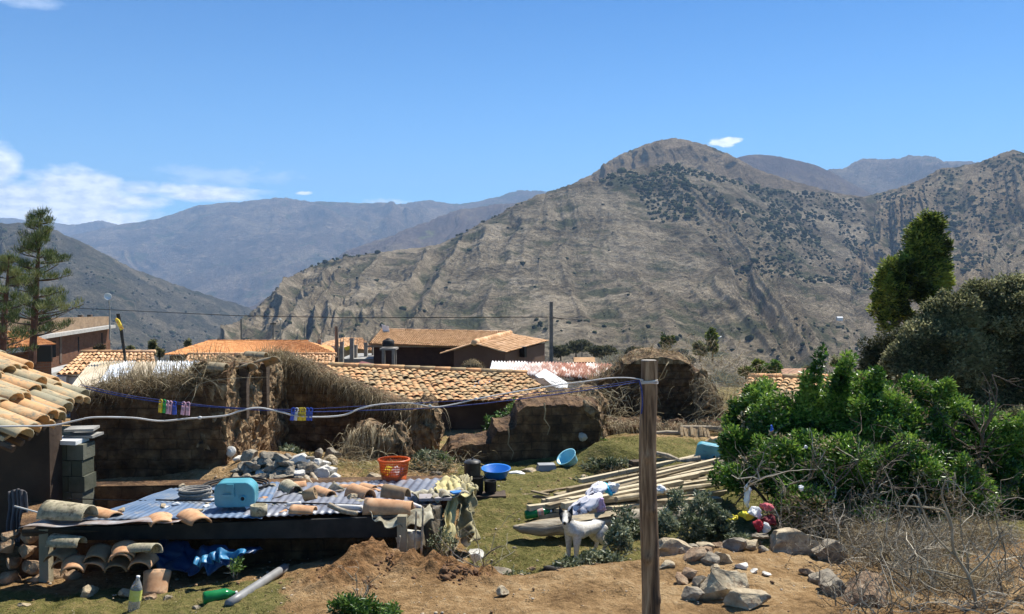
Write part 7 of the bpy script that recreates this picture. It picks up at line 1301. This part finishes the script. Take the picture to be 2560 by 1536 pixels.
for i, a in enumerate(((1668, 850, 90, 17, 26, 'dark rounded tree at the hill foot above the gable ruin', M_leaf_euc), (1782, 850, 85, 18, 34, 'taller dark tree at the hill foot right of the rounded one', M_leaf_euc), (1750, 875, 84, 20, 20, 'spreading dark tree joined to the taller one', M_leaf_olive), (1930, 920, 45, 22, 18, 'yellowish green bush beside the salmon roof', M_leaf_small), (1900, 917, 46, 16, 20, 'darker green bush left of the yellowish one', M_leaf_euc), (1865, 930, 44, 18, 12, 'low green bush above the left end of the right tile roof', M_leaf_euc),
      (1440, 868, 150, 42, 16, 'grey green tree at the hill foot right of the utility pole', M_lo), (1402, 880, 140, 30, 14, 'greyish tree touching the utility pole', M_lo), (1505, 880, 130, 44, 12, 'low green trees behind the rusty roof', M_lo), (1590, 880, 120, 26, 16, 'low bushy tree left of the gable crest', M_lo), (380, 868, 40, 8, 22, 'dark pointed tree beside the tan striped roof', M_leaf_olive), (398, 878, 41, 12, 14, 'low dark tree right of the pointed one', M_leaf_olive), (325, 876, 50, 9, 10, 'small dark bush behind the leaning flag pole', M_leaf_olive), (470, 862, 60, 7, 14, 'small pointed tree left of the orange hall roof', M_leaf_olive),
      (250, 875, 45, 12, 12, 'pale bare little tree before the brick building', M_straw_d), (2100, 905, 60, 30, 16, 'olive scrub beyond the green shoots of the bush', M_leaf_olive), (2020, 925, 70, 16, 8, 'pale bush right of the salmon roofed house', M_leaf_olive))):
    px, py, Y, rx, ry, lab, mt_ = a; smalltree(px, py, Y, rx, ry, 2600 if rx > 15 else 1100, lab, mt_, .0055 * Y ** .9 if Y > 60 else .16)
# loose stems and roots over the near ruins, dry scrub over lane edges
brushclump(1100, 1165, 12.7, .5, .3, 260, 'thin dry scrub between the basket and the stepped wall', M_straw); brushclump(880, 1150, 12.8, .5, .3, 300, 'pale dry stems at the foot of the rooty stump'); brushclump(1560, 1190, 12.6, .6, .25, 300, 'brown dry weeds on the bank left of the post', M_straw_d)
# ---------------------------------------------------------------- the dog
def skin_body(name, verts, edges, radii, mt, parent=None, sub=2, root=0):
    me = bpy.data.meshes.new(name); me.from_pydata(verts, edges, []); o = bpy.data.objects.new(name, me); COL.objects.link(o); o.modifiers.new('skin', 'SKIN'); sv = me.skin_vertices[0].data
    for i, r_ in enumerate(radii): sv[i].radius = (r_, r_) if np.isscalar(r_) else r_; sv[i].use_root = (i == root)
    m_ = o.modifiers.new('sub', 'SUBSURF'); m_.levels = sub; m_.render_levels = sub; dg = bpy.context.evaluated_depsgraph_get(); ev = o.evaluated_get(dg); nm = bpy.data.meshes.new_from_object(ev); o.modifiers.clear(); o.data = nm; nm.materials.clear(); nm.materials.append(mt)
    nm.polygons.foreach_set('use_smooth', [True] * len(nm.polygons))
    if parent is not None: o.parent = parent
    return o
def dog():
    m = bpy.data.materials.new('dog coat'); m.use_nodes = True; t = m.node_tree; bs = t.nodes['Principled BSDF']; at = N(t, 'ShaderNodeAttribute', attribute_name='black').outputs['Fac']
    oc = t.nodes.new('ShaderNodeTexCoord').outputs['Object']; nz = N(t, 'ShaderNodeTexNoise', i_Scale=30.0, i_Detail=6.0); t.links.new(oc, nz.inputs['Vector'])
    col = mixc(t, at, ramp(t, nz.outputs[0], (.3, (.50, .45, .37)), (.6, (.70, .67, .60))), (.012, .011, .011)); t.links.new(col, bs.inputs['Base Color']); bs.inputs['Roughness'].default_value = .8; bp = N(t, 'ShaderNodeBump', i_Strength=.4, i_Distance=.01); t.links.new(nz.outputs[0], bp.inputs['Height']); t.links.new(bp.outputs[0], bs.inputs['Normal'])
    h = empty('dog', (0, 0, 0), 'white dog with a black and white face standing and looking at the viewer', 'dog')
    # x = forward, z = up; feet at z 0; head turned toward the viewer
    V = [(-.32, 0, .40), (-.20, 0, .425), (-.06, 0, .425), (.08, 0, .43), (.19, 0, .455), (.25, 0, .52), (.285, -.02, .58), (.30, -.03, .62),   # 0-7 spine, neck, skull
         (.19, -.075, .40), (.195, -.085, .30), (.20, -.085, .205), (.20, -.085, .10), (.205, -.085, .035), (.245, -.085, .018),      # 8-13 near foreleg
         (.19, .075, .40), (.21, .085, .30), (.225, .085, .205), (.225, .085, .10), (.23, .085, .035), (.27, .085, .018),                # 14-19 far foreleg
         (-.31, -.08, .36), (-.25, -.09, .29), (-.32, -.095, .21), (-.385, -.095, .15), (-.365, -.095, .06), (-.33, -.095, .018),       # 20-25 near hind leg
         (-.31, .08, .36), (-.21, .09, .29), (-.28, .095, .21), (-.345, .095, .15), (-.32, .095, .06), (-.285, .095, .018),             # 26-31 far hind leg
         (-.37, 0, .44), (-.44, 0, .37), (-.47, 0, .28), (-.46, 0, .20)]                                                              # 32-35 tail
    E = [(0, 1), (1, 2), (2, 3), (3, 4), (4, 5), (5, 6), (6, 7), (4, 8), (8, 9), (9, 10), (10, 11), (11, 12), (12, 13), (4, 14), (14, 15), (15, 16), (16, 17), (17, 18), (18, 19), (0, 20), (20, 21), (21, 22), (22, 23), (23, 24), (24, 25), (0, 26), (26, 27), (27, 28), (28, 29), (29, 30), (30, 31), (0, 32), (32, 33), (33, 34), (34, 35)]
    rr = [.108, .11, .12, .14, .148, .115, .095, .085] + [.075, .055, .038, .031, .033, .031] * 2 + [.09, .072, .044, .031, .029, .031] * 2 + [.03, .02, .015, .008]
    o = skin_body('body', V, E, rr, m, h, 2, 1)
    n = len(o.data.vertices); co = np.empty(n * 3); o.data.vertices.foreach_get('co', co); co = co.reshape(-1, 3)
    blk = ((co[:, 2] > .62)).astype(float) * .9; at_ = o.data.attributes.new('black', 'FLOAT', 'POINT'); at_.data.foreach_set('value', blk.astype(np.float32))
    # head, built facing -y (the viewer); then turned
    hd = MB(); prof = [(-.075, .022, .03, .012), (-.065, .048, .050, .010), (-.03, .060, .058, .008), (.01, .058, .056, .004), (.04, .048, .046, -.004), (.060, .034, .036, -.014), (.085, .027, .029, -.022), (.115, .024, .025, -.027), (.135, .019, .020, -.030), (.145, .009, .010, -.031)]
    rows = []
    for f, rx, rz_, dz in prof: rows.append([(rx * math.cos(2 * math.pi * k / 20), -f, dz + rz_ * math.sin(2 * math.pi * k / 20)) for k in range(20)])
    hd.grid(np.array(rows).transpose(1, 0, 2), closed_u=True); hd.add(rows[0], [tuple(range(20))]); hd.add(rows[-1], [tuple(range(20))])
    head = hd.build('head', m, None, smooth=True); md = head.modifiers.new('s', 'SUBSURF'); md.levels = 1; md.render_levels = 1
    P = np.concatenate(hd.v); blk = ((np.abs(P[:, 0]) > .016 + .010 * smooth(.0, -.10, P[:, 1])) & (P[:, 1] > -.085)).astype(float); blk = np.maximum(blk, (P[:, 1] < -.138) * 1.0); a_ = head.data.attributes.new('black', 'FLOAT', 'POINT'); a_.data.foreach_set('value', blk.astype(np.float32))
    parts = [head]
    for s in (-1, 1):
        e = MB(); b3 = [(s * .012, .03, .040), (s * .064, .03, .020), (s * .060, .0, .022), (s * .014, -.005, .042)]; tip = (s * .062, .02, .108)
        e.add(b3 + [tip], [(0, 1, 4), (1, 2, 4), (2, 3, 4), (3, 0, 4), (3, 2, 1, 0)]); parts.append(e.build('ear', M_black, None)); y = MB().lathe([(0, -.008), (.006, -.005), (.008, 0), (.006, .005), (0, .008)], (s * .030, -.053, .014), 10); parts.append(y.build('eye', mat('dog eye', (.01, .006, .004), rough=.1, spec=.8), None, smooth=True))
    parts.append(MB().lathe([(0, -.010), (.008, -.007), (.011, 0), (.008, .006), (0, .009)], (0, -.146, -.022), 10).build('nose', M_black, None, smooth=True)); parts.append(MB().tube([Vector((-.017, -.118, -.043)), Vector((0, -.142, -.042)), Vector((.017, -.118, -.043))], .0025, 5).build('mouth', M_black, None))
    rz_h = R(150)   # body yaw: facing left and toward the viewer
    bx = math.radians(-138)
    for q in parts: q.matrix_parent_inverse.identity(); q.parent = h; q.location = (.315, -.03, .665); q.rotation_euler = (R(-6), 0, math.radians(132) - 0.02); q.scale = (1.5, 1.5, 1.55)
    g = G(1458, 1396); h.location = (g.x, g.y, g.z - .005); h.scale = (.83, .83, .76); h.rotation_euler = (0, 0, bx); return h
dog()
# ---------------------------------------------------------------- air
def haze_box():
    m = bpy.data.materials.new('haze air'); m.use_nodes = True; t = m.node_tree; t.nodes.clear()
    o = t.nodes.new('ShaderNodeOutputMaterial'); v = t.nodes.new('ShaderNodeVolumePrincipled')
    v.inputs['Color'].default_value = (.47, .68, 1, 1); v.inputs['Density'].default_value = HAZE_DENSITY; v.inputs['Anisotropy'].default_value = 0.0
    t.links.new(v.outputs[0], o.inputs['Volume'])
    b = MB().box((0, 4500, 350), (16000, 9400, 1500)); h = b.build('haze', m); tag(h, 'pale blue air over the valley', 'haze', kind='stuff')
HAZE_DENSITY = 1.25e-4
haze_box()
